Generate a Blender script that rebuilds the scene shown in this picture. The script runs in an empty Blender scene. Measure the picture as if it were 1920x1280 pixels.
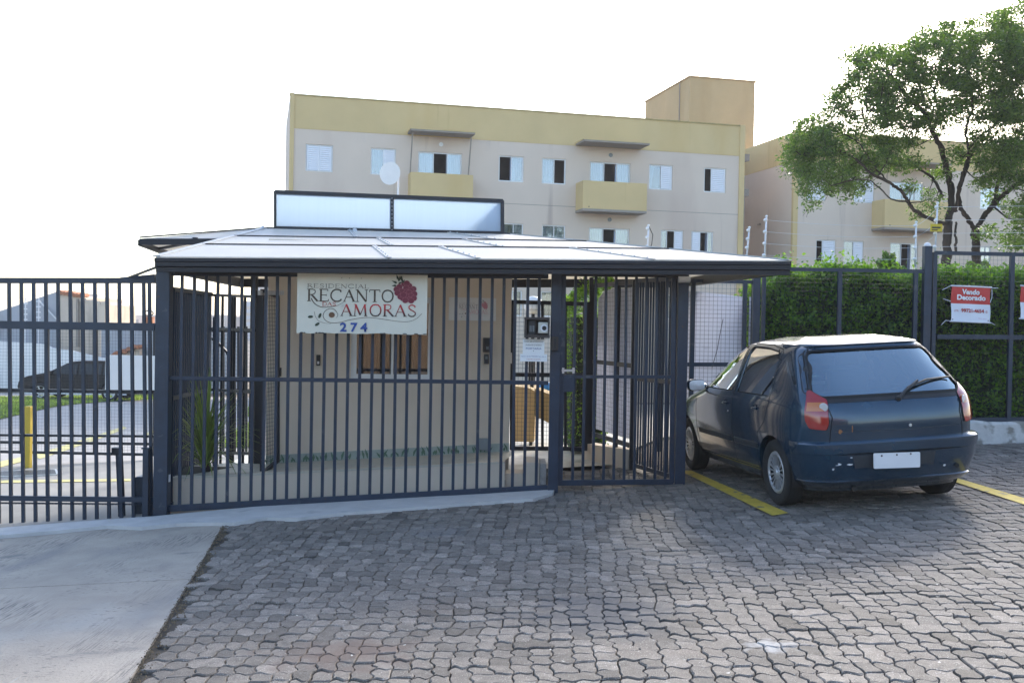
import bpy, bmesh, math, random
from math import sin, cos, pi, radians, sqrt, floor
from mathutils import Vector, Matrix, noise
from mathutils.geometry import delaunay_2d_cdt
random.seed(7)
rnd = random.Random(11)
C = bpy.context.scene.collection
V = Vector

# ---------------------------------------------------------------- camera
EYE = V((0, 0, 1.65))
PITCH, ROLL = radians(0.806), radians(1.03)
FPX, CX, CY = 1920.0, 960.0, 640.0
CAMR = Matrix.Rotation(pi / 2 - PITCH, 3, 'X') @ Matrix.Rotation(ROLL, 3, 'Z')
cam = bpy.data.cameras.new('camera')
cam.lens = 36.0; cam.sensor_width = 36.0
cam.clip_start = 0.05; cam.clip_end = 3000
camo = bpy.data.objects.new('camera', cam)
C.objects.link(camo)
camo.matrix_world = Matrix.Translation(EYE) @ CAMR.to_4x4()
bpy.context.scene.camera = camo

# ---------------------------------------------------------------- light
SUN_AZ, SUN_EL = radians(24), radians(28)
SDIR = V((sin(SUN_AZ) * cos(SUN_EL), cos(SUN_AZ) * cos(SUN_EL), sin(SUN_EL)))
w = bpy.data.worlds.new('World'); bpy.context.scene.world = w; w.use_nodes = True
nt = w.node_tree
sky = nt.nodes.new('ShaderNodeTexSky'); sky.sky_type = 'NISHITA'; sky.sun_disc = False
sky.sun_elevation = SUN_EL; sky.sun_rotation = SUN_AZ
sky.air_density = 1.0; sky.dust_density = 2.5; sky.ozone_density = 1.0; sky.altitude = 500
bg = nt.nodes['Background']; bg.inputs['Strength'].default_value = 0.15
nt.links.new(sky.outputs[0], bg.inputs[0])
sl = bpy.data.lights.new('sun', 'SUN'); sl.energy = 1.5; sl.angle = radians(10); sl.color = (1.0, 0.94, 0.84)
so = bpy.data.objects.new('sun', sl); C.objects.link(so)
so.rotation_euler = SDIR.to_track_quat('Z', 'Y').to_euler()
vs = bpy.context.scene.view_settings
bpy.context.scene.display_settings.display_device = 'sRGB'
vs.view_transform = 'Standard'; vs.look = 'None'; vs.gamma = 1; vs.use_curve_mapping = False
vs.exposure = 1.68
cy = bpy.context.scene.cycles
cy.max_bounces = 8; cy.diffuse_bounces = 3; cy.glossy_bounces = 3; cy.transmission_bounces = 5
cy.transparent_max_bounces = 12; cy.caustics_reflective = False; cy.caustics_refractive = False
cy.sample_clamp_indirect = 6

# ---------------------------------------------------------------- pixel <-> place
def ray(px, py):
    return CAMR @ V(((px - CX) / FPX, -(py - CY) / FPX, -1.0))
def P(px, py, Y):
    d = ray(px, py); return EYE + d * (Y / d.y)
def sstep(a, b, x):
    t = min(1, max(0, (x - a) / (b - a))); return t * t * (3 - 2 * t)
def gz(x, y):
    base = -0.01 + 0.065 * max(-9, min(9, x))
    base *= 1 - 0.8 * sstep(14, 34, y)
    if y < 3: base *= 1 - 0.6 * sstep(0, 30, 3 - y)
    z = base - 0.046 * min(34, max(0, y - 11.5))
    z += -12 * sstep(60, 160, y) + 10 * sstep(260, 480, y)
    return z
def G(px, py):
    d = ray(px, py); lo, hi = 0.5, 90.0
    for _ in range(50):
        m = (lo + hi) / 2; p = EYE + d * (m / d.y)
        if p.z > gz(p.x, p.y): lo = m
        else: hi = m
    p = EYE + d * (lo / d.y); return V((p.x, p.y, gz(p.x, p.y)))
def toplane(px, py, o, n):
    d = ray(px, py); t = (o - EYE).dot(n) / d.dot(n); return EYE + d * t
def proj(p):
    q = CAMR.transposed() @ (V(p) - EYE)
    if q.z > -0.1: return None
    return (CX + q.x / -q.z * FPX, CY - q.y / -q.z * FPX)

# ---------------------------------------------------------------- objects
def tag(o, label=None, cat=None, group=None, kind=None):
    if label: o['label'] = label
    if cat: o['category'] = cat
    if group: o['group'] = group
    if kind: o['kind'] = kind
    return o
def thing(name, loc, label, cat, group=None):
    o = bpy.data.objects.new(name, None); C.objects.link(o); o.location = loc
    o.empty_display_size = 0.1
    return tag(o, label, cat, group)
def wloc(o):
    v = V((0, 0, 0))
    while o is not None:
        v = v + V(o.location); o = o.parent
    return v
def link_mesh(name, me, parent=None, loc=(0, 0, 0)):
    o = bpy.data.objects.new(name, me); C.objects.link(o); o.location = loc
    if parent is not None: o.parent = parent
    return o
def bar_data(p, q, w, h, up):
    p, q = V(p), V(q); d = (q - p).normalized(); up = V(up)
    s = d.cross(up)
    if s.length < 1e-4: s = d.cross(V((1, 0, 0)))
    s.normalize(); u = s.cross(d).normalized()
    r = []
    for a in (p, q):
        for i, j in ((-1, -1), (1, -1), (1, 1), (-1, 1)):
            r.append(a + s * (i * w / 2) + u * (j * h / 2))
    return r
BOXF = [(3, 2, 1, 0), (4, 5, 6, 7), (0, 1, 5, 4), (1, 2, 6, 5), (2, 3, 7, 6), (3, 0, 4, 7)]
class MB:
    def __init__(s): s.v = []; s.f = []; s.t = {}
    def add(s, vs, fs):
        n = len(s.v); s.v += [tuple(v) for v in vs]; s.f += [tuple(i + n for i in f) for f in fs]; return s
    def beam(s, p, q, w, h=None, up=(0, 0, 1)):
        return s.add(bar_data(p, q, w, h or w, up), BOXF)
    def box(s, a, b):
        a, b = V(a), V(b)
        x0, x1 = sorted((a.x, b.x)); y0, y1 = sorted((a.y, b.y)); z0, z1 = sorted((a.z, b.z))
        return s.add([(x0, y0, z0), (x1, y0, z0), (x1, y1, z0), (x0, y1, z0), (x0, y0, z1), (x1, y0, z1), (x1, y1, z1), (x0, y1, z1)],
                     [(3, 2, 1, 0), (4, 5, 6, 7), (0, 1, 5, 4), (1, 2, 6, 5), (2, 3, 7, 6), (3, 0, 4, 7)])
    def prism(s, poly, off):
        """closed prism from 3-D polygon and an offset vector"""
        n = len(poly); poly = [V(p) for p in poly]; off = V(off)
        s.add(poly + [p + off for p in poly],
              [tuple(range(n - 1, -1, -1)), tuple(range(n, 2 * n))] + [(i, (i + 1) % n, n + (i + 1) % n, n + i) for i in range(n)])
        return s
    def tube(s, pts, rad, n=8, cap=True):
        pts = [V(p) for p in pts]
        if not hasattr(rad, '__len__'): rad = [rad] * len(pts)
        rings = []; ref = None
        for i, p in enumerate(pts):
            d = (pts[min(i + 1, len(pts) - 1)] - pts[max(i - 1, 0)]).normalized()
            if ref is None:
                ref = V((0, 0, 1)) if abs(d.z) < 0.9 else V((1, 0, 0))
            a = (ref - d * ref.dot(d)).normalized(); ref = a; b = d.cross(a)
            rings.append([p + (a * cos(2 * pi * k / n) + b * sin(2 * pi * k / n)) * rad[i] for k in range(n)])
        vs = [v for r in rings for v in r]; fs = []
        for i in range(len(rings) - 1):
            for k in range(n):
                fs.append((i * n + k, i * n + (k + 1) % n, (i + 1) * n + (k + 1) % n, (i + 1) * n + k))
        if cap: fs += [tuple(range(n - 1, -1, -1)), tuple(range(len(vs) - n, len(vs)))]
        return s.add(vs, fs)
    def lathe(s, prof, o, ax, n=32):
        """prof = [(radius, along)]"""
        ax = V(ax).normalized(); r0 = V((0, 0, 1)) if abs(ax.z) < .9 else V((1, 0, 0))
        a = (r0 - ax * r0.dot(ax)).normalized(); b = ax.cross(a); o = V(o)
        vs = [o + ax * h + (a * cos(2 * pi * k / n) + b * sin(2 * pi * k / n)) * r for r, h in prof for k in range(n)]
        fs = [(i * n + k, i * n + (k + 1) % n, (i + 1) * n + (k + 1) % n, (i + 1) * n + k) for i in range(len(prof) - 1) for k in range(n)]
        return s.add(vs, fs)
    def poly(s, pts): return s.add(pts, [tuple(range(len(pts)))])
    def mesh(s, name, mat, off=V((0, 0, 0)), smooth=False):
        me = bpy.data.meshes.new(name)
        me.from_pydata([tuple(V(v) - off) for v in s.v], [], s.f)
        if mat: me.materials.append(mat)
        if smooth:
            me.polygons.foreach_set('use_smooth', [True] * len(me.polygons))
        me.update(); return me
    def build(s, name, mat, parent=None, smooth=False, angle=None, local=False):
        off = V((0, 0, 0)); loc = (0, 0, 0)
        if parent is not None and not local: off = wloc(parent)
        elif parent is None and not local and s.v:
            xs = [v[0] for v in s.v]; ys = [v[1] for v in s.v]
            off = V(((min(xs) + max(xs)) / 2, (min(ys) + max(ys)) / 2, min(v[2] for v in s.v))); loc = off
        me = s.mesh(name, mat, off, smooth)
        if angle: me.set_sharp_from_angle(angle=radians(angle))
        return link_mesh(name, me, parent, loc)
def bevel(o, w=0.01, seg=2):
    m = o.modifiers.new('bevel', 'BEVEL'); m.width = w; m.segments = seg; m.limit_method = 'ANGLE'
    return o
def cdt(poly, step, extra=()):
    """triangulated interior of a 2-D polygon with inner grid points"""
    pts = []
    n = len(poly)
    for i in range(n):
        a, b = V(poly[i][:2]), V(poly[(i + 1) % n][:2]); k = max(1, int((b - a).length / step))
        for j in range(k): pts.append(a.lerp(b, j / k))
    m = len(pts); out = list(pts)
    xs = [p.x for p in pts]; ys = [p.y for p in pts]
    def inside(x, y):
        c = False; j = m - 1
        for i in range(m):
            if (pts[i].y > y) != (pts[j].y > y) and x < (pts[j].x - pts[i].x) * (y - pts[i].y) / (pts[j].y - pts[i].y) + pts[i].x: c = not c
            j = i
        return c
    y = min(ys) + step / 2
    while y < max(ys):
        x = min(xs) + step / 2
        while x < max(xs):
            if inside(x, y) and min((V((x, y)) - p).length_squared for p in pts) > (step * .45) ** 2: out.append(V((x, y)))
            x += step
        y += step
    v, e, f, *_ = delaunay_2d_cdt(out, [], [list(range(m))], 1, 1e-6)
    return v, [tuple(t) for t in f]
def drape(name, poly, dz, mat, step=0.6, kind='structure', parent=None, skirt=0.0):
    v, f = cdt(poly, step); mb = MB()
    mb.add([(p.x, p.y, gz(p.x, p.y) + dz) for p in v], f)
    o = mb.build(name, mat, parent)
    if kind: o['kind'] = kind
    return o

# ---------------------------------------------------------------- materials
def lin(r, g, b):
    return tuple(((c / 255) / 12.92 if c / 255 <= .04045 else ((c / 255 + .055) / 1.055) ** 2.4) for c in (r, g, b))
def mat(name, col, rough=.6, metal=0.0, var=0.15, scale=3.0, col2=None, bump=0.0, bscale=40.0, coat=0.0, spots=None, stretch=(1, 1, 1),
        attr=None, spec=0.5, trans=0.0, alpha=1.0, streak=None):
    m = bpy.data.materials.new(name); m.use_nodes = True; n = m.node_tree.nodes; L = m.node_tree.links
    b = n['Principled BSDF']; b.inputs['Roughness'].default_value = rough; b.inputs['Metallic'].default_value = metal
    b.inputs['Specular IOR Level'].default_value = spec
    if coat: b.inputs['Coat Weight'].default_value = coat; b.inputs['Coat Roughness'].default_value = .06
    geo = n.new('ShaderNodeNewGeometry'); mp = n.new('ShaderNodeMapping'); L.new(geo.outputs['Position'], mp.inputs['Vector'])
    mp.inputs['Scale'].default_value = stretch
    ns = n.new('ShaderNodeTexNoise'); ns.inputs['Scale'].default_value = scale; ns.inputs['Detail'].default_value = 7; ns.inputs['Roughness'].default_value = .62
    L.new(mp.outputs[0], ns.inputs['Vector'])
    rp = n.new('ShaderNodeValToRGB'); L.new(ns.outputs['Fac'], rp.inputs['Fac'])
    c1 = tuple(max(0, c * (1 - var)) for c in col) if col2 is None else col
    c2 = tuple(c * (1 + var) for c in col) if col2 is None else col2
    rp.color_ramp.elements[0].position = .3; rp.color_ramp.elements[1].position = .7
    rp.color_ramp.elements[0].color = (*c1, 1); rp.color_ramp.elements[1].color = (*c2, 1)
    out = rp.outputs['Color']
    def mix(fac, a, colr, mode='MIX'):
        x = n.new('ShaderNodeMix'); x.data_type = 'RGBA'; x.blend_type = mode
        if isinstance(fac, float): x.inputs[0].default_value = fac
        else: L.new(fac, x.inputs[0])
        L.new(a, x.inputs[6])
        if isinstance(colr, tuple): x.inputs[7].default_value = (*colr, 1)
        else: L.new(colr, x.inputs[7])
        return x.outputs[2]
    for sp in (spots or []):   # (colour, scale, threshold, softness, stretch)
        mp2 = n.new('ShaderNodeMapping'); L.new(geo.outputs['Position'], mp2.inputs['Vector'])
        mp2.inputs['Scale'].default_value = sp[4] if len(sp) > 4 else (1, 1, 1)
        n2 = n.new('ShaderNodeTexNoise'); n2.inputs['Scale'].default_value = sp[1]; n2.inputs['Detail'].default_value = 6
        L.new(mp2.outputs[0], n2.inputs['Vector'])
        r2 = n.new('ShaderNodeMapRange'); r2.inputs[1].default_value = sp[2]; r2.inputs[2].default_value = sp[2] + sp[3]
        L.new(n2.outputs['Fac'], r2.inputs[0]); fac = r2.outputs[0]
        if len(sp) > 5:
            n3 = n.new('ShaderNodeTexNoise'); n3.inputs['Scale'].default_value = sp[5]; n3.inputs['Detail'].default_value = 3; L.new(geo.outputs['Position'], n3.inputs['Vector'])
            r4 = n.new('ShaderNodeMapRange'); r4.inputs[1].default_value = .48; r4.inputs[2].default_value = .66; L.new(n3.outputs['Fac'], r4.inputs[0])
            mm = n.new('ShaderNodeMath'); mm.operation = 'MULTIPLY'; L.new(fac, mm.inputs[0]); L.new(r4.outputs[0], mm.inputs[1]); fac = mm.outputs[0]
        out = mix(fac, out, sp[0])
    if attr:
        at = n.new('ShaderNodeAttribute'); at.attribute_name = attr
        r3 = n.new('ShaderNodeMapRange'); r3.inputs[3].default_value = .5; r3.inputs[4].default_value = 1.5
        L.new(at.outputs['Fac'], r3.inputs[0])
        cc = n.new('ShaderNodeCombineColor')
        for i in range(3): L.new(r3.outputs[0], cc.inputs[i])
        out = mix(1.0, out, cc.outputs[0], 'MULTIPLY')
    L.new(out, b.inputs['Base Color'])
    if bump:
        nb = n.new('ShaderNodeTexNoise'); nb.inputs['Scale'].default_value = bscale; nb.inputs['Detail'].default_value = 5
        L.new(mp.outputs[0], nb.inputs['Vector'])
        bp = n.new('ShaderNodeBump'); bp.inputs['Strength'].default_value = bump; bp.inputs['Distance'].default_value = .01
        L.new(nb.outputs['Fac'], bp.inputs['Height']); L.new(bp.outputs[0], b.inputs['Normal'])
    if trans: b.inputs['Transmission Weight'].default_value = trans
    if alpha < 1: b.inputs['Alpha'].default_value = alpha
    return m
def glass_mat(name, tint, refl=.5, rough=.02, opac=.25, gcol=(1, 1, 1)):
    """thin pane: part tinted film, part clear, mirror by fresnel"""
    m = bpy.data.materials.new(name); m.use_nodes = True; n = m.node_tree.nodes; L = m.node_tree.links
    for x in list(n):
        if x.type != 'OUTPUT_MATERIAL': n.remove(x)
    out = [x for x in n if x.type == 'OUTPUT_MATERIAL'][0]
    tr = n.new('ShaderNodeBsdfTransparent'); tr.inputs[0].default_value = (*tint, 1)
    df = n.new('ShaderNodeBsdfDiffuse'); df.inputs[0].default_value = (.35, .38, .4, 1)
    m1 = n.new('ShaderNodeMixShader'); m1.inputs[0].default_value = opac; L.new(tr.outputs[0], m1.inputs[1]); L.new(df.outputs[0], m1.inputs[2])
    gl = n.new('ShaderNodeBsdfGlossy'); gl.inputs['Roughness'].default_value = rough; gl.inputs[0].default_value = (*gcol, 1)
    fr = n.new('ShaderNodeFresnel'); fr.inputs[0].default_value = 1.55
    mr = n.new('ShaderNodeMapRange'); L.new(fr.outputs[0], mr.inputs[0]); mr.inputs[3].default_value = refl * .25; mr.inputs[4].default_value = 1
    m2 = n.new('ShaderNodeMixShader'); L.new(mr.outputs[0], m2.inputs[0]); L.new(m1.outputs[0], m2.inputs[1]); L.new(gl.outputs[0], m2.inputs[2])
    L.new(m2.outputs[0], out.inputs[0]); return m
def leaf_mat(name, ca, cb, tr=.45):
    m = bpy.data.materials.new(name); m.use_nodes = True; n = m.node_tree.nodes; L = m.node_tree.links
    for x in list(n):
        if x.type != 'OUTPUT_MATERIAL': n.remove(x)
    out = [x for x in n if x.type == 'OUTPUT_MATERIAL'][0]
    at = n.new('ShaderNodeAttribute'); at.attribute_name = 'tint'
    rp = n.new('ShaderNodeValToRGB'); L.new(at.outputs['Fac'], rp.inputs[0])
    rp.color_ramp.elements[0].color = (*ca, 1); rp.color_ramp.elements[1].color = (*cb, 1)
    df = n.new('ShaderNodeBsdfPrincipled'); df.inputs['Roughness'].default_value = .42; L.new(rp.outputs[0], df.inputs['Base Color'])
    tl = n.new('ShaderNodeBsdfTranslucent')
    mx = n.new('ShaderNodeMix'); mx.data_type = 'RGBA'; mx.blend_type = 'MULTIPLY'; mx.inputs[0].default_value = 1
    L.new(rp.outputs[0], mx.inputs[6]); mx.inputs[7].default_value = (2.6, 2.8, .8, 1); L.new(mx.outputs[2], tl.inputs[0])
    ms = n.new('ShaderNodeMixShader'); ms.inputs[0].default_value = tr
    L.new(df.outputs[0], ms.inputs[1]); L.new(tl.outputs[0], ms.inputs[2]); L.new(ms.outputs[0], out.inputs[0]); return m

M = dict(
    paint=mat('fence_paint', (.013, .025, .048), .42, var=.25, scale=6, bump=.08, bscale=60, spots=[((.06, .032, .018), 22, .70, .04), ((.05, .06, .075), 9, .66, .06)]),
    dark=mat('dark_steel', (.006, .008, .014), .45, var=.2),
    fascia=mat('gutter_black', (.006, .007, .012), .5, var=.25, scale=5),
    roof=mat('white_sheet', (.80, .79, .76), .5, var=.05, scale=2, spots=[((.5, .48, .43), 3, .62, .2, (1, 3, 1))]),
    white=mat('white_paint', (.74, .74, .73), .5, var=.05),
    plaster=mat('beige_plaster', (.69, .585, .465), .85, var=.06, scale=1.3, bump=.25, bscale=120, spots=[((.58, .49, .38), 1.6, .58, .25, (1, 1, .4))]),
    coping=mat('pale_coping', (.58, .52, .42), .8, var=.1, scale=6, bump=.2, bscale=80),
    facade=mat('facade_render', (.66, .545, .44), .9, var=.05, scale=.35, bump=.1, bscale=20, spots=[((.55, .43, .35), .5, .55, .25, (1, 1, .25)), ((.50, .40, .33), 2.2, .64, .12, (1, 1, .06))]),
    yellow=mat('yellow_render', (.63, .47, .23), .9, var=.06, scale=.5, bump=.1, bscale=20, spots=[((.58, .40, .16), .6, .55, .3, (1, 1, .2)), ((.50, .36, .16), 2.4, .64, .12, (1, 1, .05))]),
    ochre=mat('ochre_render', (.49, .35, .18), .9, var=.08, scale=.5, bump=.1, bscale=20, spots=[((.38, .25, .1), .5, .55, .3, (1, 1, .15))]),
    slab=mat('slab_concrete', (.30, .26, .22), .9, var=.12, scale=2, bump=.2),
    concrete=mat('drive_concrete', (.38, .33, .275), .85, var=.14, scale=2.5, bump=.7, bscale=60, spots=[((.15, .14, .125), 110, .52, .06, (1, .05, 1), 1.3), ((.14, .13, .12), 45, .60, .05, (.5, 1, 1), 2.1), ((.38, .355, .32), 50, .62, .06, (1, .06, 1), 1.7), ((.21, .20, .18), 3.2, .66, .1, (.5, 1, 1)), ((.16, .15, .135), 30, .70, .03), ((.24, .225, .21), 2.2, .55, .2, (1, .35, 1)), ((.43, .41, .38), .6, .58, .2)]),
    asphalt=mat('asphalt', (.40, .375, .35), .9, var=.12, scale=2, bump=.4, bscale=80),
    yard=mat('yard_concrete', (.30, .285, .26), .88, var=.14, scale=.9, bump=.2, bscale=40),
    earth=mat('earth', (.16, .13, .10), .95, var=.2, scale=.4, bump=.3, bscale=20),
    joint=mat('joint_dirt', (.065, .055, .044), .97, var=.4, scale=5, bump=.5, bscale=120),
    paver=mat('paver_concrete', (.172, .149, .127), .8, var=.3, scale=16, bump=.55, bscale=150, attr='tint',
              spots=[((.155, .12, .095), 1.1, .60, .2), ((.13, .13, .135), .8, .62, .15), ((.42, .40, .37), 150, .61, .05), ((.06, .055, .05), 120, .63, .05), ((.07, .065, .06), 3.2, .66, .1)]),
    cement=mat('white_cement', (.50, .49, .475), .85, var=.12, scale=4, bump=.5, bscale=35, spots=[((.40, .39, .38), 5, .6, .15)]),
    tile=mat('floor_tile', (.50, .46, .38), .45, var=.15, scale=7),
    paintyel=mat('road_yellow', (.55, .40, .05), .7, var=.2, scale=8, spots=[((.16, .14, .11), 9, .62, .05)]),
    yard_line=mat('faded_line', (.62, .55, .22), .8, var=.1, scale=3, spots=[((.33, .31, .27), 6, .56, .1)]),
    yelpaint=mat('bollard_yellow', (.50, .35, .03), .55, var=.1, scale=6, spots=[((.2, .12, .04), 7, .66, .1)]),
    brick=mat('old_plaster', (.60, .50, .40), .9, var=.12, scale=.7, spots=[((.24, .2, .17), .8, .56, .2, (1, 1, .3))]),
    greywall=mat('grey_render', (.40, .41, .44), .9, var=.1, scale=.5, spots=[((.15, .15, .16), .7, .56, .2, (1, 1, .3))]),
    whitewall=mat('white_wall', (.80, .78, .75), .9, var=.06, scale=.5, spots=[((.42, .41, .39), .8, .6, .2, (1, 1, .25))]),
    clay=mat('clay_tile', (.40, .16, .08), .85, var=.25, scale=3),
    bark=mat('bark', (.055, .042, .034), .95, var=.35, scale=6, bump=.6, bscale=14, stretch=(1, 1, .3)),
    leaf=leaf_mat('tree_leaf', (.034, .07, .022), (.12, .185, .05), .36),
    hleaf=leaf_mat('hedge_leaf', (.03, .08, .02), (.19, .31, .05), .45),
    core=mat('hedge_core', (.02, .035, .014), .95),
    grass=mat('lawn', (.12, .17, .035), .95, var=.3, scale=5, bump=.6, bscale=60),
    dryleaf=leaf_mat('strap_leaf', (.10, .13, .05), (.24, .32, .11), .3),
    glass=glass_mat('window_glass', (.72, .78, .82), .6, .02, .12),
    darkglass=glass_mat('dim_glass', (.3, .33, .36), .8, .03, .06),
    interior=mat('room_shade', (.03, .027, .025), .9),
    curtain=mat('curtain_cloth', (.70, .78, .92), .9, var=.1, scale=9, stretch=(3, 3, .4)),
    curtain_blue=mat('curtain_blue', (.24, .29, .40), .9, var=.12, scale=9, stretch=(3, 3, .4)),
    curtain_purple=mat('curtain_purple', (.28, .20, .48), .9),
    shutter=mat('white_shutter', (.78, .79, .82), .45, var=.03),
    rubber=mat('rubber', (.018, .018, .019), .85, var=.2, scale=12, bump=.2),
    black=mat('black_plastic', (.012, .012, .013), .4),
    brown=mat('brown_metal', (.035, .026, .022), .5),
    grey=mat('grey_plastic', (.22, .25, .26), .6),
    steel=mat('zinc_steel', (.5, .5, .5), .35, .9, var=.1, scale=20),
    galv=mat('white_rod', (.68, .68, .70), .4, var=.05),
)

def translucent(m, col, f):
    pn = m.node_tree; oo = [x for x in pn.nodes if x.type == 'OUTPUT_MATERIAL'][0]
    tl = pn.nodes.new('ShaderNodeBsdfTranslucent'); tl.inputs[0].default_value = (*col, 1)
    ms = pn.nodes.new('ShaderNodeMixShader'); ms.inputs[0].default_value = f
    pn.links.new(pn.nodes['Principled BSDF'].outputs[0], ms.inputs[1]); pn.links.new(tl.outputs[0], ms.inputs[2]); pn.links.new(ms.outputs[0], oo.inputs[0])
translucent(M['roof'], (.95, .88, .76), .45)
# ================================================================ ground and paving
def grid_sheet(name, x0, x1, y0, y1, nx, ny, dz, m, fx=lambda t: t, fy=lambda t: t):
    vs = []; fs = []
    for j in range(ny + 1):
        for i in range(nx + 1):
            x = x0 + (x1 - x0) * fx(i / nx); y = y0 + (y1 - y0) * fy(j / ny)
            vs.append((x, y, gz(x, y) + dz))
    for j in range(ny):
        for i in range(nx):
            a = j * (nx + 1) + i; fs.append((a, a + 1, a + nx + 2, a + nx + 1))
    o = MB().add(vs, fs).build(name, m, smooth=True); o['kind'] = 'structure'; return o
grid_sheet('ground', -700, 700, -300, 1500, 150, 190, -0.075, M['earth'],
           fx=lambda t: .5 + .5 * (2 * t - 1) * abs(2 * t - 1) ** 1.6 , fy=lambda t: .1667 + (t - .3) * abs(t - .3) ** 1.4 * (1.37 if t > .3 else .9))

# concrete drive at the left, in front of the sliding gate
E0 = G(418, 984); E1 = G(240, 1280); ed = (E1 - E0)
def edge_x(y): return E0.x + ed.x * (y - E0.y) / ed.y
joint_lines = [(G(0, 1105), G(352, 1081))]
seam_y0 = (joint_lines[0][0].y + joint_lines[0][1].y) / 2
def slab(name, poly, top, m, parent=None, thick=.07, step=.4):
    v, f = cdt(poly, step); n = len(v); mb = MB()
    mb.add([(p.x, p.y, gz(p.x, p.y) + top + .004 * noise.noise(V((p.x * 1.5, p.y * 1.5, 0)))) for p in v], f)
    # skirt
    cnt = {}
    for t in f:
        for a, b in zip(t, t[1:] + t[:1]): cnt[(a, b)] = 1
    bd = [(a, b) for a, b in cnt if (b, a) not in cnt]
    for a, b in bd:
        A, B = V(mb.v[a]), V(mb.v[b]); mb.add([A, B, B - V((0, 0, thick)), A - V((0, 0, thick))], [(3, 2, 1, 0)])
    o = mb.build(name, m, parent); return o
YF = 9.62   # where the white cement strip begins, at the left
dw = slab('concrete_driveway', [(edge_x(seam_y0) , seam_y0 + .006), (edge_x(9.5), 9.5), (-6.2, 9.32), (-7.5, 9.3), (-7.5, seam_y0 - .10)], 0.0, M['concrete'])
dw['kind'] = 'structure'
d2 = slab('concrete_slab', [(edge_x(1.0), 1.0), (edge_x(seam_y0), seam_y0 - .006), (-7.5, seam_y0 - .112), (-7.5, 1.0)], 0.0, M['concrete'], dw)

def stain_shade(m, c0, rx, ry, col, sc):
    n = m.node_tree.nodes; L = m.node_tree.links; b = n['Principled BSDF']; src = b.inputs['Base Color'].links[0].from_socket
    g_ = n.new('ShaderNodeNewGeometry'); mp = n.new('ShaderNodeMapping'); mp.vector_type = 'TEXTURE'; mp.inputs['Location'].default_value = (c0.x, c0.y, 0); mp.inputs['Scale'].default_value = (rx, ry, 100)
    L.new(g_.outputs['Position'], mp.inputs[0]); vl = n.new('ShaderNodeVectorMath'); vl.operation = 'LENGTH'; L.new(mp.outputs[0], vl.inputs[0])
    ns = n.new('ShaderNodeTexNoise'); ns.inputs['Scale'].default_value = sc; ns.inputs['Detail'].default_value = 8; L.new(g_.outputs['Position'], ns.inputs['Vector'])
    ad = n.new('ShaderNodeMath'); ad.operation = 'MULTIPLY_ADD'; L.new(ns.outputs['Fac'], ad.inputs[0]); ad.inputs[1].default_value = 2.2; L.new(vl.outputs['Value'], ad.inputs[2])
    mr = n.new('ShaderNodeMapRange'); mr.inputs[1].default_value = 2.0; mr.inputs[2].default_value = 1.4; mr.inputs[4].default_value = .85; L.new(ad.outputs[0], mr.inputs[0])
    mx = n.new('ShaderNodeMix'); mx.data_type = 'RGBA'; L.new(mr.outputs[0], mx.inputs[0]); L.new(src, mx.inputs[6]); mx.inputs[7].default_value = (*col, 1); L.new(mx.outputs[2], b.inputs['Base Color'])
stain_shade(M['paver'], G(1445, 1209), .17, .11, (.42, .41, .40), 14)
stain_shade(M['paver'], G(630, 1225), .5, .35, (.15, .105, .085), 5)
stain_shade(M['paver'], G(1130, 1150), .6, .5, (.085, .085, .09), 4)  # canopy shadow darkened into the paver colour
# wavy interlocking pavers ------------------------------------------------------
CW, RD = 0.101, 0.131
def lat(u, v):
    """lattice point -> ground x, y with slow irregularity"""
    x = u * CW; y = 2.0 + v * RD
    a = radians(-2.2)
    X = x * cos(a) - y * sin(a) - .15; Y = x * sin(a) + y * cos(a)
    X += .045 * noise.noise(V((x * .9, y * .9, 3))) + .012 * noise.noise(V((x * 6, y * 6, 9)))
    Y += .05 * noise.noise(V((x * .8, y * .8, 7))) + .016 * noise.noise(V((x * 6, y * 6, 5)))
    return X, Y
rr = random.Random(5)
def uc(c, r): return c + .42 * noise.noise(V((c * .09, r * .31, 1.5))) + .20 * noise.noise(V((c * 1.7, r * 1.3, 8.5)))
def vc(c, r): return r + .20 * noise.noise(V((c * .6, r * 1.1, 4.5)))
WAVE = [0, .08, .12, .07, 0, -.07, -.12, -.08]
ZIG = [0, .085, .10, -.02, -.10, -.085]
def amp(u, v): return .8 + 1.2 * noise.noise(V((u * .8, v * 1.7, 2.2)))
def edge_h(c0, c1, r):          # left to right, without the last corner
    out = []; n = 8
    for c in range(c0, c1):
        a, b, va, vb = uc(c, r), uc(c + 1, r), vc(c, r), vc(c + 1, r); m = amp(c, r)
        out += [(a + (b - a) * k / n, va + (vb - va) * k / n + WAVE[k] * m) for k in range(n)]
    return out
def edge_v(c, r0, r1):
    out = []; n = 6
    for r in range(r0, r1):
        a, b, va, vb = uc(c, r), uc(c, r + 1), vc(c, r), vc(c, r + 1); m = amp(c + 50, r)
        out += [(a + (b - a) * k / n + ZIG[k] * m, va + (vb - va) * k / n) for k in range(n)]
    return out
def paver_outline(c, r, wc, wr):
    bot = edge_h(c, c + wc, r); right = edge_v(c + wc, r, r + wr)
    top = edge_h(c, c + wc, r + wr) + [(uc(c + wc, r + wr), vc(c + wc, r + wr))]; left = edge_v(c, r, r + wr) + [(uc(c, r + wr), vc(c, r + wr))]
    return bot + right + top[::-1][:-1] + left[::-1][:-1]
used = set(); pav = []
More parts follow.
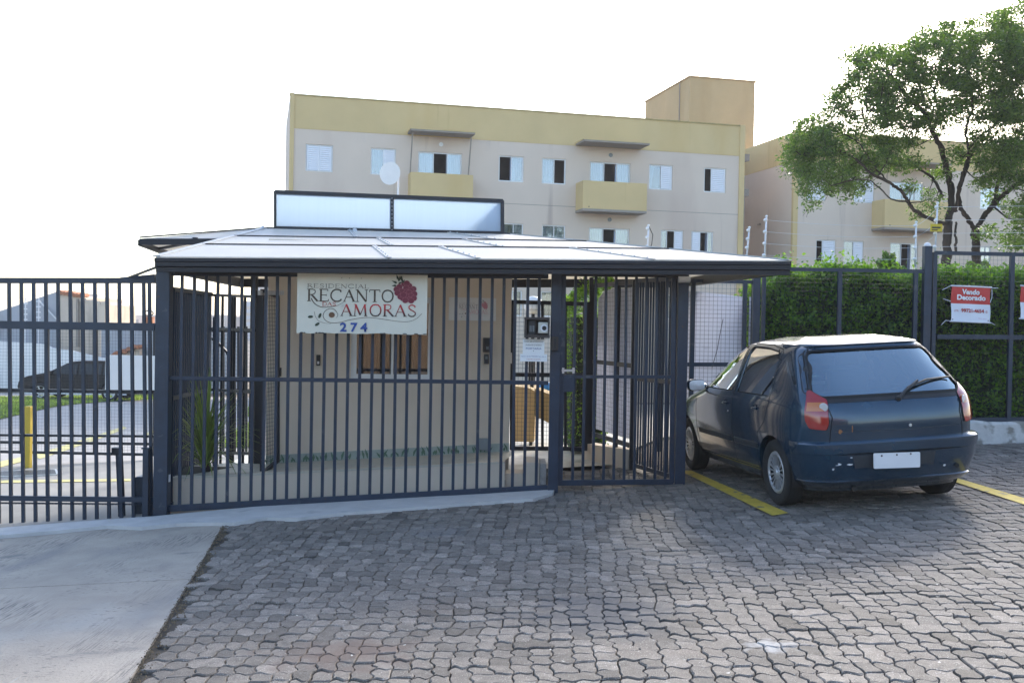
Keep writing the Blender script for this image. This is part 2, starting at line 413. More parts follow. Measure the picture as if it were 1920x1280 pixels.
for r in range(0, 84):
    for c in range(-50, 104):
        if (r, c) in used: continue
        wc = wr = 1; q = rr.random()
        if q < .05 and (r, c + 1) not in used: wc = 2; used.add((r, c + 1))
        elif q < .11: wr = 2; used.add((r + 1, c))
        xy = [lat(u, v) for u, v in paver_outline(c, r, wc, wr)]
        cx = sum(p[0] for p in xy) / len(xy); cyy = sum(p[1] for p in xy) / len(xy)
        if cx < edge_x(cyy) + .08 or cx > .62 * cyy + 1.6 or cyy < 2.2: continue
        ymax = 12.55 if cx > 1.75 else (11.6 if cx > .45 else 9.62 + .09 * (cx + 3))
        if cyy > ymax: continue
        pav.append((cx, cyy, xy))
def paver_geo(cx, cyy, xy, mb, tints):
    n = len(xy); h = rr.uniform(-.0045, .0045) + .006 * noise.noise(V((cx * 1.2, cyy * 1.2, 0))); tx, ty = rr.gauss(0, .022), rr.gauss(0, .022)
    hw = (max(p[0] for p in xy) - min(p[0] for p in xy)) / 2; hh = (max(p[1] for p in xy) - min(p[1] for p in xy)) / 2
    g0, g1 = .0020 + abs(rr.gauss(0, .0015)), .0062 + abs(rr.gauss(0, .002))
    def ins(d):
        o = []
        for x, y in xy:
            o.append((cx + (x - cx) * (1 - d / hw), cyy + (y - cyy) * (1 - 1.7 * d / hh)))
        return o
    A, B = ins(g0), ins(g1); vs = []
    for x, y in B: vs.append((x, y, gz(x, y) + h + tx * (x - cx) + ty * (y - cyy)))
    for x, y in A: vs.append((x, y, gz(x, y) + h - .006 + tx * (x - cx) + ty * (y - cyy)))
    for x, y in A: vs.append((x, y, gz(x, y) - .024))
    fs = [tuple(range(n))] + [(n + i, n + (i + 1) % n, (i + 1) % n, i) for i in range(n)] + [(2 * n + i, 2 * n + (i + 1) % n, n + (i + 1) % n, n + i) for i in range(n)]
    mb.add(vs, fs); t = min(1, max(0, rr.gauss(.48, .19))); tints += [t] * len(fs)
def set_tint(me, t):
    a = me.attributes.new('tint', 'FLOAT', 'FACE'); a.data.foreach_set('value', t)
jb = drape('pavement', [(edge_x(1) - .05, 1), (edge_x(9.66) - .05, 9.7), (-2.4, 10.2), (.3, 10.6), (.35, 12.6), (10.2, 12.6), (4, 1)], -.021, M['joint'], .5)
def size_key(p):
    q = proj((p[0], p[1], gz(p[0], p[1])))
    if q is None or not (20 < q[0] < 1900 and q[1] < 1270): return 1e3 + p[1]
    return p[1]
pav.sort(key=size_key)
for cx, cyy, xy in pav[:298]:
    mb = MB(); ts = []; paver_geo(cx, cyy, xy, mb, ts)
    o = mb.build('paver', M['paver'], jb); set_tint(o.data, ts)
mb = MB(); ts = []
for p in pav[298:]: paver_geo(*p, mb, ts)
o = mb.build('paver_field', M['paver'], jb); set_tint(o.data, ts); o['kind'] = 'stuff'

# soil and grit line along the drive edge
mb = MB(); r2 = random.Random(3)
for k in range(1500):
    y = 2.5 + 7 * r2.random(); x = edge_x(y) + abs(r2.gauss(.035, .035)) - .01; s = r2.uniform(.003, .011); z = gz(x, y) - .004
    a = r2.random() * 6
    mb.add([(x + s * cos(a + i * 2.1), y + s * sin(a + i * 2.1), z) for i in range(3)] + [(x, y, z + s)], [(0, 1, 3), (1, 2, 3), (2, 0, 3)])
tag(mb.build('grit', mat('grit', (.14, .105, .065), .95, var=.5, scale=30)), kind='stuff')

# white cement strip under the front fence
cs = []
top = [(-40, 1000), (150, 985), (285, 975), (420, 962), (560, 950), (700, 940), (850, 930), (960, 925), (1042, 920)]
bot = [(1036, 929), (1000, 939), (900, 945), (760, 957), (640, 966), (560, 976), (500, 975), (440, 984), (400, 984), (330, 986), (265, 993), (200, 990), (100, 1000), (-40, 1012)]
pl = [G(x, y - 2) for x, y in top] + [G(x, y + 1) for x, y in bot]
pl = [(p.x, p.y) for p in pl]
ck = slab('cement_strip', pl, .030, M['cement'], None, .06, .25); ck['kind'] = 'structure'

# yard behind the sliding gate ---------------------------------------------------
def gp(L): return [tuple(G(x, y)[:2]) for x, y in L]
drape('yard_concrete', [(-20, 9.45), (-3.3, 9.6), (-3.4, 12), (-4.4, 17), (-20, 17)], -.03, M['yard'], 1.0)
drape('inner_road', [(-40, 17), (-4.4, 17), (-3.2, 17), (-2.6, 30), (-6, 46), (-40, 46)], -.035, M['asphalt'], 2.0)
drape('patio', [(-3.9, 12.0), (-2.6, 10.9), (-2.7, 13), (-2.9, 17), (-4.4, 17)], -.02, M['tile'], .5)
drape('back_yard', [(-2.6, 17.1), (.2, 11.9), (1.2, 12.9), (2.5, 17), (9, 20), (12, 40), (-2.6, 40)], -.03, M['tile'], 1.0)
def lines(name, L, lab):
    pass
for i, q in enumerate([[(60, 850), (232, 797), (238, 800), (75, 857)], [(268, 812), (290, 803), (290, 808), (268, 818)], [(0, 862), (50, 852), (50, 860), (0, 873)]]):
    drape('painted_line', gp(q), -.024 if i < 2 else -.022, M['yard_line'], .5)
drape('painted_line', gp([(-20, 897), (245, 894), (245, 898), (-20, 902)]), -.022, M['yard_line'], .5)
# drain grate
gt = G(50, 886)
dg = thing('drain_grate', (gt.x, gt.y, gt.z), 'slotted metal drain grate in the yard behind the sliding gate', 'drain')
mb = MB()
a, b, c, d = G(-20, 892), G(108, 887), G(104, 878), G(-20, 882)
for k in range(34):
    t = (k + .5) / 34; p = a.lerp(b, t); q = d.lerp(c, t); z = V((0, 0, -.02)); mb.beam(p + z, q + z, .022, .02)
mb.build('grate_bars', M['dark'], dg)
mb = MB()
for p, q in ((a, b), (b, c), (c, d), (d, a)): mb.beam(p - V((0, 0, .02)), q - V((0, 0, .02)), .03, .022)
mb.build('grate_frame', M['steel'], dg)
# verge of grass along the far wall and lawns
def grass_sheet(poly, step, n, h, seed, name='lawn'):
    o = drape(name, poly, -.02, M['grass'], step)
    v, f = cdt(poly, step); r = random.Random(seed); mb = MB(); ts = []
    for k in range(n):
        t = f[r.randrange(len(f))]; a, b = r.random(), r.random()
        if a + b > 1: a, b = 1 - a, 1 - b
        p = v[t[0]] + (v[t[1]] - v[t[0]]) * a + (v[t[2]] - v[t[0]]) * b
        z = gz(p.x, p.y) - .02; an = r.random() * 6.28; s = h * .35; hh = h * r.uniform(.5, 1.2)
        mb.add([(p.x - s * cos(an), p.y - s * sin(an), z), (p.x + s * cos(an), p.y + s * sin(an), z), (p.x + r.uniform(-s, s), p.y + r.uniform(-s, s), z + hh)], [(0, 1, 2)]); ts.append(r.random())
    g = mb.build('grass', M['dryleaf']); set_tint(g.data, ts); tag(g, kind='stuff')
grass_sheet(gp([(-60, 746), (100, 743), (300, 740), (300, 747), (190, 752), (120, 758), (60, 770), (0, 784), (-60, 797)]), 1.2, 9000, .10, 1)
grass_sheet(gp([(412, 836), (470, 836), (474, 790), (440, 806)]), .5, 1500, .08, 2)
grass_sheet(gp([(455, 780), (475, 778), (475, 758), (462, 768)]), .8, 500, .1, 4)

# yellow parking lines on the pavers
def pline(q, label):
    p = [G(x, y) for x, y in q]; mb = MB(); n = 40
    for k in range(n):
        t0, t1 = k / n, (k + 1) / n
        L0, L1, R0, R1 = p[0].lerp(p[3], t0), p[0].lerp(p[3], t1), p[1].lerp(p[2], t0), p[1].lerp(p[2], t1)
        mb.add([(u.x, u.y, gz(u.x, u.y) + .0095) for u in (L0, R0, R1, L1)], [(0, 1, 2, 3)])
    return mb.build('painted_line', M['paintyel'])
for q in ([(1276, 884), (1296, 883), (1478, 963), (1448, 968)], [(1770, 898), (1790, 896), (1990, 956), (1965, 962)]):
    o = pline(q, ''); o['kind'] = 'structure'
# ================================================================ walls with openings
def wall_grid(mb, s0, s1, z0, z1, holes, f, depth=.15):
    """vertical wall in (s, z); f(s, z, d) -> place, d = depth inwards; holes = (sa, sb, za, zb)"""
    ss = sorted({s0, s1, *[h[0] for h in holes], *[h[1] for h in holes]}); zs = sorted({z0, z1, *[h[2] for h in holes], *[h[3] for h in holes]})
    for i in range(len(ss) - 1):
        for j in range(len(zs) - 1):
            a, b, c, d = ss[i], ss[i + 1], zs[j], zs[j + 1]; m = ((a + b) / 2, (c + d) / 2)
            if any(h[0] < m[0] < h[1] and h[2] < m[1] < h[3] for h in holes): continue
            mb.add([f(a, c, 0), f(b, c, 0), f(b, d, 0), f(a, d, 0)], [(0, 1, 2, 3)])
    for a, b, c, d in holes:
        for (p, q) in (((a, c), (b, c)), ((b, c), (b, d)), ((b, d), (a, d)), ((a, d), (a, c))):
            mb.add([f(*p, 0), f(*p, depth), f(*q, depth), f(*q, 0)], [(0, 1, 2, 3)])
def fbox(mb, f, s0, s1, z0, z1, d0, d1):
    v = [f(s, z, d) for s in (s0, s1) for z in (z0, z1) for d in (d0, d1)]
    mb.add(v, [(0, 1, 3, 2), (4, 6, 7, 5), (0, 4, 5, 1), (2, 3, 7, 6), (0, 2, 6, 4), (1, 5, 7, 3)]); return mb

# ================================================================ fences
UNIT = MB().box((-.5, -.5, 0), (.5, .5, 1)).mesh('bar', M['paint'])
UNITD = MB().box((-.5, -.5, 0), (.5, .5, 1)).mesh('bar', M['dark'])
def unit_bar(parent, x, y, z0, z1, wx, wy, rot=0, lean=(0, 0), name='bar', me=None):
    o = link_mesh(name, me or UNIT, parent, V((x, y, z0)) - wloc(parent)); o.scale = (wx, wy, z1 - z0)
    o.rotation_euler = (lean[0], lean[1], rot); return o
def lerpx(p, q, t): return p.lerp(q, t)

# front fence line (posts at photo x = 303, 1035 and 1272)
YA, YB, YC = 9.90, 10.15, 10.32
PA, PB, PC = P(303, 900, YA), P(1035, 900, YB), P(1272, 900, YC)
def zat(px, py, Y): return P(px, py, Y).z
def fl(px, py):
    """point of the front fence's plane seen at a photo position"""
    o, q = (PA, PB) if px < 1035 else (PB, PC)
    n = (q - o).cross(V((0, 0, 1))).normalized(); return toplane(px, py, o, n)
ff = thing('front_fence', (PA.x, PA.y, gz(PA.x, PA.y)), 'long fixed dark blue bar fence between the tall left post and the pedestrian gate', 'fence')
def post(parent, px, Y, y0, y1, w, d=.1, m='paint', name='post'):
    a, b = P(px, y1, Y), P(px, y0, Y)
    return MB().beam((a.x, a.y, a.z), (a.x, a.y, b.z), w, d, (0, 1, 0)).build(name, M[m], parent)
o = post(ff, 303, YA, 500, 978, .135, .12); bevel(o, .006)
o = post(ff, 1036, YB, 500, 932, .10, .10); bevel(o, .006)
rot = math.atan2(PB.y - PA.y, PB.x - PA.x)
N = 31
for k in range(N):
    px = 336.5 + (1005 - 336.5) * k / (N - 1)
    yb = 956 + (915 - 956) * (px - 315) / 710
    p, q = fl(px, yb), fl(px, 500)
    j = rnd.gauss(0, .0012)
    unit_bar(ff, p.x, p.y, p.z, q.z, .029, .022, rot, (0, j))
for (y0, y1, w, nm) in ((708.5, 717.5, .038, 'rail'), (953, 914, .062, 'bottom_rail'), (512, 518, .05, 'top_rail')):
    p, q = fl(312, y0), fl(1028, y1)
    bevel(MB().beam(p, q, .034, w, (0, 0, 1)).build(nm, M['paint'], ff), .003)
p = fl(317, 893); MB().box(p - V((.012, .02, .05)), p + V((.008, .02, .02))).build('bracket', M['galv'], ff)

# pedestrian gate
pg = thing('pedestrian_gate', V((PB.x + .08, PB.y, gz(PB.x, PB.y))), 'closed dark blue bar gate for pedestrians with lock box, beside the intercom post', 'gate')
rot2 = math.atan2(PC.y - PB.y, PC.x - PB.x)
for k in range(10):
    xb = 1073 + (1247 - 1073) * k / 9; xt = xb + 6.5 - 3 * k / 9
    p, q = fl(xb, 905), fl(xt, 512)
    unit_bar(pg, p.x, p.y, p.z, q.z, .026, .02, rot2, (0, math.atan2(q.x - p.x, q.z - p.z)))
p, q = fl(1044, 904.5), fl(1262, 902.5); bevel(MB().beam(p, q, .034, .055).build('bottom_rail', M['paint'], pg), .003)
p, q = fl(1048, 706), fl(1262, 706); MB().beam(p, q, .03, .03).build('rail', M['paint'], pg)
p, q = fl(1050, 905), fl(1057, 512); MB().beam(p, q, .05, .034, (0, 1, 0)).build('stile', M['paint'], pg)
p, q = fl(1259, 904), fl(1263, 512); MB().beam(p, q, .045, .034, (0, 1, 0)).build('stile', M['paint'], pg)
p, q = fl(1056, 734), fl(1077, 702); bevel(MB().box(p + V((0, -.03, 0)), q + V((0, .03, 0))).build('lock_box', M['paint'], pg), .004)
mb = MB(); p, q = fl(1053, 694), fl(1077, 694); mb.beam(p + V((0, -.05, 0)), q + V((0, -.05, 0)), .012, .022)
for t in (.1, .9): r = p.lerp(q, t); mb.beam(r + V((0, -.055, -.028)), r + V((0, -.055, .028)), .022, .012, (0, 1, 0)); mb.lathe([(0, -.012), (.008, -.012), (.008, 0)], r + V((0, -.055, 0)), (0, -1, 0), 8)
mb.build('handle', M['steel'], pg)

# corner post with junction box and floor plate
cp = thing('corner_post', (PC.x, PC.y, gz(PC.x, PC.y)), 'thick square dark blue post at the right front corner of the enclosure, near the car', 'post')
o = post(cp, 1273, YC + .03, 500, 911, .105, .105, name='shaft'); bevel(o, .006)
p = P(1273, 911, YC + .03); MB().box((p.x - .09, p.y - .09, p.z - .004), (p.x + .12, p.y + .09, p.z + .01)).build('base_plate', M['paint'], cp)
jx = thing('junction_box', P(1279, 525, YC - .03), 'small white plastic conduit fitting on top of the corner post under the gutter', 'conduit fitting')
MB().tube([P(1272, 524, YC - .05), P(1294, 524, YC - .05)], .032, 10).build('elbow', M['white'], jx, smooth=True, angle=40)

# side fence at the right: bars, then mesh with a white board behind
SA, SB, SC = P(1266, 800, YC + .06), P(1187, 800, 11.45), P(1105, 800, 12.85)
sf = thing('side_fence', (SB.x, SB.y, gz(SB.x, SB.y)), 'dark bar and mesh fence running back from the corner post beside the white board', 'fence')
def zf(p, h): return gz(p.x, p.y) + h
for k in range(15):
    p = SA.lerp(SB, (k + .5) / 15.5); unit_bar(sf, p.x, p.y, zf(p, .05), p.z * 0 + 2.17, .022, .028, -.23)
for z0, nm in ((.06, 'bottom_rail'), (1.02, 'rail'), (2.14, 'top_rail')):
    MB().beam((SA.x, SA.y, gz(SA.x, SA.y) + z0 if z0 < 2 else 2.17), (SB.x, SB.y, gz(SB.x, SB.y) + z0 if z0 < 2 else 2.19), .035, .045).build(nm, M['paint'], sf)
MB().beam((SB.x, SB.y, zf(SB, -.02)), (SB.x, SB.y, 2.2), .07, .07, (0, 1, 0)).build('post', M['dark'], sf)
for t in (.36, .98):
    p = SB.lerp(SC, t); MB().beam((p.x, p.y, zf(p, .2)), (p.x, p.y, 2.2), .045, .045, (0, 1, 0)).build('post', M['dark'], sf)
for z in (.34, 1.24, 2.18):
    MB().beam((SB.x, SB.y, z), (SC.x, SC.y, z), .035, .05).build('rail', M['dark'], sf)
def wires(mb, a, b, z0, z1, cell=.052, t=.0045, topf=None):
    a, b = V((a.x, a.y, 0)), V((b.x, b.y, 0)); L = (b - a).length; n = int(L / cell); u = (b - a) / L; s = u.cross(V((0, 0, 1)))
    def w(p, q, e):
        d = (q - p).normalized(); k = d.cross(s).normalized()
        r = [p + s * e, p - s * e * .5 + k * e * .8, p - s * e * .5 - k * e * .8]; r += [x + (q - p) for x in r]
        mb.add(r, [(0, 1, 4, 3), (1, 2, 5, 4), (2, 0, 3, 5)])
    for i in range(n + 1):
        p = a + u * (i * cell); w(p + V((0, 0, z0)), p + V((0, 0, z1)), t / 2)
    for j in range(int((z1 - z0) / cell) + 1):
        z = z0 + j * cell; w(a + V((0, 0, z)) + s * t * .6, b + V((0, 0, z)) + s * t * .6, t / 2)
mb = MB(); wires(mb, SB, SC, .36, 2.16, .052, .0028); mb.build('wire_mesh', M['dark'], sf)
# low kerb wall it stands on
cw = thing('low_kerb_wall', (SC.x, SC.y, gz(SC.x, SC.y)), 'low beige rendered kerb wall under the right side fence inside the enclosure', 'low wall')
d = (SC - SB).normalized(); s = V((-d.y, d.x, 0)) * -1
a, b = SB + d * .05, SC + d * .1
mb = MB(); L = []
for p in (a, b):
    for e in (-.06, .08): L.append(V((p.x, p.y, 0)) + V((s.x, s.y, 0)) * e)
va = []
for p in (L[0], L[1], L[3], L[2]): va.append((p.x, p.y, gz(p.x, p.y) - .03))
for p in (L[0], L[1], L[3], L[2]): va.append((p.x, p.y, gz(p.x, p.y) + .22))
mb.add(va, BOXF); mb.build('render', M['plaster'], cw)
# white board behind the side mesh
wb = MB(); n = V((d.y, -d.x, 0)).normalized(); r = random.Random(8)
def board(name, a, b, z0, tops, m, off, thick=.012, sides=None):
    """upright board with a broken outline: tops = heights along it"""
    a = V((a.x, a.y, 0)) + off; b = V((b.x, b.y, 0)) + off; k = len(tops); u = (b - a) / (k - 1); nn = V((u.y, -u.x, 0)).normalized() * thick
    mb = MB(); vs = []
    bottoms = [z0] * k if not hasattr(z0, '__len__') else z0
    for i in range(k):
        vs += [a + u * i + V((0, 0, bottoms[i])), a + u * i + V((0, 0, tops[i]))]
    m0 = len(vs); vs += [v + nn for v in vs]
    fs = []
    for i in range(k - 1):
        p = 2 * i; fs += [(p, p + 2, p + 3, p + 1), (m0 + p, m0 + p + 1, m0 + p + 3, m0 + p + 2), (p + 1, p + 3, m0 + p + 3, m0 + p + 1), (p, m0 + p, m0 + p + 2, p + 2)]
    fs += [(0, 1, m0 + 1, m0), (2 * k - 2, m0 + 2 * k - 2, m0 + 2 * k - 1, 2 * k - 1)]
    return mb.add(vs, fs).build(name, m)
M['board'] = mat('scuffed_board', (.80, .80, .82), .6, var=.06, scale=2, spots=[((.45, .46, .5), 5, .62, .1, (1, 1, 2)), ((.12, .12, .13), 9, .74, .02, (2, 2, .5))])
translucent(M['board'], (.85, .88, 1.0), .42)
o = board('white_board', SB.lerp(SC, .03), SB.lerp(SC, .93), .40, [2.12, 2.13, 2.12, 2.12, 2.13, 2.12, 2.10, 2.02], M['board'], n * .05)
tag(o, 'white board with a ragged back edge fixed outside the side fence of the enclosure', 'board')

# ================================================================ right boundary fence and boards
YR = 12.62
def RP(px, py): return P(px, py, YR)
rf = thing('boundary_fence', RP(1500, 850), 'dark blue steel frame and mesh fence in front of the tall green hedge', 'fence')
rf.location.z = gz(rf.location.x, YR)
def rpost(px, y0, w, y1=None, m='paint'):
    p = RP(px, y0); zb = gz(p.x, YR) + (-.02 if y1 is None else 0)
    if y1: zb = RP(px, y1).z
    return MB().beam((p.x, YR, zb), (p.x, YR, p.z), w, w, (0, 1, 0)).build('post', M[m], rf)
for px, y0, w in ((1300, 527, .055), (1397, 527, .045), (1418, 520, .09), (1433, 503, .045), (1575, 506, .05), (1717, 508, .05)):
    rpost(px, y0, w)
o = rpost(1739, 462, .09); p = RP(1739, 459); MB().lathe([(0, .05), (.03, .04), (.045, .012), (.045, 0), (0, 0)], (p.x, YR, p.z - .02), (0, 0, 1), 12).build('post_cap', M['galv'], rf, smooth=True)
for px, y0, w in ((1753, 473, .05), (1898, 478, .05), (2045, 480, .05)): rpost(px, y0, w)
def rrail(x0, y0, x1, y1, h=.045):
    a, b = RP(x0, y0), RP(x1, y1); return MB().beam((a.x, YR, a.z), (b.x, YR, b.z), .04, h).build('rail', M['paint'], rf)
rrail(1282, 526, 1414, 529); rrail(1282, 683, 1414, 683, .05); rrail(1282, 843, 1414, 838)
rrail(1436, 504, 1733, 509); rrail(1436, 820, 1733, 800); rrail(1753, 474, 2050, 480); rrail(1756, 631, 2050, 633, .055); rrail(1436, 655, 1733, 657, .03); rrail(1756, 788, 2050, 786, .07)
for x0, x1, y0, y1 in ((1284, 1414, 527, 840), (1434, 1733, 506, 805), (1754, 2048, 476, 786)):
    a, b = RP(x0, y0), RP(x1, y0); c = RP(x0, y1)
    mb = MB(); wires(mb, V((a.x, YR + .03, 0)), V((b.x, YR + .03, 0)), c.z, a.z - .01, .052, .0042 if x0 < 1400 else .003); mb.build('wire_mesh', M['paint'], rf)
# kerb below
a, b = RP(1428, 850), RP(2060, 830); a.z = 0; b.z = 0
mb = MB(); K = 24
va = []
for i in range(K + 1):
    x = a.x + (b.x - a.x) * i / K; zt = .60 + .010 * rnd.uniform(-1, 1); zb = gz(x, YR) - .08
    yy = YR - .10 + rnd.uniform(-.01, .01)
    va += [(x, yy, zb), (x, yy + .02, zt - .03), (x, yy + .05, zt), (x, YR + .12, zt), (x, YR + .12, zb)]
fs = []
for i in range(K):
    for j in range(4): p = i * 5 + j; fs.append((p, p + 5, p + 6, p + 1))
fs += [(4, 3, 2, 1, 0), tuple(K * 5 + j for j in range(5))]
o = mb.add(va, fs).build('kerb_wall', mat('peeling_kerb', (.55, .53, .50), .9, var=.15, scale=8, bump=.6, bscale=30, spots=[((.25, .23, .2), 6, .52, .1)]))
tag(o, 'peeling white rendered kerb wall under the hedge fence behind the blue car', 'low wall')
# white scuffed boards behind the mesh
o = board('white_board', RP(1287, 800), RP(1392, 800), .27, [RP(1287, 545).z, RP(1300, 546).z, RP(1320, 549).z, RP(1340, 551).z, RP(1372, 554).z, RP(1392, 556).z], M['board'], V((0, .06, 0)))
tag(o, 'large white scuffed board behind the mesh just right of the corner post', 'board')
MB().tube([RP(1336, 690) + V((0, .04, 0)), RP(1346, 655) + V((0, .04, 0)), RP(1352, 622) + V((0, .04, 0)), RP(1357, 598) + V((0, .04, 0))], .004, 5).build('crack', M['dark'], o)
o = board('white_board', RP(1402, 800), RP(1411, 800), .27, [RP(1402, 556).z, RP(1411, 557).z], M['board'], V((0, .06, 0)))
tag(o, 'narrow white board strip behind the mesh at the thick dark fence post', 'board')

# ================================================================ sliding gate at the left
YS = 10.02
def SP(px, py): return P(px, py, YS)
sg = thing('sliding_gate', SP(140, 985), 'long dark blue sliding vehicle gate of vertical bars with a toothed rack, at the left', 'gate')
for k in range(-4, 13):
    xb = 42.5 + (k - 1) * 23.0 + 22.9; xb = 21 + k * 22.95
    if k == 12: xb = 284
    p, q = SP(xb, 990 - .055 * xb), SP(xb - 4, 524)
    unit_bar(sg, p.x, p.y, p.z, q.z, .031, .024, 0, (0, math.atan2(q.x - p.x, q.z - p.z)))
def grail(x0, y0, x1, y1, h, nm='rail', d=.04, m='paint', dy=0):
    a, b = SP(x0, y0) + V((0, dy, 0)), SP(x1, y1) + V((0, dy, 0)); return MB().beam(a, b, d, h).build(nm, M[m], sg)
grail(-110, 526, 291, 526, .055, 'top_rail'); grail(-110, 607, 291, 613, .075); grail(-110, 728, 40, 731, .025, dy=.03, m='dark'); grail(60, 732, 291, 734, .025, dy=.03, m='dark')
grail(-110, 996, 291, 974, .05, 'bottom_rail'); grail(-110, 815, 291, 818, .022, dy=.03, m='dark'); grail(-110, 932, 291, 936, .05, 'rack_rail')
mb = MB(); a, b = SP(-110, 938), SP(291, 942)
for k in range(150):
    t = (k + .5) / 150; p = a.lerp(b, t) + V((0, -.02, -.008)); mb.add([p + V((-.006, 0, 0)), p + V((.006, 0, 0)), p + V((0, 0, -.018)), p + V((-.006, .02, 0)), p + V((.006, .02, 0)), p + V((0, .02, -.018))], [(0, 2, 1), (3, 4, 5), (0, 3, 5, 2), (1, 2, 5, 4)])
tag(mb.build('rack_teeth', M['paint'], sg), kind='stuff')
p, q = SP(228, 524) , SP(291, 518); MB().beam(p, q, .05, .04).build('top_guide', M['paint'], sg)
mo = thing('gate_motor', P(262, 970, 10.25), 'dark blue metal gate motor housing on the ground beside the left fence post', 'gate motor')
a, b = P(246, 965, 10.2), P(291, 894, 10.2)
mb = MB(); mb.prism([(a.x, 10.2, a.z - .05), (b.x, 10.2, a.z - .05), (b.x, 10.2, b.z), (a.x + .04, 10.2, b.z), (a.x, 10.2, b.z - .04)], (0, .28, 0)); bevel(mb.build('housing', M['paint'], mo), .01)
mb = MB(); mb.box((a.x - .06, 10.15, a.z - .02), (b.x, 10.5, a.z - .055)); mb.build('base_plate', M['dark'], mo)
for px, y0, y1, dx, Y, lab in ((226, 838, 975, 6, 10.12, 'slanted dark guide post with a roller cap behind the sliding gate'), (274, 842, 974, -1, 9.93, 'short upright dark blue guide post in front of the gate motor')):
    a, b = P(px + dx / 2, y1, Y), P(px - dx / 2, y0, Y)
    gpst = thing('guide_post', a, lab, 'guide post')
    MB().beam(a, b, .055, .05, (0, 1, 0)).build('shaft', M['paint'], gpst)
    if dx > 0: MB().box(b + V((-.05, -.06, -.07)), b + V((.03, .03, .0))).build('roller', M['dark'], gpst)
    else: MB().box(b + V((-.05, -.0, -.0)), b + V((.03, .06, .015))).build('cap', M['paint'], gpst)
# brace from gutter end to gate
bs = MB().beam(P(243, 520, 9.95), P(296, 500, 9.75), .02, .02).build('brace', M['dark'], sg)

# ================================================================ left side fence, rear left fence and open leaf
LA, LB = P(321, 800, 10.05), P(393, 800, 12.4)
lf = thing('left_side_fence', (LA.x, LA.y, gz(LA.x, LA.y)), 'dense looking dark bar fence running back from the tall left post behind the spiky plant', 'fence')
rl = math.atan2(LB.y - LA.y, LB.x - LA.x)
for k in range(22):
    p = LA.lerp(LB, (k + .5) / 22); unit_bar(lf, p.x, p.y, zf(p, .05), 1.96, .022, .03, rl + pi / 2)
for z0, nm in ((.07, 'bottom_rail'), (1.12, 'rail'), (1.96, 'top_rail')):
    za = z0 + (gz(LA.x, LA.y) if z0 < 1.5 else 0); zb = z0 + (gz(LB.x, LB.y) if z0 < 1.5 else .02)
    MB().beam((LA.x, LA.y, za), (LB.x, LB.y, zb), .035, .045).build(nm, M['paint'], lf)
HP = P(484, 800, 11.1)
lb = thing('rear_left_fence', (HP.x, HP.y, gz(HP.x, HP.y)), 'dark bar fence with a thick hinge post between the left side fence and the guardhouse', 'fence')
o = post(lb, 484, 11.1, 545, 889, .075, .07, 'dark')
def bl(px, py):
    n = (HP - LB).cross(V((0, 0, 1))).normalized(); return toplane(px, py, LB, n)
for px in (413, 431, 436, 455, 473, 400):
    p, q = bl(px, 888), bl(px + 1, 556); unit_bar(lb, p.x, p.y, p.z, q.z, .026, .026, 0, name='bar', me=UNITD)
for y0, y1 in ((553, 556), (616, 619), (730, 735), (848, 850), (880, 884)):
    MB().beam(bl(394, y0), bl(480, y1), .03, .032).build('rail', M['dark'], lb)
p, q = P(404, 890, 11.0), P(404, 594, 11.0); MB().beam(p, q, .045, .045, (0, 1, 0)).build('short_post', M['paint'], lb)
mb = MB(); mb.tube([P(392, 632, 13.5), P(408, 642, 13.5), P(425, 660, 13.5), P(436, 684, 13.5), P(440, 715, 13.5), P(440, 850, 13.5)], .018, 8)
hr = mb.build('arched_pipe', M['dark'], None, smooth=True); tag(hr, 'dark arched steel pipe rail behind the rear left fence', 'pipe rail')
# open mesh leaf
ol = thing('open_mesh_gate', (HP.x, HP.y, gz(HP.x, HP.y)), 'narrow black mesh gate leaf standing open against the guardhouse wall', 'gate')
A0, A1 = P(490, 700, 10.95), P(520, 700, 10.95 + .0)
A1 = P(520, 700, 10.72); A0 = P(491, 700, 10.35)
def lf2(px, py):
    n = (A1 - A0).cross(V((0, 0, 1))).normalized(); return toplane(px, py, A0, n)
c = [lf2(491, 545), lf2(521, 556), lf2(521, 863), lf2(491, 888)]
for i in range(4): MB().beam(c[i], c[(i + 1) % 4], .035, .035, (0, 0, 1) if i % 2 == 0 else (0, 1, 0)).build('frame_bar', M['dark'], ol)
MB().beam(lf2(492, 713), lf2(521, 709), .03, .03).build('rail', M['dark'], ol)
mb = MB(); wires(mb, A0, A1, c[2].z + .02, c[0].z - .02, .04, .006); mb.build('wire_mesh', M['dark'], ol)
p = lf2(524, 697); MB().box(p - V((.02, .03, .045)), p + V((.02, .01, .045))).build('lock', M['black'], ol)
mb = MB().beam(lf2(486, 549), P(530, 549, 10.8), .03, .045); mb.build('closer_arm', M['galv'], ol)

# ================================================================ guardhouse
W0, W1 = P(499, 800, 11.02), P(955, 800, 11.38); wu = V((W1.x - W0.x, W1.y - W0.y, 0)); WL = wu.length; wu /= WL; wn = V((-wu.y, wu.x, 0))
def gf(s, z, d): return V((W0.x, W0.y, 0)) + wu * s + wn * d + V((0, 0, z))
def gpos(px, py, dd=0):
    p = toplane(px, py, gf(0, 0, dd), wn); return (V((p.x - W0.x, p.y - W0.y, 0)).dot(wu), p.z)
gh = thing('guardhouse', (W0.x + 1.2, W0.y + 1.3, .1), 'beige rendered guardhouse with a sliding window under the white sheet canopy', 'guardhouse')
a = gpos(657, 711); b = gpos(815, 558); win = (a[0], b[0], a[1], b[1])
mb = MB(); wall_grid(mb, 0, WL, -.05, 2.55, [win], gf, .10)
D = 2.4
mb.add([gf(0, -.05, 0), gf(0, -.05, D), gf(0, 2.55, D), gf(0, 2.55, 0)], [(0, 1, 2, 3)])
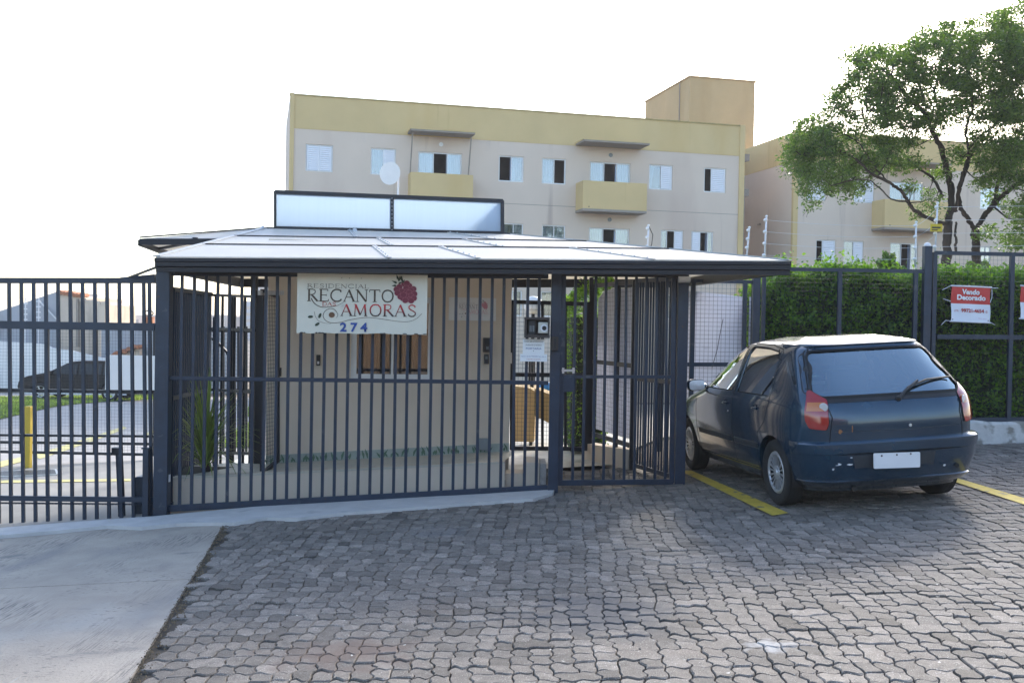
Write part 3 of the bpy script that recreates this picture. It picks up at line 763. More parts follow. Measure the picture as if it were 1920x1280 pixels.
mb.add([gf(WL, -.05, 0), gf(WL, -.05, D), gf(WL, 2.55, D), gf(WL, 2.55, 0)], [(3, 2, 1, 0)])
mb.add([gf(0, -.05, D), gf(WL, -.05, D), gf(WL, 2.55, D), gf(0, 2.55, D)], [(3, 2, 1, 0)])
mb.add([gf(0, 2.55, 0), gf(WL, 2.55, 0), gf(WL, 2.55, D), gf(0, 2.55, D)], [(0, 1, 2, 3)])
mb.build('wall', M['plaster'], gh)
fr = MB(); s0, s1, z0, z1 = win; sm = gpos(735, 640)[0]; t = .035
for bx in ((s0, s1, z0, z0 + t), (s0, s1, z1 - t, z1), (s0, s0 + t, z0 + t, z1 - t), (s1 - t, s1, z0 + t, z1 - t)): fbox(fr, gf, *bx, .02, .075)
wf = fr.build('window', M['white'], gh)
for sa, sb, dd in ((s0 + t, sm + .02, .03), (sm - .02, s1 - t, .05)):
    fr = MB()
    for bx in ((sa, sb, z0 + t, z0 + t + .025), (sa, sb, z1 - t - .025, z1 - t), (sa, sa + .028, z0 + t + .025, z1 - t - .025), (sb - .028, sb, z0 + t + .025, z1 - t - .025)): fbox(fr, gf, *bx, dd - .008, dd + .012)
    fr.build('sash', M['white'], wf)
    g = MB(); g.add([gf(sa + .02, z0 + .05, dd), gf(sb - .02, z0 + .05, dd), gf(sb - .02, z1 - .05, dd), gf(sa + .02, z1 - .05, dd)], [(0, 1, 2, 3)]); g.build('glass_pane', M['darkglass'], wf)
M['wood'] = mat('brown_reflection', (.075, .042, .02), .8, var=.5, scale=4, stretch=(4, 4, .5))  # brown of the street mirrored in the panes, put into a colour
M['woodd'] = mat('dark_curtain', (.05, .035, .025), .8, var=.4, scale=4, stretch=(4, 4, .5))
mb = MB(); vs = []; K = 60
for i in range(K + 1):
    s = s0 - .05 + (s1 - s0 + .1) * i / K; e = .25 + .03 * sin(i * 1.7) + .015 * sin(i * .9)
    vs += [gf(s, z0 - .05, e), gf(s, z0 + (z1 - z0) * .62, e)]
mb.add(vs, [(2 * i, 2 * i + 2, 2 * i + 3, 2 * i + 1) for i in range(K)]); mb.build('curtain', M['wood'], wf, smooth=True)  # folded sheet added to imitate the brown street reflection
# painted tile skirting with green leaf marks
sk = MB(); s_a, s_b = 0, WL
za, zb = gpos(500, 869)[1], gpos(950, 845)[1]
sk.add([gf(0, za, -.012), gf(WL, zb, -.012), gf(WL, zb + .09, -.012), gf(0, za + .09, -.012), gf(0, za + .09, 0), gf(WL, zb + .09, 0)], [(0, 1, 2, 3), (3, 2, 5, 4)])
sk.build('skirting', mat('skirting_tile', (.34, .38, .34), .4, var=.15, scale=9), gh)
M['green'] = mat('green_pattern', (.08, .15, .09), .5, var=.3, scale=20)
mb = MB(); r = random.Random(4)
for k in range(64):
    s = WL * (k + .5) / 64 + r.uniform(-.01, .01); z = za + (zb - za) * s / WL; h = r.uniform(.05, .11)
    if r.random() < .2: continue
    lean = r.uniform(-.05, .05)
    pts = [gf(s, z + .005, -.016), gf(s + lean * .3, z + h * .5, -.016), gf(s + lean, z + h, -.016)]; wd = .014
    mb.add([pts[0] - wu * wd * .3, pts[0] + wu * wd * .3, pts[1] + wu * wd, pts[2], pts[1] - wu * wd], [(0, 1, 2, 3, 4)])
mb.build('leaf_pattern', M['green'], gh)['kind'] = 'stuff'
def wallbox(name, x0, y0, x1, y1, dep, m, label, cat, face=None, fm=None):
    a, b = gpos(x0, y1), gpos(x1, y0)
    t_ = thing(name, gf((a[0] + b[0]) / 2, a[1], 0), label, cat)
    o = fbox(MB(), gf, a[0], b[0], a[1], b[1], -dep, 0).build('casing', M[m], t_); bevel(o, .005)
    if face:
        w_, h_ = b[0] - a[0], b[1] - a[1]
        for f in face: fbox(MB(), gf, a[0] + w_ * f[0], a[0] + w_ * f[1], a[1] + h_ * f[2], a[1] + h_ * f[3], -dep - .006, -dep + .001).build(f[4], M[f[5]], t_)
    return t_
wallbox('doorbell', 593, 665, 601, 685, .03, 'black', 'small black oval push button on the wall left of the guardhouse window', 'doorbell', [(.25, .75, .15, .4, 'button', 'galv')])
wallbox('intercom', 905, 633, 921, 660, .05, 'brown', 'dark brown wall intercom right of the guardhouse window', 'intercom', [(.15, .85, .55, .9, 'grille', 'black'), (.35, .65, .2, .4, 'button', 'grey')])
wallbox('doorbell', 907, 664, 916, 682, .03, 'black', 'small black push button just below the brown wall intercom', 'doorbell', [(.25, .75, .5, .8, 'button', 'grey')])
wallbox('meter_box', 893, 821, 916, 843, .05, 'grey', 'small grey green utility box low on the guardhouse wall', 'utility box', [(.1, .9, .1, .9, 'door', 'grey')])

# platform and low wall in front of the guardhouse
def pz(x): return .285 + .0545 * x
cA, cB = P(319, 897, 10.12), P(947, 865, 10.40)
pf = thing('planter_platform', (-1.6, 10.3, 0), 'low beige wall with a pale coping holding a tiled strip behind the front fence', 'low wall')
u = (V((cB.x, cB.y, 0)) - V((cA.x, cA.y, 0))); L = u.length; u /= L; nn = V((-u.y, u.x, 0))
mb = MB(); K = 10
for (d0, d1, zt0, zb0, nm, mm) in ((0, .12, -.022, -.6, 'wall', 'plaster'), (-.008, .13, .0, -.020, 'coping', 'coping')):
    vs = []
    for i in (0, 1):
        c = V((cA.x, cA.y, 0)) + u * (L * i)
        for dd, hh in ((d0, zb0), (d1, zb0), (d1, zt0), (d0, zt0)): p = c + nn * dd; vs.append((p.x, p.y, pz(p.x) + hh))
    MB().add(vs, [(3, 2, 1, 0), (4, 5, 6, 7), (0, 1, 5, 4), (1, 2, 6, 5), (2, 3, 7, 6), (3, 0, 4, 7)]).build(nm, M[mm], pf)
p0 = V((cA.x, cA.y, 0)) + nn * .13; p1 = V((cB.x, cB.y, 0)) + nn * .13
fl_ = [p0, p1, V((W1.x + .1, W1.y + .02, 0)), V((W0.x, W0.y, 0)), V((LB.x * .0 + -3.02, 11.2, 0)), V((LA.x - .25, 11.1, 0))]
MB().poly([(p.x, p.y, pz(p.x) - .012) for p in fl_]).build('tile_floor', M['tile'], pf)
mb = MB(); mb.add([(p0.x - .02, p0.y, pz(p0.x) - .01), (p0.x + .95, p0.y, pz(p0.x) - .01), (p0.x + .85, p0.y + .6, pz(p0.x) + .015), (p0.x - .1, p0.y + .6, pz(p0.x) + .01)], [(0, 1, 2, 3)])
mb.build('soil', M['joint'], pf)
# tiled vestibule floor and threshold step
def sheet(name, pts, m, parent=None):
    o = MB().poly(pts).build(name, m, parent); return o
fq = [G(950, 885), G(1190, 872), G(1106, 843), G(955, 845)]
vt = MB().add([(p.x, p.y, p.z + .02) for p in fq], [(0, 1, 2, 3)]).build('vestibule_floor', M['tile']); vt['kind'] = 'structure'
fq2 = [(947, 935), (1040, 925), (1235, 905), (1190, 868), (950, 885)]
vp = MB().add([V(G(*p)) + V((0, 0, .014)) for p in fq2], [(0, 1, 2, 3, 4)])
# (pavers continue below; no extra sheet)
st = thing('stone_step', P(1005, 920, 10.42), 'low rendered block with a rough stone face behind the fence left of the gate post', 'step')
a, b = P(985, 922, 10.45), P(1012, 866, 10.45)
bevel(MB().box((a.x, 10.42, a.z - .05), (b.x, 10.9, b.z)).build('block', M['plaster'], st), .01)
c_, d_ = P(1008, 922, 10.40), P(1025, 868, 10.40)
M['stone'] = mat('rough_stone', (.40, .38, .36), .9, var=.3, scale=12, bump=1.0, bscale=25)
bevel(MB().box((b.x + .003, 10.42, a.z - .05), (d_.x, 10.85, b.z - .012)).build('stone_face', M['stone'], st), .012)
a, b = P(947, 925, 10.5), P(984, 888, 10.5)
bs = MB().box((a.x, 10.5, a.z - .05), (b.x, 10.8, b.z)).build('low_step', M['plaster'], None); tag(bs, 'low beige step between the planter wall end and the stone faced block', 'step')
# ================================================================ canopy roof
cn = thing('canopy', (-.5, 9.7, 2.2), 'wide low canopy of white sheets with a black gutter over the guardhouse and gates', 'canopy')
F0, F1 = P(293, 484, 9.45), P(1481, 491, 9.75)
R0, R1 = P(497, 430, 12.3), P(955, 441, 12.55)
B1 = P(1481, 491, 9.75) + V((-.35, 4.2, .02)); B0 = F0 + V((-.35, 4.2, .0))
M0 = P(408, 447, 11.5)
# panels of the front slope
def lerp(a, b, t): return a + (b - a) * t
seams = [0.0, 0.30, .60, 1.0]
def row(t): return lerp(F0, R0, t), lerp(F1, R1, t)
def panel(q, name='roof_panel', th=.016, up=V((0, 0, 1))):
    q = [V(p) for p in q]; n = (q[1] - q[0]).cross(q[2] - q[0]).normalized()
    if n.z < 0: n = -n
    c = sum(q, V((0, 0, 0))) / len(q); q = [p + (c - p).normalized() * .007 for p in q]
    return MB().prism(q, n * th).build(name, M['roof'], cn)
rowt = [0, .36, .66, 1.0]
cols = [[0, .36, .50, .78, 1.0], [0, .40, .64, 1.0], [0, .34, .74, 1.0]]
for r_ in range(3):
    a0, a1 = row(rowt[r_]); b0, b1 = row(rowt[r_ + 1])
    cc = cols[r_]
    for k in range(len(cc) - 1):
        n_ = 1
        panel([lerp(a0, a1, cc[k]), lerp(a0, a1, cc[k + 1]), lerp(b0, b1, cc[k + 1]), lerp(b0, b1, cc[k])])
# side slopes and rear slope
panel([F1, B1, R1 + V((0.0, .6, 0)), R1]); panel([R0, R0 + V((-.1, .6, 0)), B0, F0])
panel([R0 + V((-.1, .6, 0)), R1 + V((0, .6, 0)), B1, B0])
# dark seam battens and their screws
mb = MB()
for t in rowt[1:3]:
    a, b = row(t); mb.beam(a + V((0, 0, .022)), b + V((0, 0, .022)), .022, .012)
mb.build('batten', M['brown'], cn)
mb = MB(); sc = MB()
for r_ in range(3):
    a0, a1 = row(rowt[r_]); b0, b1 = row(rowt[r_ + 1])
    for c_ in cols[r_][1:-1]:
        a, b = lerp(a0, a1, c_), lerp(b0, b1, c_); mb.beam(a + V((0, 0, .02)), b + V((0, 0, .02)), .05, .010)
        for k in range(7):
            p = a.lerp(b, (k + .5) / 7) + V((0, 0, .026)); sc.lathe([(.011, 0), (.009, .008), (0, .01)], p, (0, 0, 1), 6)
for a, b in ((F0, R0), (F1, R1)): mb.beam(a + V((0, 0, .02)), b + V((0, 0, .02)), .07, .012)
mb.build('cover_strip', mat('grey_strip', (.45, .44, .42), .5), cn); sc.build('screws', M['steel'], cn)['kind'] = 'stuff'
# gutter / fascia: stepped profile
def profile_run(a, b, prof, name, m, out=V((0, -1, 0))):
    vs = []; n = len(prof)
    for p in (a, b):
        for o_, h in prof: vs.append(p + out * o_ + V((0, 0, h)))
    fs = [(i, (i + 1) % n, n + (i + 1) % n, n + i) for i in range(n)] + [tuple(range(n - 1, -1, -1)), tuple(range(n, 2 * n))]
    return MB().add(vs, fs).build(name, M[m], cn)
prof = [(-.06, .0), (.055, .0), (.055, -.03), (.04, -.036), (.04, -.075), (.01, -.085), (.01, -.125), (-.06, -.125)]
profile_run(F0 + V((0, 0, .0)), F1 + V((0, 0, .0)), prof, 'gutter', 'fascia')
profile_run(F1 + V((.0, .07, 0)), B1, [(-.06, 0), (.03, 0), (.02, -.11), (-.06, -.11)], 'side_fascia', 'fascia', V((1, 0, 0)))
profile_run(F0 + V((.0, .07, 0)), B0, [(-.06, 0), (.03, 0), (.02, -.11), (-.06, -.11)], 'side_fascia', 'fascia', V((-1, 0, 0)))
profile_run(B0 + V((.07, 0, 0)), B1 - V((.07, 0, 0)), [(-.06, 0), (.03, 0), (.02, -.11), (-.06, -.11)], 'rear_fascia', 'fascia', V((0, 1, 0)))
# beam under the gutter along the fence head, rafters
a, b = fl(330, 508), fl(1020, 513); MB().beam(a, b, .06, .07).build('beam', M['fascia'], cn)
a, b = fl(1050, 511), fl(1275, 514); MB().beam(a, b, .06, .07).build('beam', M['fascia'], cn)
for t in (.12, .3, .5, .7, .88):
    a, b = lerp(F0, F1, t), lerp(R0, R1, min(1, max(0, (t - .15) / .7)))
    MB().beam(a + V((0, .1, -.05)), b + V((0, 0, -.05)), .04, .06).build('rafter', M['dark'], cn)
for p in ((B0.x + .25, B0.y - .2), (B1.x - .3, B1.y - .2)):
    MB().beam((p[0], p[1], gz(*p)), (p[0], p[1], 2.3), .08, .08, (0, 1, 0)).build('post', M['dark'], cn)

# raised skylight box
sk = thing('skylight', (R0.x + 1.4, 12.5, 2.78), 'raised skylight box of translucent bluish sheets in a dark frame on top of the canopy', 'skylight')
KA, KB = P(516, 430, 12.3), P(942, 440, 12.5)
KAt, KBt = P(516, 360, 12.3), P(942, 377, 12.5)
M['poly'] = mat('translucent_sheet', (.42, .50, .58), .25, var=.06, scale=3, stretch=(14, 1, .05))
pn = M['poly'].node_tree; bs_ = pn.nodes['Principled BSDF']; bs_.inputs['Alpha'].default_value = 1
tl = pn.nodes.new('ShaderNodeBsdfTranslucent'); tl.inputs[0].default_value = (.34, .45, .58, 1)
ms = pn.nodes.new('ShaderNodeMixShader'); ms.inputs[0].default_value = .6; oo = [x for x in pn.nodes if x.type == 'OUTPUT_MATERIAL'][0]
pn.links.new(bs_.outputs[0], ms.inputs[1]); pn.links.new(tl.outputs[0], ms.inputs[2]); pn.links.new(ms.outputs[0], oo.inputs[0])
dd = V((-.1, .75, .0))
def skin(a, b, c, d, nm): return MB().add([a, b, c, d], [(0, 1, 2, 3)]).build(nm, M['poly'], sk)
m0, m1 = KA.lerp(KB, .511), KAt.lerp(KBt, .511)
skin(KA, m0, m1, KAt, 'front_sheet'); skin(m0, KB, KBt, m1, 'front_sheet')
skin(KA + dd, KB + dd, KBt + dd, KAt + dd, 'rear_sheet')
skin(KA, KA + dd, KAt + dd, KAt, 'side_sheet'); skin(KB, KBt, KBt + dd, KB + dd, 'side_sheet')
for a, b, w_ in ((KAt, KBt, .045), (KA + V((0, 0, .012)), KB + V((0, 0, .012)), .05), (KA, KAt, .03), (KB, KBt, .045), (m0, m1, .04)):
    o = MB().beam(a, b, w_, w_, (0, 1, 0)).build('frame_bar', M['dark'], sk)
for a, b in ((KAt + dd, KBt + dd), (KA + dd, KAt + dd), (KB + dd, KBt + dd), (KAt, KAt + dd), (KBt, KBt + dd)):
    MB().beam(a, b, .035, .035, (0, 1, .1)).build('frame_bar', M['dark'], sk)
mb = MB(); mb.beam(R0 + V((-.03, -.02, .0)), R1 + V((0.08, -.02, 0)), .06, .05); mb.build('curb', M['dark'], sk)
mb = MB()
for k in range(9): p = m0.lerp(m1, (k + .5) / 9); mb.lathe([(.006, 0), (0, .006)], p + V((0, -.024, 0)), (0, -1, 0), 6)
mb.build('rivets', M['galv'], sk)['kind'] = 'stuff'
# upper left wing of the roof
wg = thing('roof_wing', P(330, 470, 11.6), 'thin black edged roof wing sticking out to the left behind the canopy, white on top', 'canopy')
WA = P(262, 450, 11.5); WB = P(326, 476, 13.9); WC = P(430, 450, 11.75); WD = P(420, 470, 13.9)
WR = P(496, 430, 12.25)
MB().prism([WA, WC, WR], (0, 0, .015)).build('top_sheet', M['roof'], wg)
MB().prism([WA + V((0, .02, -.01)), WC + V((0, .02, -.01)), WD, WB], (0, 0, .012)).build('under_sheet', M['roof'], wg)
def wb_(a, b, h, dz=0): MB().beam(a + V((0, 0, dz)), b + V((0, 0, dz)), .04, h).build('edge_beam', M['fascia'], wg)
wb_(WA, WC, .07, -.02); wb_(WA, WB, .07, -.03); wb_(WB, WD, .07, -.03); MB().beam(WA + V((0, 0, .03)), WR + V((0, 0, .02)), .02, .018).build('ridge_strip', M['brown'], wg)
MB().beam(WA.lerp(WB, .5), WA.lerp(WC, .62), .05, .06).build('rafter', M['dark'], wg)
o = MB().tube([P(493, 425, 12.2), P(486, 434, 12.1), P(484, 446, 11.6)], .018, 8).build('cable', M['galv'], cn, smooth=True)
MB().tube([P(665, 432, 12.3), P(668, 446, 12.1), P(672, 452, 11.9)], .03, 8).build('cable', M['galv'], cn, smooth=True)
# ================================================================ apartment blocks
BU = V((.9709, .2395, 0)).normalized(); BN = V((-BU.y, BU.x, 0))
O1 = P(541, 400, 40.4); O1.z = 0
def bf(s, z, d): return O1 + BU * s + BN * d + V((0, 0, z))
def bp(px, py, d=0):
    p = toplane(px, py, bf(0, 0, d), BN); return ((V((p.x, p.y, 0)) - O1).dot(BU), p.z)
ZTOP = bp(541, 175)[1]; ZBASE = -2.6
print('roof z', ZTOP, bp(1390, 236), bp(1035, 297), bp(1035, 423))
FLOOR = 2.78
WT = bp(1035, 297)[1]; WB_ = bp(1035, 345)[1]
SR = bp(1395, 236)[0]
def prect(x0, y0, x1, y1, top=None, bot=None):
    a, b = bp((x0 + x1) / 2, (y0 + y1) / 2 + (y1 - y0) / 2), bp((x0 + x1) / 2, (y0 + y1) / 2 - (y1 - y0) / 2)
    return [bp(x0, (y0 + y1) / 2)[0], bp(x1, (y0 + y1) / 2)[0], a[1] if bot is None else bot, b[1] if top is None else top]
# (x0, y0, x1, y1, list of (fraction, content)): S shutter, C curtain, B blue curtain, P purple, D dark open, G glass
WINS1 = [
 (573, 274, 624, 324, 'SS'), (695, 279, 742, 327, 'BS'), (935, 292, 982, 341, 'DC'), (1016, 297, 1061, 345, 'CD'),
 (1217, 310, 1261, 357, 'GS'), (1320, 317, 1361, 362, 'dS'),
 (943, 420, 981, 462, 'GC'), (1016, 423, 1060, 466, 'CC'), (1239, 433, 1281, 477, 'PDS'), (1296, 435, 1337, 480, 'SDG'),
]
DOORS1 = [(784, 285, 866, 330, 'CDC'), (1106, 303, 1182, 352, 'CDC'), (1104, 426, 1180, 474, 'CDC')]
def fill_window(parent, s0, s1, z0, z1, code, f, name='window'):
    t = .05; fr = MB(); d0, d1 = .05, .11
    for b in ((s0, s1, z0, z0 + t), (s0, s1, z1 - t, z1), (s0, s0 + t, z0 + t, z1 - t), (s1 - t, s1, z0 + t, z1 - t)): fbox(fr, f, *b, d0, d1)
    W = s1 - s0 - 2 * t; cell = {'d': .45}; ws = [cell.get(c, .6 if c in 'PG' and len(code) > 2 else 1.0) for c in code]; tot = sum(ws); x = s0 + t
    wn_ = None; parts = []
    for c, q in zip(code, ws):
        a, b = x, x + W * q / tot; x = b
        fbox(fr, f, a, a + .03, z0 + t, z1 - t, d0 - .01, d1 - .02) if a > s0 + t + .01 else None
        parts.append((c, a, b))
    o = fr.build(name, M['white'], parent)
    for c, a, b in parts:
        za, zb = z0 + t, z1 - t
        if c == 'S':
            sh = MB(); n = max(6, int((zb - za) / .075)); h = (zb - za) / n; vs = []
            fbox(sh, f, a + .005, a + .05, za, zb, d0 - .03, d0 + .005); fbox(sh, f, b - .05, b - .005, za, zb, d0 - .03, d0 + .005)
            for k in range(n):
                z = za + k * h
                sh.add([f(a + .05, z, d0 - .028), f(b - .05, z, d0 - .028), f(b - .05, z + h * .85, d0 + .004), f(a + .05, z + h * .85, d0 + .004), f(a + .05, z + h, d0 - .028), f(b - .05, z + h, d0 - .028)], [(0, 1, 2, 3), (3, 2, 5, 4)])
            sh.build('shutter', M['shutter'], o)
        elif c in 'CBPG':
            fbox(MB(), f, a, b, za, zb, d0 + .02, d0 + .024).build('glass_pane', M['glass'], o)
            if c in 'CBP':
                cu = MB(); n = 14; vs = []
                for k in range(n + 1):
                    s = a + (b - a) * k / n; e = .24 + .035 * (k % 2) + .01 * sin(k * 2.1); vs += [f(s, za - .02, e), f(s, zb + .02, e)]
                cu.add(vs, [(2 * k, 2 * k + 2, 2 * k + 3, 2 * k + 1) for k in range(n)])
                cu.build('curtain', M[{'C': 'curtain', 'B': 'curtain_blue', 'P': 'curtain_purple'}[c]], o)
            else:
                cu = MB().add([f(a, za, .28), f(a + (b - a) * .35, za, .3), f(a + (b - a) * .6, zb, .3), f(a, zb, .28)], [(0, 1, 2, 3)]); cu.build('curtain', M['curtain_blue'], o)
    return o
bd = thing('apartment_block', bf(SR / 2, ZBASE, 3.4), 'long three storey beige apartment block with a yellow roof band, behind the canopy', 'building')
rects = []
for x0, y0, x1, y1, code in WINS1:
    low = y0 > 400
    r = prect(x0, y0, x1, y1); r[3] = WT - (FLOOR if low else 0); r[2] = WB_ - (FLOOR if low else 0); rects.append((r, code))
for x0, y0, x1, y1, code in DOORS1:
    low = y0 > 400
    r = prect(x0, y0, x1, y1); r[3] = WT - (FLOOR if low else 0) - .03; r[2] = r[3] - 1.95; rects.append((r, code))
for (r, code) in list(rects):        # lower storey, seen through the gates
    if r[3] < WT - FLOOR / 2:
        q = list(r); q[3] -= FLOOR; q[2] -= FLOOR; rects.append((q, 'GC' if q[1] - q[0] < 1.5 else 'CDC'))
rects = [(r, c) for r, c in rects]
mb = MB(); ZY = ZTOP - 1.36
wall_grid(mb, 0.16, SR - .2, ZBASE, ZY, [tuple(r) for r, c in rects], bf, .16)
mb.add([bf(0, ZBASE, 0), bf(0, ZBASE, 6.8), bf(0, ZTOP, 6.8), bf(0, ZTOP, 0)], [(0, 1, 2, 3)])
mb.add([bf(SR, ZBASE, 0), bf(SR, ZBASE, 6.8), bf(SR, ZTOP, 6.8), bf(SR, ZTOP, 0)], [(3, 2, 1, 0)])
mb.add([bf(0, ZBASE, 6.8), bf(SR, ZBASE, 6.8), bf(SR, ZTOP, 6.8), bf(0, ZTOP, 6.8)], [(3, 2, 1, 0)])
mb.add([bf(0, ZY + .4, .1), bf(SR, ZY + .4, .1), bf(SR, ZY + .4, 6.7), bf(0, ZY + .4, 6.7)], [(0, 1, 2, 3)])
mb.build('wall', M['facade'], bd)
y = MB(); fbox(y, bf, 0.16, SR - .2, ZY, ZTOP - .06, -.012, .14); y.build('roof_band', M['yellow'], bd)
y = MB(); fbox(y, bf, -.0, .16, ZBASE, ZTOP + .02, -.05, .14); y.build('corner_pilaster', M['yellow'], bd)
y = MB(); fbox(y, bf, SR - .2, SR + .04, ZBASE, ZTOP - .0, -.06, .2); y.build('corner_pilaster', M['yellow'], bd)
y = MB(); fbox(y, bf, -.03, SR + .0, ZTOP - .06, ZTOP - .005, -.045, .2); y.build('roof_coping', mat('coping_yellow', (.38, .30, .12), .9), bd)
mb = MB(); fbox(mb, bf, .16, SR - .2, WB_ - .92, WB_ - .90, -.004, .01); fbox(mb, bf, .16, SR - .2, WB_ - .92 - FLOOR, WB_ - .90 - FLOOR, -.004, .01); mb.build('expansion_joint', M['slab'], bd)
# near-black sheet painting the shade of the rooms behind the openings
mb = MB(); fbox(mb, bf, .3, SR - .3, ZBASE + .1, ZY, 1.6, 1.7); mb.build('room_shade_sheet', M['interior'], bd)
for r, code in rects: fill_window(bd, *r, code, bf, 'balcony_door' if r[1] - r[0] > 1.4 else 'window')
def balcony(parent, f, s0, s1, zt, zb, out, slabz=None, openframe=False):
    b = MB(); th = .1
    fbox(b, f, s0, s1, zb, zt, -out, -out + th); fbox(b, f, s0, s0 + th, zb, zt, -out + th, .0); fbox(b, f, s1 - th, s1, zb, zt, -out + th, .0)
    o = b.build('balcony', M['yellow'], parent)
    fbox(MB(), f, s0, s1, zb - .1, zb - .001, -out, 0).build('floor_slab', M['slab'], o)
    fbox(MB(), f, s0 + .25, s0 + .28, zb + .05, zb + .1, -out - .02, -out + .0).build('drain_spout', M['dark'], o)
    if slabz:
        q = fbox(MB(), f, s0 - .05, s1 + .02, slabz - .02, slabz + .05, -out - .15, -.012).build('canopy_slab', M['slab'], parent)
        fbox(MB(), f, s0 - .07, s1 + .04, slabz + .05, slabz + .10, -out - .17, -.012).build('slab_edge', M['yellow'], q)
# upper balconies
OUT = 1.0
q = bp(1093, 380, -OUT)[0], bp(1199, 380, -OUT)[0]
b2 = (bp(1093, 370, -OUT)[0], bp(1213, 370, -OUT)[0])
zt = bp(1150, 341, -OUT)[1]; zb = bp(1150, 393, -OUT)[1]; zs = bp(1150, 266, -OUT)[1]
balcony(bd, bf, b2[0], b2[1], zt, zb, OUT, zs - .05)
b1 = (bp(770, 350, -.75)[0], bp(887, 350, -.75)[0])
balcony(bd, bf, b1[0], b1[1], zt, zb, .75, zs - .02)
mb = MB()
for s in (b1[0] + .06, b1[1] - .08): mb.beam(bf(s, zt, -.1), bf(s, zs - .08, -.62), .05, .03)
mb.build('canopy_strut', M['slab'], bd)
balcony(bd, bf, b2[0], b2[1], zt - FLOOR, zb - FLOOR, OUT)
for px, py in ((827, 271), (1145, 291), (1143, 412)):
    s, z = bp(px, py); MB().lathe([(0, .02), (.09, .02), (.09, 0)], bf(s, z, 0), -BN, 12).build('wall_lamp', M['grey' if px > 900 else 'white'], bd)

# stair and tank tower behind
TO = P(1290, 300, 52.0); TO.z = 0
def tf(s, z, d): return TO + BU * s + BN * d + V((0, 0, z))
zt_ = P(1290, 142, 52.0).z
tw = thing('water_tank_tower', tf(1.8, ZBASE, 3), 'tall plain ochre tower rising behind the right end of the main block', 'tower')
t1 = MB(); fbox(t1, tf, 0, 3.62, ZTOP - 2.0, zt_ - .08, 0, 6.1); t1.build('tank_wall', M['ochre'], tw)
fbox(MB(), tf, .2, 3.35, ZBASE, ZTOP - 2.0, .15, 5.9).build('stair_wall', M['facade'], tw)
fbox(MB(), tf, -.04, 3.66, zt_ - .08, zt_, -.04, 6.14).build('coping', mat('coping_ochre', (.33, .22, .09), .9), tw)
MB().tube([tf(-.02, ZTOP - 1, 1.2), tf(-.02, zt_ - .1, 1.2)], .03, 6).build('downpipe', M['slab'], tw)
MB().tube([tf(-.5 + .6, zt_, 2.9), tf(.1, zt_ + .75, 2.9)], .025, 6).build('lightning_rod', M['slab'], tw)

# second block at the right
O2 = bf(0, 0, 0); s2 = bp(1490, 300)[0]
b2t = thing('apartment_block', bf(s2 + 7, ZBASE, 3.2), 'second beige apartment block with a yellow roof band, half hidden behind the spreading tree', 'building')
ZT2 = bp(1490, 244)[1]
WT2 = bp(1530, 332)[1]; WB2 = bp(1530, 376)[1]
rects2 = []
for x0, y0, x1, y1, code in ((1512, 331, 1549, 376, 'SS'), (1600, 338, 1639, 380, 'SS'), (1838, 352, 1878, 394, 'GS'), (1530, 447, 1567, 490, 'dS'), (1582, 450, 1619, 491, 'GS'), (1838, 462, 1858, 500, 'GG'), (1668, 345, 1731, 380, 'CCG'), (1669, 456, 1721, 500, 'CDG')):
    low = y0 > 400; r = prect(x0, y0, x1, y1); r[3] = WT2 - (FLOOR if low else 0); r[2] = WB2 - (FLOOR if low else 0)
    if r[1] - r[0] > 1.4: r[2] = r[3] - 1.95
    rects2.append((r, code))
S2 = s2 + 17; mb = MB(); ZY2 = ZT2 - 1.36
wall_grid(mb, s2 + .18, S2, ZBASE, ZY2, [tuple(r) for r, c in rects2], bf, .16)
mb.add([bf(s2, ZBASE, 0), bf(s2, ZBASE, 5.9), bf(s2, ZY2, 5.9), bf(s2, ZY2, 0)], [(0, 1, 2, 3)])
mb.add([bf(s2, ZBASE, 5.9), bf(S2, ZBASE, 5.9), bf(S2, ZT2, 5.9), bf(s2, ZT2, 5.9)], [(3, 2, 1, 0)])
mb.add([bf(S2, ZBASE, 0), bf(S2, ZBASE, 5.9), bf(S2, ZT2, 5.9), bf(S2, ZT2, 0)], [(3, 2, 1, 0)])
mb.add([bf(s2, ZY2 + .4, .1), bf(S2, ZY2 + .4, .1), bf(S2, ZY2 + .4, 5.9), bf(s2, ZY2 + .4, 5.9)], [(0, 1, 2, 3)])
mb.build('wall', M['facade'], b2t)
fbox(MB(), bf, s2 - .012, S2, ZY2, ZT2 - .06, -.012, .14).build('roof_band', M['yellow'], b2t)
fbox(MB(), bf, s2 - .012, s2 + .12, ZY2, ZT2 - .06, .142, 5.95).build('roof_band', M['yellow'], b2t)
fbox(MB(), bf, s2 - .04, s2 + .18, ZBASE, ZY2 - .001, -.05, .13).build('corner_pilaster', M['yellow'], b2t)
fbox(MB(), bf, s2 - .04, S2 + .04, ZT2 - .06, ZT2, -.045, .2).build('roof_coping', bpy.data.materials['coping_yellow'], b2t)
fbox(MB(), bf, s2 + .3, S2 - .3, ZBASE + .1, ZY2, 1.6, 1.7).build('room_shade_sheet', M['interior'], b2t)  # room shade painted as a near-black sheet here too
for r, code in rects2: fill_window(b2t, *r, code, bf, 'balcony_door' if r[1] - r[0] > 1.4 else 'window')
c_ = (bp(1659, 400, -OUT)[0], bp(1778, 400, -OUT)[0])
balcony(b2t, bf, c_[0], c_[1], bp(1700, 375, -OUT)[1], bp(1700, 427, -OUT)[1], OUT, bp(1700, 305, -OUT)[1])
s_, z_ = bp(1476, 409); MB().box(bf(s2 - .02, z_ , 3), bf(s2 - .06, z_ + .06, 3.3)).build('wall_vent', M['slab'], b2t)
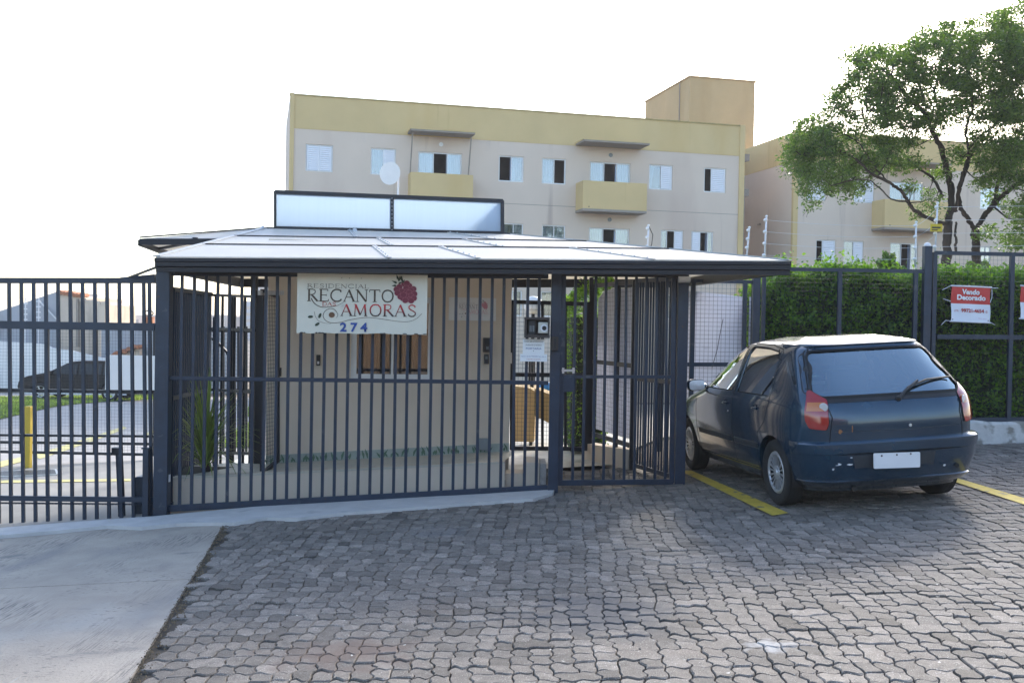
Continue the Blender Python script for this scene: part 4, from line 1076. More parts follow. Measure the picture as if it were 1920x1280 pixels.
# little service ledges and pipes in the gap between the blocks
gp_ = thing('link_stair', bf((SR + s2) / 2, ZBASE, 2), 'narrow grey linked stair landings in the gap between the two apartment blocks', 'stair')
for k in range(4):
    z = WB_ - .5 - FLOOR * k + .3
    fbox(MB(), bf, SR + .06, s2 - .2, z, z + .35, 4.8, 5.7).build('landing', M['slab'], gp_)
MB().tube([bf(SR + .2, ZBASE, .3), bf(SR + .2, ZTOP - 2.2, .3)], .05, 8).build('downpipe', M['slab'], gp_)
for z in (WT + .45, WT - 1.1): fbox(MB(), bf, SR + .05, SR + .45, z, z + .3, .3, .8).build('wall_box', M['slab'], gp_)

# ================================================================ yard things at the left
YW = 47.0
def LP_(px, py, Y=YW): return P(px, py, Y)
ww = thing('yard_wall', (LP_(90, 745).x, YW, gz(LP_(90, 745).x, YW)), 'long white rendered wall with a stained top edge behind the dark parked car', 'wall')
tops = [(-120, 628), (0, 640), (60, 643), (84, 646), (96, 652), (112, 655), (130, 656), (150, 662), (170, 666), (198, 672)]
vs = []
for x, y_ in tops:
    a = LP_(x, y_); zb_ = gz(a.x, YW) - .1; vs += [(a.x, YW, zb_), (a.x, YW, a.z), (a.x, YW + .25, a.z), (a.x, YW + .25, zb_)]
fs = []
for k in range(len(tops) - 1):
    for j in range(4): p = k * 4; fs.append((p + j, p + 4 + j, p + 4 + (j + 1) % 4, p + (j + 1) % 4))
fs += [(3, 2, 1, 0), tuple((len(tops) - 1) * 4 + j for j in range(4))]
MB().add(vs, fs).build('render', M['whitewall'], ww)
def hprism(name, pts, Y, dep, m, parent): return MB().prism([P(x, y, Y) for x, y in pts], (0, dep, 0)).build(name, M[m], parent)
gw = thing('rear_grey_wall', P(245, 735, 48.5), 'plain grey rendered wall at the back of the yard right of the old house', 'wall')
hprism('render', [(190, 612), (455, 612), (455, 760), (190, 760)], 48.5, .3, 'greywall', gw)
M['greywall2'] = M['greywall']
rs = thing('small_tiled_shed', P(240, 668, 47.9), 'low shed with an uneven orange clay tile roof against the grey wall', 'shed')
hprism('wall', [(222, 658), (262, 654), (262, 740), (215, 740)], 47.6, .8, 'brick', rs)
mb = MB(); 
for k in range(9):
    a, b = P(210 + k * 6, 668 - k * 2.2 - 3 * (k % 2), 47.3), P(218 + k * 6, 662 - k * 1.5, 48.2); mb.tube([a, b], .1, 6)
mb.build('clay_tiles', M['clay'], rs)
oh = thing('old_house', P(110, 700, 50), 'old house with grey gable, stained beige walls and orange roof tiles beyond the white wall', 'house')
hprism('gable_wall', [(-130, 618), (0, 583), (108, 546), (108, 760), (-130, 760)], 50, 5, 'greywall', oh)
hprism('front_wall', [(109, 551), (156, 557), (156, 760), (109, 760)], 49.4, 5, 'brick', oh)
hprism('side_wall', [(157, 563), (197, 571), (197, 760), (157, 760)], 49.0, 4, 'brick', oh)
mb = MB()
for k in range(8):
    a = P(108 + k * 6, 548 + k * .9, 49.2); mb.tube([a, a + V((0, .9, .05))], .10, 6)
mb.build('clay_tiles', M['clay'], oh)
MB().tube([P(146, 560, 49.2), P(146, 650, 49.2)], .09, 6).build('downpipe', M['slab'], oh)
MB().beam(P(72, 562, 49.9), P(108, 600, 49.9), .07, .05, (0, 1, 0)).build('gutter_pipe', M['galv'], oh)
mb = MB()
for x, y in ((157, 563), (170, 566), (183, 568), (197, 569)):
    a = P(x, y, 48.95); mb.box(a + V((-.2, 0, -.05)), a + V((.12, .4, .1)))
mb.build('coping_stones', M['brick'], oh)
wsp = thing('white_board', P(244, 735, 16.9), 'plain white sheet panel fixed to the inner mesh gate behind the sliding gate', 'panel')
a, b = P(197, 733, 16.9), P(300, 667, 16.9); MB().box(a, b + V((0, .03, 0))).build('sheet', M['white'], wsp)
# distant water tank ring on the wall
rg = thing('ring_ornament', P(279, 596, 48.3), 'dark round ring standing on a small orange brick pier on top of the grey wall', 'ornament')
c0 = P(279, 587, 48.3); mb = MB(); pts = [c0 + V((.16 * cos(t * pi / 8) * 1.3, 0, .12 * sin(t * pi / 8))) for t in range(17)]
mb.tube(pts, .03, 6); mb.build('ring', M['brown'], rg); hprism('pier', [(271, 593), (286, 594), (286, 613), (271, 613)], 48.4, .3, 'clay', rg)
# bollard
bo = thing('bollard', P(50, 853, 16.4), 'weathered yellow square bollard beside the inner mesh gate', 'bollard')
a, b = P(44.5, 857, 16.4), P(56.5, 762, 16.4); bevel(MB().box((a.x, 16.4, gz(a.x, 16.4) - .05), (b.x, 16.5, b.z)).build('post', M['yelpaint'], bo), .006)
# inner mesh gate
ig = thing('inner_mesh_gate', P(140, 850, 17), 'black framed mesh gate further inside the yard behind the sliding gate', 'gate')
def ip(x, y): return P(x, y, 17)
for x in (88, 179, 40, 290): MB().beam(ip(x, 850), ip(x, 612), .07 if x in (88, 179) else .04, .05, (0, 1, 0)).build('post', M['dark'], ig)
for y0, y1 in ((846, 852), (733, 735), (613, 617), (829, 832)): MB().beam(ip(-120, y0 - 2), ip(291, y1), .04, .045).build('rail', M['dark'], ig)
mb = MB(); a, b = ip(-120, 700), ip(291, 700); wires(mb, V((a.x, 17.02, 0)), V((b.x, 17.02, 0)), ip(0, 846).z, ip(0, 615).z, .055, .0034); mb.build('wire_mesh', M['dark'], ig)
# second mesh fence seen behind the rear left fence
ig2 = thing('yard_mesh_fence', P(440, 800, 14.5), 'distant thin mesh fence behind the rear left fence with a dark post', 'fence')
for x in (419, 447, 462): MB().beam(P(x, 850, 14.5), P(x, 612, 14.5), .03, .03, (0, 1, 0)).build('post', M['dark'], ig2)
for y0 in (712, 730, 620): MB().beam(P(396, y0, 14.5), P(476, y0 + 1.5, 14.5), .03, .035).build('rail', M['dark'], ig2)
mb = MB(); a, b = P(396, 700, 14.55), P(478, 700, 14.55); wires(mb, a, b, P(0, 846, 14.5).z, P(0, 616, 14.5).z, .055, .005); mb.build('wire_mesh', M['dark'], ig2)
# kerb pieces and far wall right of it
kb = MB(); q = gp([(452, 836), (474, 834), (474, 790), (458, 800)]);
# electric fence rods on the old house side
for k, (x, y0, y1) in enumerate(((47, 557, 605), (72, 553, 605))):
    e = thing('electric_fence_rod', P(x, y1, 46.8), ('left' if k == 0 else 'right') + 'most of two thin pale fence rods in front of the old grey gable', 'fence rod', 'pale rods before the old gable')
    MB().tube([P(x, y1 + 40, 46.8), P(x + 1, y0, 46.8)], .025, 6).build('rod', M['galv'], e)
    mb = MB()
    for j in range(4): c = P(x, y0 + 12 + j * 10, 46.75); mb.box(c - V((.1, .02, .03)), c + V((.1, .02, .03)))
    mb.build('insulators', M['galv'], e)['kind'] = 'stuff'
# city on the hill
r = random.Random(21); mb = MB()
for k in range(240):
    x = r.uniform(-200, -60); yy = 470 + r.uniform(-40, 60); z = gz(x, yy); base = EYE.z - yy * .002
    h = r.uniform(2, 6); ww_ = r.uniform(3, 8)
    zt2 = P(960 + x / yy * 1920, r.uniform(590, 603), yy).z
    mb.box((x - ww_ / 2, yy, zt2 - 16), (x + ww_ / 2, yy + 8, zt2))
ct = mb.build('hillside_town', mat('town_walls', (.30, .24, .23), .9, var=.5, scale=.06)); tag(ct, kind='stuff')
for x0, x1, y0, lab in ((455, 472, 565, 'far hazy blue grey tower block just left of the black hinge post'), (483, 497, 524, 'far hazy blue grey tower block touching the left edge of the guardhouse')):
    t_ = thing('high_rise', P((x0 + x1) / 2, 600, 420), lab, 'tower block')
    a, b = P(x0, 620, 420), P(x1, y0, 420); bx = MB().box((a.x, 420, a.z - 8), (b.x, 432, b.z)).build('wall', mat('far_tower', (.25, .30, .40), .9), t_)
    wm = MB()
    for i in range(3):
        for j in range(int((b.z - a.z) / 2.6)): xx = a.x + (b.x - a.x) * (i + .3) / 3; zz = a.z + j * 2.6 + 1; wm.box((xx, 419.9, zz), (xx + .9, 419.99, zz + 1.2))
    wm.build('windows', M['slab'], t_)['kind'] = 'stuff'
# dark hatchbacks inside, tiny, behind the mesh
# ================================================================ beyond the vestibule gate
vg = thing('vestibule_gate', P(1000, 845, 12.75), 'black mesh gate at the back of the entrance between the guardhouse and the side fence', 'gate')
YV = 12.75
def vp_(x, y): return P(x, y, YV)
for x, w_ in ((961, .07), (1017, .035), (1060, .035), (1100, .09), (1109, .05)): MB().beam(vp_(x, 843), vp_(x, 566 if x < 1108 else 520), w_, .05, (0, 1, 0)).build('post', M['dark'], vg)
for y0, y1 in ((566, 570), (702, 704), (840, 841)): MB().beam(vp_(958, y0), vp_(1104, y1), .04, .05).build('rail', M['dark'], vg)
mb = MB(); a, b = vp_(964, 700), vp_(1096, 700); wires(mb, a, b, vp_(960, 838).z, vp_(960, 570).z, .052, .0048); mb.build('wire_mesh', M['dark'], vg)
hg = MB().beam(P(956, 681, 12.5), P(956, 661, 12.5), .05, .04, (0, 1, 0)).build('hinge_plate', M['galv'], vg)
yw = thing('ochre_planter_wall', P(985, 800, 15.5), 'low sunlit ochre wall seen through the entrance gate', 'low wall')
a, b = P(963, 803, 15.5), P(1003, 727, 15.5)
MB().prism([(a.x, 15.5, a.z - .2), (b.x, 15.5, a.z - .2), (b.x, 15.5, b.z - .05), (b.x - .1, 15.5, b.z), (a.x, 15.5, b.z + .02)], (0.1, 1.6, 0)).build('wall', M['ochre'], yw)
MB().prism([P(1003, 780, 15.6), P(1045, 800, 15.6), P(1045, 745, 15.6), P(1003, 728, 15.6)], (0.1, .3, 0)).build('ramp_wall', M['ochre'], yw)
gl_ = thing('garden_lamp', P(1000, 700, 16), 'white globe garden lamp on a dark post beyond the entrance gate', 'lamp')
c0 = P(1000, 572, 16); MB().lathe([(.02 + .13 * sin(pi * k / 10), -.14 * cos(pi * k / 10)) for k in range(11)], c0, (0, 0, 1), 16).build('globe', M['white'], gl_, smooth=True)
MB().tube([c0 - V((0, 0, .1)), V((c0.x, 16, gz(c0.x, 16)))], .03, 8).build('post', M['dark'], gl_)
dp_ = thing('blue_drum', P(1021, 736, 16.5), 'small light blue plastic drum beyond the entrance gate', 'drum')
c0 = P(1022, 740, 16.5); MB().lathe([(0, 0), (.11, 0), (.12, .1), (.11, .2), (0, .21)], c0, (0, 0, 1), 14).build('body', mat('blue_plastic', (.04, .22, .5), .5), dp_, smooth=True)
db = thing('notice_door', P(1002, 730, 17), 'dark glazed door with a white frame beyond the entrance gate', 'door')
a, b = P(990, 735, 17), P(1004, 650, 17); MB().box((a.x, 17, a.z), (b.x, 17.05, b.z)).build('pane', M['black'], db)
for sx in (a.x - .03, b.x): MB().box((sx, 16.98, a.z), (sx + .03, 17.06, b.z)).build('jamb', M['white'], db)
# street behind the photographer, mirrored in the panes
ob = thing('street_house', (3, -13, 0), 'plain brown rendered house across the street, behind the viewer', 'house')
MB().box((-9, -18, -.4), (12, -13, 3.6)).build('wall', mat('brown_render', (.11, .07, .04), .9), ob)
MB().prism([(-9.4, -12.4, 3.6), (12.4, -12.4, 3.6), (12.4, -15.5, 5.0), (-9.4, -15.5, 5.0)], (0, 0, .1)).build('roof', M['clay'], ob)
# ================================================================ lettering
LET = {
 'R': [([(.16, 0), (.16, 1)], 1), ([(.16, 1), (.42, 1), (.58, .93), (.62, .78), (.56, .63), (.40, .55), (.16, .54)], .5), ([(.34, .55), (.78, .0)], 1), ([(.02, 0), (.32, 0)], .35), ([(.02, 1), (.2, 1)], .35), ([(.7, 0), (.9, 0)], .35)],
 'E': [([(.16, 0), (.16, 1)], 1), ([(.04, 1), (.66, 1)], .5), ([(.16, .52), (.55, .52)], .4), ([(.04, 0), (.7, 0)], .5), ([(.66, 1), (.66, .84)], .4), ([(.7, 0), (.72, .18)], .4), ([(.55, .6), (.55, .44)], .35)],
 'C': [([(.82, .80), (.76, .93), (.6, 1), (.42, 1), (.22, .88), (.1, .68), (.08, .5), (.1, .32), (.22, .12), (.42, 0), (.62, 0), (.78, .08), (.86, .2)], .8), ([(.82, .98), (.82, .76)], .4)],
 'A': [([(.08, 0), (.44, 1)], .45), ([(.42, 1), (.80, 0)], 1.05), ([(.22, .36), (.64, .36)], .4), ([(0, 0), (.2, 0)], .35), ([(.66, 0), (.94, 0)], .35)],
 'N': [([(.14, 0), (.14, 1)], .45), ([(.12, 1), (.78, 0)], 1.05), ([(.80, 0), (.80, 1)], .45), ([(0, 0), (.26, 0)], .35), ([(0, 1), (.2, 1)], .35), ([(.68, 1), (.92, 1)], .35)],
 'T': [([(.42, 0), (.42, 1)], 1), ([(.04, 1), (.80, 1)], .5), ([(.05, 1), (.03, .82)], .4), ([(.79, 1), (.81, .82)], .4), ([(.27, 0), (.57, 0)], .35)],
 'O': [([(.48, 1), (.28, .95), (.13, .76), (.08, .5), (.13, .24), (.28, .05), (.48, 0), (.68, .05), (.83, .24), (.88, .5), (.83, .76), (.68, .95), (.48, 1)], .78)],
 'D': [([(.16, 0), (.16, 1)], 1), ([(.04, 1), (.4, 1), (.64, .92), (.8, .72), (.84, .5), (.8, .28), (.64, .08), (.4, 0), (.04, 0)], .65)],
 'S': [([(.62, .78), (.58, .92), (.42, 1), (.28, .98), (.16, .86), (.17, .70), (.3, .58), (.5, .46), (.64, .33), (.64, .16), (.5, .02), (.32, 0), (.18, .07), (.12, .22)], .72), ([(.62, .96), (.62, .76)], .3)],
 'M': [([(.14, 0), (.2, 1)], .5), ([(.2, 1), (.55, .08)], 1), ([(.55, .08), (.88, 1)], .45), ([(.88, 1), (.96, 0)], 1.0), ([(.04, 0), (.26, 0)], .35), ([(.08, 1), (.22, 1)], .35), ([(.84, 0), (1.08, 0)], .35), ([(.86, 1), (1.0, 1)], .35)],
 'I': [([(.2, 0), (.2, 1)], 1), ([(.06, 0), (.34, 0)], .35), ([(.06, 1), (.34, 1)], .35)],
 'L': [([(.16, 0), (.16, 1)], 1), ([(.04, 0), (.62, 0)], .5), ([(.62, 0), (.66, .2)], .4), ([(.04, 1), (.28, 1)], .35)],
}
ADV = dict(R=.86, E=.80, C=.96, A=.90, N=.98, T=.88, O=.99, D=.95, S=.80, M=1.18, I=.42, L=.74)
def strip2(mb, pts, wd, f, lift, k=0):
    """flat ribbon through 2-D points, on surface f(u, v, lift)"""
    n = len(pts); L = []; R = []
    wds = wd if hasattr(wd, '__len__') else [wd] * n
    for i in range(n):
        a, b = V(pts[max(0, i - 1)]), V(pts[min(n - 1, i + 1)]); d = b - a
        if d.length < 1e-9: d = V((1, 0))
        d.normalize(); q = V((-d.y, d.x)) * wds[i] / 2; p = V(pts[i]); L.append(p + q); R.append(p - q)
    vs = [f(p.x, p.y, lift) for p in L] + [f(p.x, p.y, lift) for p in R]
    mb.add(vs, [(i, n + i, n + i + 1, i + 1) for i in range(n - 1)])
LIFT = [0]
def word(mb, text, u0, u1, v0, v1, f, lift, thick=.13, squeeze=.98):
    tot = sum(ADV.get(c, .5) for c in text); sx = (u1 - u0) / tot; h = v1 - v0; x = u0
    for c in text:
        for k, (pts, wt) in enumerate(LET.get(c, [])):
            LIFT[0] = (LIFT[0] + 1) % 7
            strip2(mb, [(x + p[0] * sx * squeeze, v0 + p[1] * h) for p in pts], thick * h * wt, f, lift + LIFT[0] * .00012)
        x += ADV.get(c, .5) * sx
def disc(mb, u, v, ru, rv, f, lift, n=16, rot=0):
    mb.add([f(u + ru * cos(2 * pi * k / n) * cos(rot) - rv * sin(2 * pi * k / n) * sin(rot), v + ru * cos(2 * pi * k / n) * sin(rot) + rv * sin(2 * pi * k / n) * cos(rot), lift) for k in range(n)], [tuple(range(n))])
def curve(pts, n=8):
    out = []; P_ = [V(p) for p in pts]
    for i in range(len(P_) - 1):
        p0, p1, p2, p3 = P_[max(0, i - 1)], P_[i], P_[i + 1], P_[min(len(P_) - 1, i + 2)]
        for k in range(n):
            t = k / n; out.append(tuple(.5 * ((2 * p1) + (p2 - p0) * t + (2 * p0 - 5 * p1 + 4 * p2 - p3) * t * t + (3 * p1 - p0 - 3 * p2 + p3) * t ** 3)))
    out.append(tuple(P_[-1])); return out
def text_mesh(name, body, size, m, place, parent, align='CENTER', bold=0.0, width=None):
    """flat lettering; place(u, v) -> place in the world (u, v in metres about the anchor)"""
    cu = bpy.data.curves.new(name, 'FONT'); cu.body = body; cu.size = size; cu.align_x = align; cu.align_y = 'CENTER'; cu.offset = bold; cu.resolution_u = 3
    o = bpy.data.objects.new(name, cu); C.objects.link(o); dg = bpy.context.evaluated_depsgraph_get()
    me = bpy.data.meshes.new_from_object(o.evaluated_get(dg)); C.objects.unlink(o); bpy.data.objects.remove(o)
    me.materials.clear(); me.materials.append(m); off = wloc(parent)
    xs = [v.co.x for v in me.vertices]; sx = 1 if not width else width / (max(xs) - min(xs))
    for v in me.vertices: v.co = place(v.co.x * sx, v.co.y) - off
    return link_mesh(name, me, parent)
M['ink_brown'] = mat('ink_brown', (.075, .05, .03), .7); M['ink_red'] = mat('ink_red', (.42, .045, .035), .7); M['ink_blue'] = mat('ink_blue', (.03, .07, .26), .7)
M['berry'] = mat('berry_red', (.17, .018, .035), .6); M['berry_d'] = mat('berry_pink', (.38, .10, .13), .6); M['leafink'] = mat('leaf_ink', (.04, .055, .03), .7)
# red at the top of AMORAS running to brown at its feet: a print, so it stays with the sign
def logo(f, parent, W, H, faint=1.0):
    """the printed logo; crop coordinates (70..1135, 60..545) -> metres"""
    def g(cx, cyy): return ((cx - 70) / 1065 * W, (545 - cyy) / 485 * H)
    def ff_(u, v, l): return f(u, v, l)
    sc = W / 1065
    def W_(txt, x0, x1, y0, y1, m, th, lift, nm):
        a, b = g(x0, y1), g(x1, y0); mb = MB(); word(mb, txt, a[0], b[0], a[1], b[1], ff_, lift, th); return mb.build(nm, M[m], parent)
    W_('RESIDENCIAL', 150, 660, 144, 176, 'ink_brown', .14, .003, 'lettering')
    W_('RECANTO', 150, 868, 188, 284, 'ink_brown', .15, .003, 'lettering')
    W_('DAS', 275, 392, 291, 321, 'ink_red', .2, .003, 'lettering')
    W_('AMORAS', 425, 1058, 306, 400, 'ink_amoras', .15, .003, 'lettering')
    mb = MB()
    def cv(pts, w0, w1=None, lift=.0022):
        c = curve([g(*p) for p in pts]); n = len(c); w1 = w1 or w0
        strip2(mb, c, [(w0 + (w1 - w0) * i / (n - 1)) * sc for i in range(n)], ff_, lift)
    cv([(185, 262), (215, 305), (270, 332), (340, 330), (400, 318), (450, 290)], 9, 2)
    cv([(395, 372), (372, 348), (335, 345), (300, 365), (285, 400), (300, 435), (345, 458), (420, 455), (520, 430), (650, 412), (780, 425), (900, 441), (990, 440), (1050, 415), (1092, 375)], 5, 3, .0026)
    cv([(395, 372), (405, 395), (392, 420)], 4, 2, .0030)
    cv([(212, 370), (222, 410), (250, 445), (300, 462), (350, 466)], 3, 2, .0018)
    mb.build('swirl', M['ink_brown'], parent)
    mb = MB(); disc(mb, *g(355, 395), 25 * sc, 23 * sc, ff_, .0034); mb.build('dot', mat('dot_brown', (.15, .075, .035), .7), parent)
    mb = MB()
    for (x, y, rot) in ((182, 412, .1), (258, 402, 1.2), (238, 472, .6)): disc(mb, *g(x, y), 22 * sc, 11 * sc, ff_, .0034, 12, rot)
    for k, (x, y, a, l) in enumerate(((900, 105, 1.3, 42), (925, 105, 1.65, 38), (875, 125, 2.7, 40), (870, 150, 3.2, 30), (890, 90, 1.9, 34), (905, 130, .5, 30), (935, 118, .9, 24), (912, 92, 1.1, 30))):
        c_ = g(x, y); mb.add([ff_(c_[0] + l * sc * cos(a), c_[1] + l * sc * sin(a), .0036 + k * .00015), ff_(c_[0] + 10 * sc * cos(a + 1.57), c_[1] + 10 * sc * sin(a + 1.57), .0036 + k * .00015), ff_(c_[0] - 12 * sc * cos(a), c_[1] - 12 * sc * sin(a), .0036 + k * .00015), ff_(c_[0] + 10 * sc * cos(a - 1.57), c_[1] + 10 * sc * sin(a - 1.57), .0036 + k * .00015)], [(0, 1, 2, 3)])
    mb.build('printed_leaves', M['leafink'], parent)
    drup = [(945, 135), (985, 150), (965, 130), (1020, 175), (905, 160), (960, 168), (882, 180), (1000, 185), (925, 195), (965, 200), (985, 205), (1028, 215), (890, 210), (1000, 232), (960, 232), (915, 240), (1025, 250), (935, 252), (990, 262), (955, 268), (1003, 270), (940, 225)]
    mb, m2 = MB(), MB()
    for k, (x, y) in enumerate(drup): disc(mb, *g(x, y), 24 * sc, 22 * sc, ff_, .0040 + k * .0001, 12); disc(m2, *[g(x, y)[0] , g(x, y)[1]], 26.5 * sc, 24.5 * sc, ff_, .00397 + k * .0001, 12)
    mb.build('printed_berry', M['berry'], parent); m2.build('printed_berry_rim', M['berry_d'], parent)
# big sign
YG = 9.72
sA, sB = P(556, 624, YG), P(800, 627, YG + .06); sT = P(556, 512, YG); SW = V((sB.x - sA.x, sB.y - sA.y, 0)).length; SH = sT.z - sA.z
su = V((sB.x - sA.x, sB.y - sA.y, sB.z - sA.z)).normalized(); sn = V((su.y, -su.x, 0)).normalized(); sup = V((0, 0, 1))
def sgn(u, v, l=0): return sA + su * u + sup * v + sn * l
ram = mat('ink_amoras', (.3, .05, .03), .7); M['ink_amoras'] = ram
def vgrad(m, z0, z1, ca, cb):
    n = m.node_tree.nodes; L = m.node_tree.links; g = n.new('ShaderNodeNewGeometry'); s = n.new('ShaderNodeSeparateXYZ'); L.new(g.outputs['Position'], s.inputs[0])
    r = n.new('ShaderNodeMapRange'); r.inputs[1].default_value = z0; r.inputs[2].default_value = z1; L.new(s.outputs[2], r.inputs[0])
    c = n.new('ShaderNodeMix'); c.data_type = 'RGBA'; L.new(r.outputs[0], c.inputs[0]); c.inputs[6].default_value = (*ca, 1); c.inputs[7].default_value = (*cb, 1); L.new(c.outputs[2], n['Principled BSDF'].inputs['Base Color'])
zb1 = sgn(0, (545 - 400) / 485 * SH).z; vgrad(ram, zb1 + .02, zb1 + .085, (.06, .035, .025), (.48, .04, .04))
bs = thing('name_sign', sgn(SW / 2, 0), 'large weathered cream name board with a printed berry and blue number 274', 'sign')
r = random.Random(2); mb = MB(); bot = []; K = 24
for k in range(K + 1): bot.append((SW * k / K, -.004 + .010 * r.random() * (1 if k not in (0, K) else 0)))
M['signboard'] = mat('cream_board', (.66, .63, .52), .6, var=.06, scale=2, spots=[((.42, .40, .34), 4, .64, .12), ((.5, .5, .48), 14, .68, .1)])
pts = [sgn(u, v, 0) for u, v in bot] + [sgn(SW, SH, 0), sgn(0, SH, 0)]
MB().prism(pts, -sn * .012).build('board', M['signboard'], bs)
logo(sgn, bs, SW, SH)
text_mesh('house_number', '2 7 4', .115, M['ink_blue'], lambda u, v: sgn(SW * .437 + u, SH * .098 + v, .0048), bs, bold=.004, width=SW * .21)
mb = MB()
for k in range(11):
    u = SW * (.01 + .21 * r.random()) if k < 5 else SW * r.uniform(.3, 1.0); disc(mb, u, .004, .012 * r.random() + .01, .004 + .003 * r.random(), sgn, .0008 + k * .0001, 8)
for u, v in ((.34, .93), (.49, .93), (.4, .93)): disc(mb, SW * u, SH * v, .004, .004, sgn, .002, 8)
mb.build('chips', M['brown'], bs)['kind'] = 'stuff'
MB().beam(sgn(.1, SH, -.02), sgn(.1, SH + .05, -.02), .02, .02).build('hanger', M['dark'], bs); MB().beam(sgn(SW - .1, SH, -.02), sgn(SW - .1, SH + .05, -.02), .02, .02).build('hanger', M['dark'], bs)
# small plate on the guardhouse wall
a, b = gpos(841, 600), gpos(930, 559)
pw, ph = b[0] - a[0], b[1] - a[1]
pl = thing('small_name_plate', gf((a[0] + b[0]) / 2, a[1], 0), 'small white plate with a faded berry logo on the wall right of the window', 'sign')
fbox(MB(), gf, a[0], b[0], a[1], b[1], -.012, 0).build('plate', M['white'], pl)
def plf(u, v, l): return gf(a[0] + pw * .16 + u, a[1] + ph * .02 + v, -.012 - l * .5)
_s = {k: M[k] for k in ('ink_brown', 'ink_red', 'berry', 'berry_d', 'leafink', 'ink_amoras')}
M['ink_brown'] = mat('faded_brown', (.38, .36, .36), .7); M['ink_red'] = M['ink_amoras'] = mat('faded_red', (.62, .42, .44), .7); M['berry'] = mat('faded_berry', (.55, .22, .28), .7); M['berry_d'] = mat('faded_pink', (.65, .4, .44), .7); M['leafink'] = mat('faded_green', (.25, .25, .26), .7)
logo(plf, pl, pw * .72, ph * .92)
M.update(_s)

# intercom station on the gate post
ic = thing('gate_intercom', P(1010, 633, 10.0), 'brown hooded intercom box with keypad and round camera eye on the gate post', 'intercom')
def ib(x0, y0, x1, y1, Ya, Yb): return MB().box(P(x0, y1, Ya), V((P(x1, y0, Ya).x, Yb, P(x1, y0, Ya).z)))
mb = MB(); YI = 9.93
for q in ((983, 595, 1031, 599), (983, 628, 1031, 633), (983, 599, 988, 628), (1027, 599, 1031, 628)): mb.box(P(q[0], q[3], YI), V((P(q[2], q[1], YI).x, YI + .12, P(q[2], q[1], YI).z)))
mb.box(P(983, 633, YI + .11), V((P(1031, 595, YI + .11).x, YI + .14, P(1031, 595, YI + .11).z)))
bevel(mb.build('hood', M['brown'], ic), .003)
o = ib(991, 601, 1004, 627, YI + .03, YI + .11).build('keypad', M['black'], ic)
mb = MB()
for j in range(3): p = P(994 + j * 3.4, 616, YI + .028); mb.box(p - V((.003, 0, .03)), p + V((.003, .01, .03)))
mb.build('keys', M['grey'], o)
o = ib(1009, 604, 1029, 625, YI + .01, YI + .11).build('camera_body', mat('cream_plastic', (.50, .48, .42), .5), ic); bevel(o, .01)
c0 = P(1020.5, 615, YI + .01); MB().lathe([(0, .012), (.018, .012), (.022, 0)], c0, (0, -1, 0), 20).build('lens', M['black'], o, smooth=False)
MB().lathe([(.022, .004), (.036, .004), (.038, 0)], c0, (0, -1, 0), 20).build('lens_ring', M['galv'], o)
cr = thing('card_reader', P(1039, 657, 10.05), 'dark rectangular card reader on the gate post just below the hooded intercom', 'card reader')
bevel(ib(1034, 631, 1047, 657, 10.02, 10.1).build('casing', M['brown'], cr), .004); ib(1038, 634, 1043, 653, 10.012, 10.03).build('reader_face', M['black'], cr)
def paper(name, x0, y0, x1, y1, Y, lines_, label):
    a, b = P(x0, y1, Y), P(x1, y0, Y); t_ = thing(name, V(((a.x + b.x) / 2, Y, a.z)), label, 'notice')
    MB().box((a.x, Y, a.z), (b.x, Y + .003, b.z)).build('sheet', M['white'], t_)
    w_, h_ = b.x - a.x, b.z - a.z
    for k, (tx, cy_, sz, m, wd) in enumerate(lines_):
        text_mesh('lettering', tx, sz, M[m], lambda u, v, cy_=cy_: V((a.x + w_ * .5 + u, Y - .0015, a.z + h_ * cy_ + v)), t_, width=w_ * wd)
paper('paper_notice', 980, 636, 1021, 665, 10.02, [('PARA SER ATENDIDO', .84, .018, 'ink_brown', .86), ('DURANTE O ACESSO', .62, .018, 'ink_brown', .74), ('PORTARIA', .40, .026, 'ink_blue', .72), ("'", .2, .03, 'ink_brown', .03)], 'white paper notice reading PORTARIA taped under the gate intercom')
paper('paper_notice', 975, 664, 1026, 677, 10.01, [('Aperte o botão PORTARIA que após os', .68, .013, 'ink_blue', .92), ('5 segundos ser atendido', .3, .013, 'ink_red', .52)], 'narrow white paper strip with blue and red lines below the PORTARIA notice')

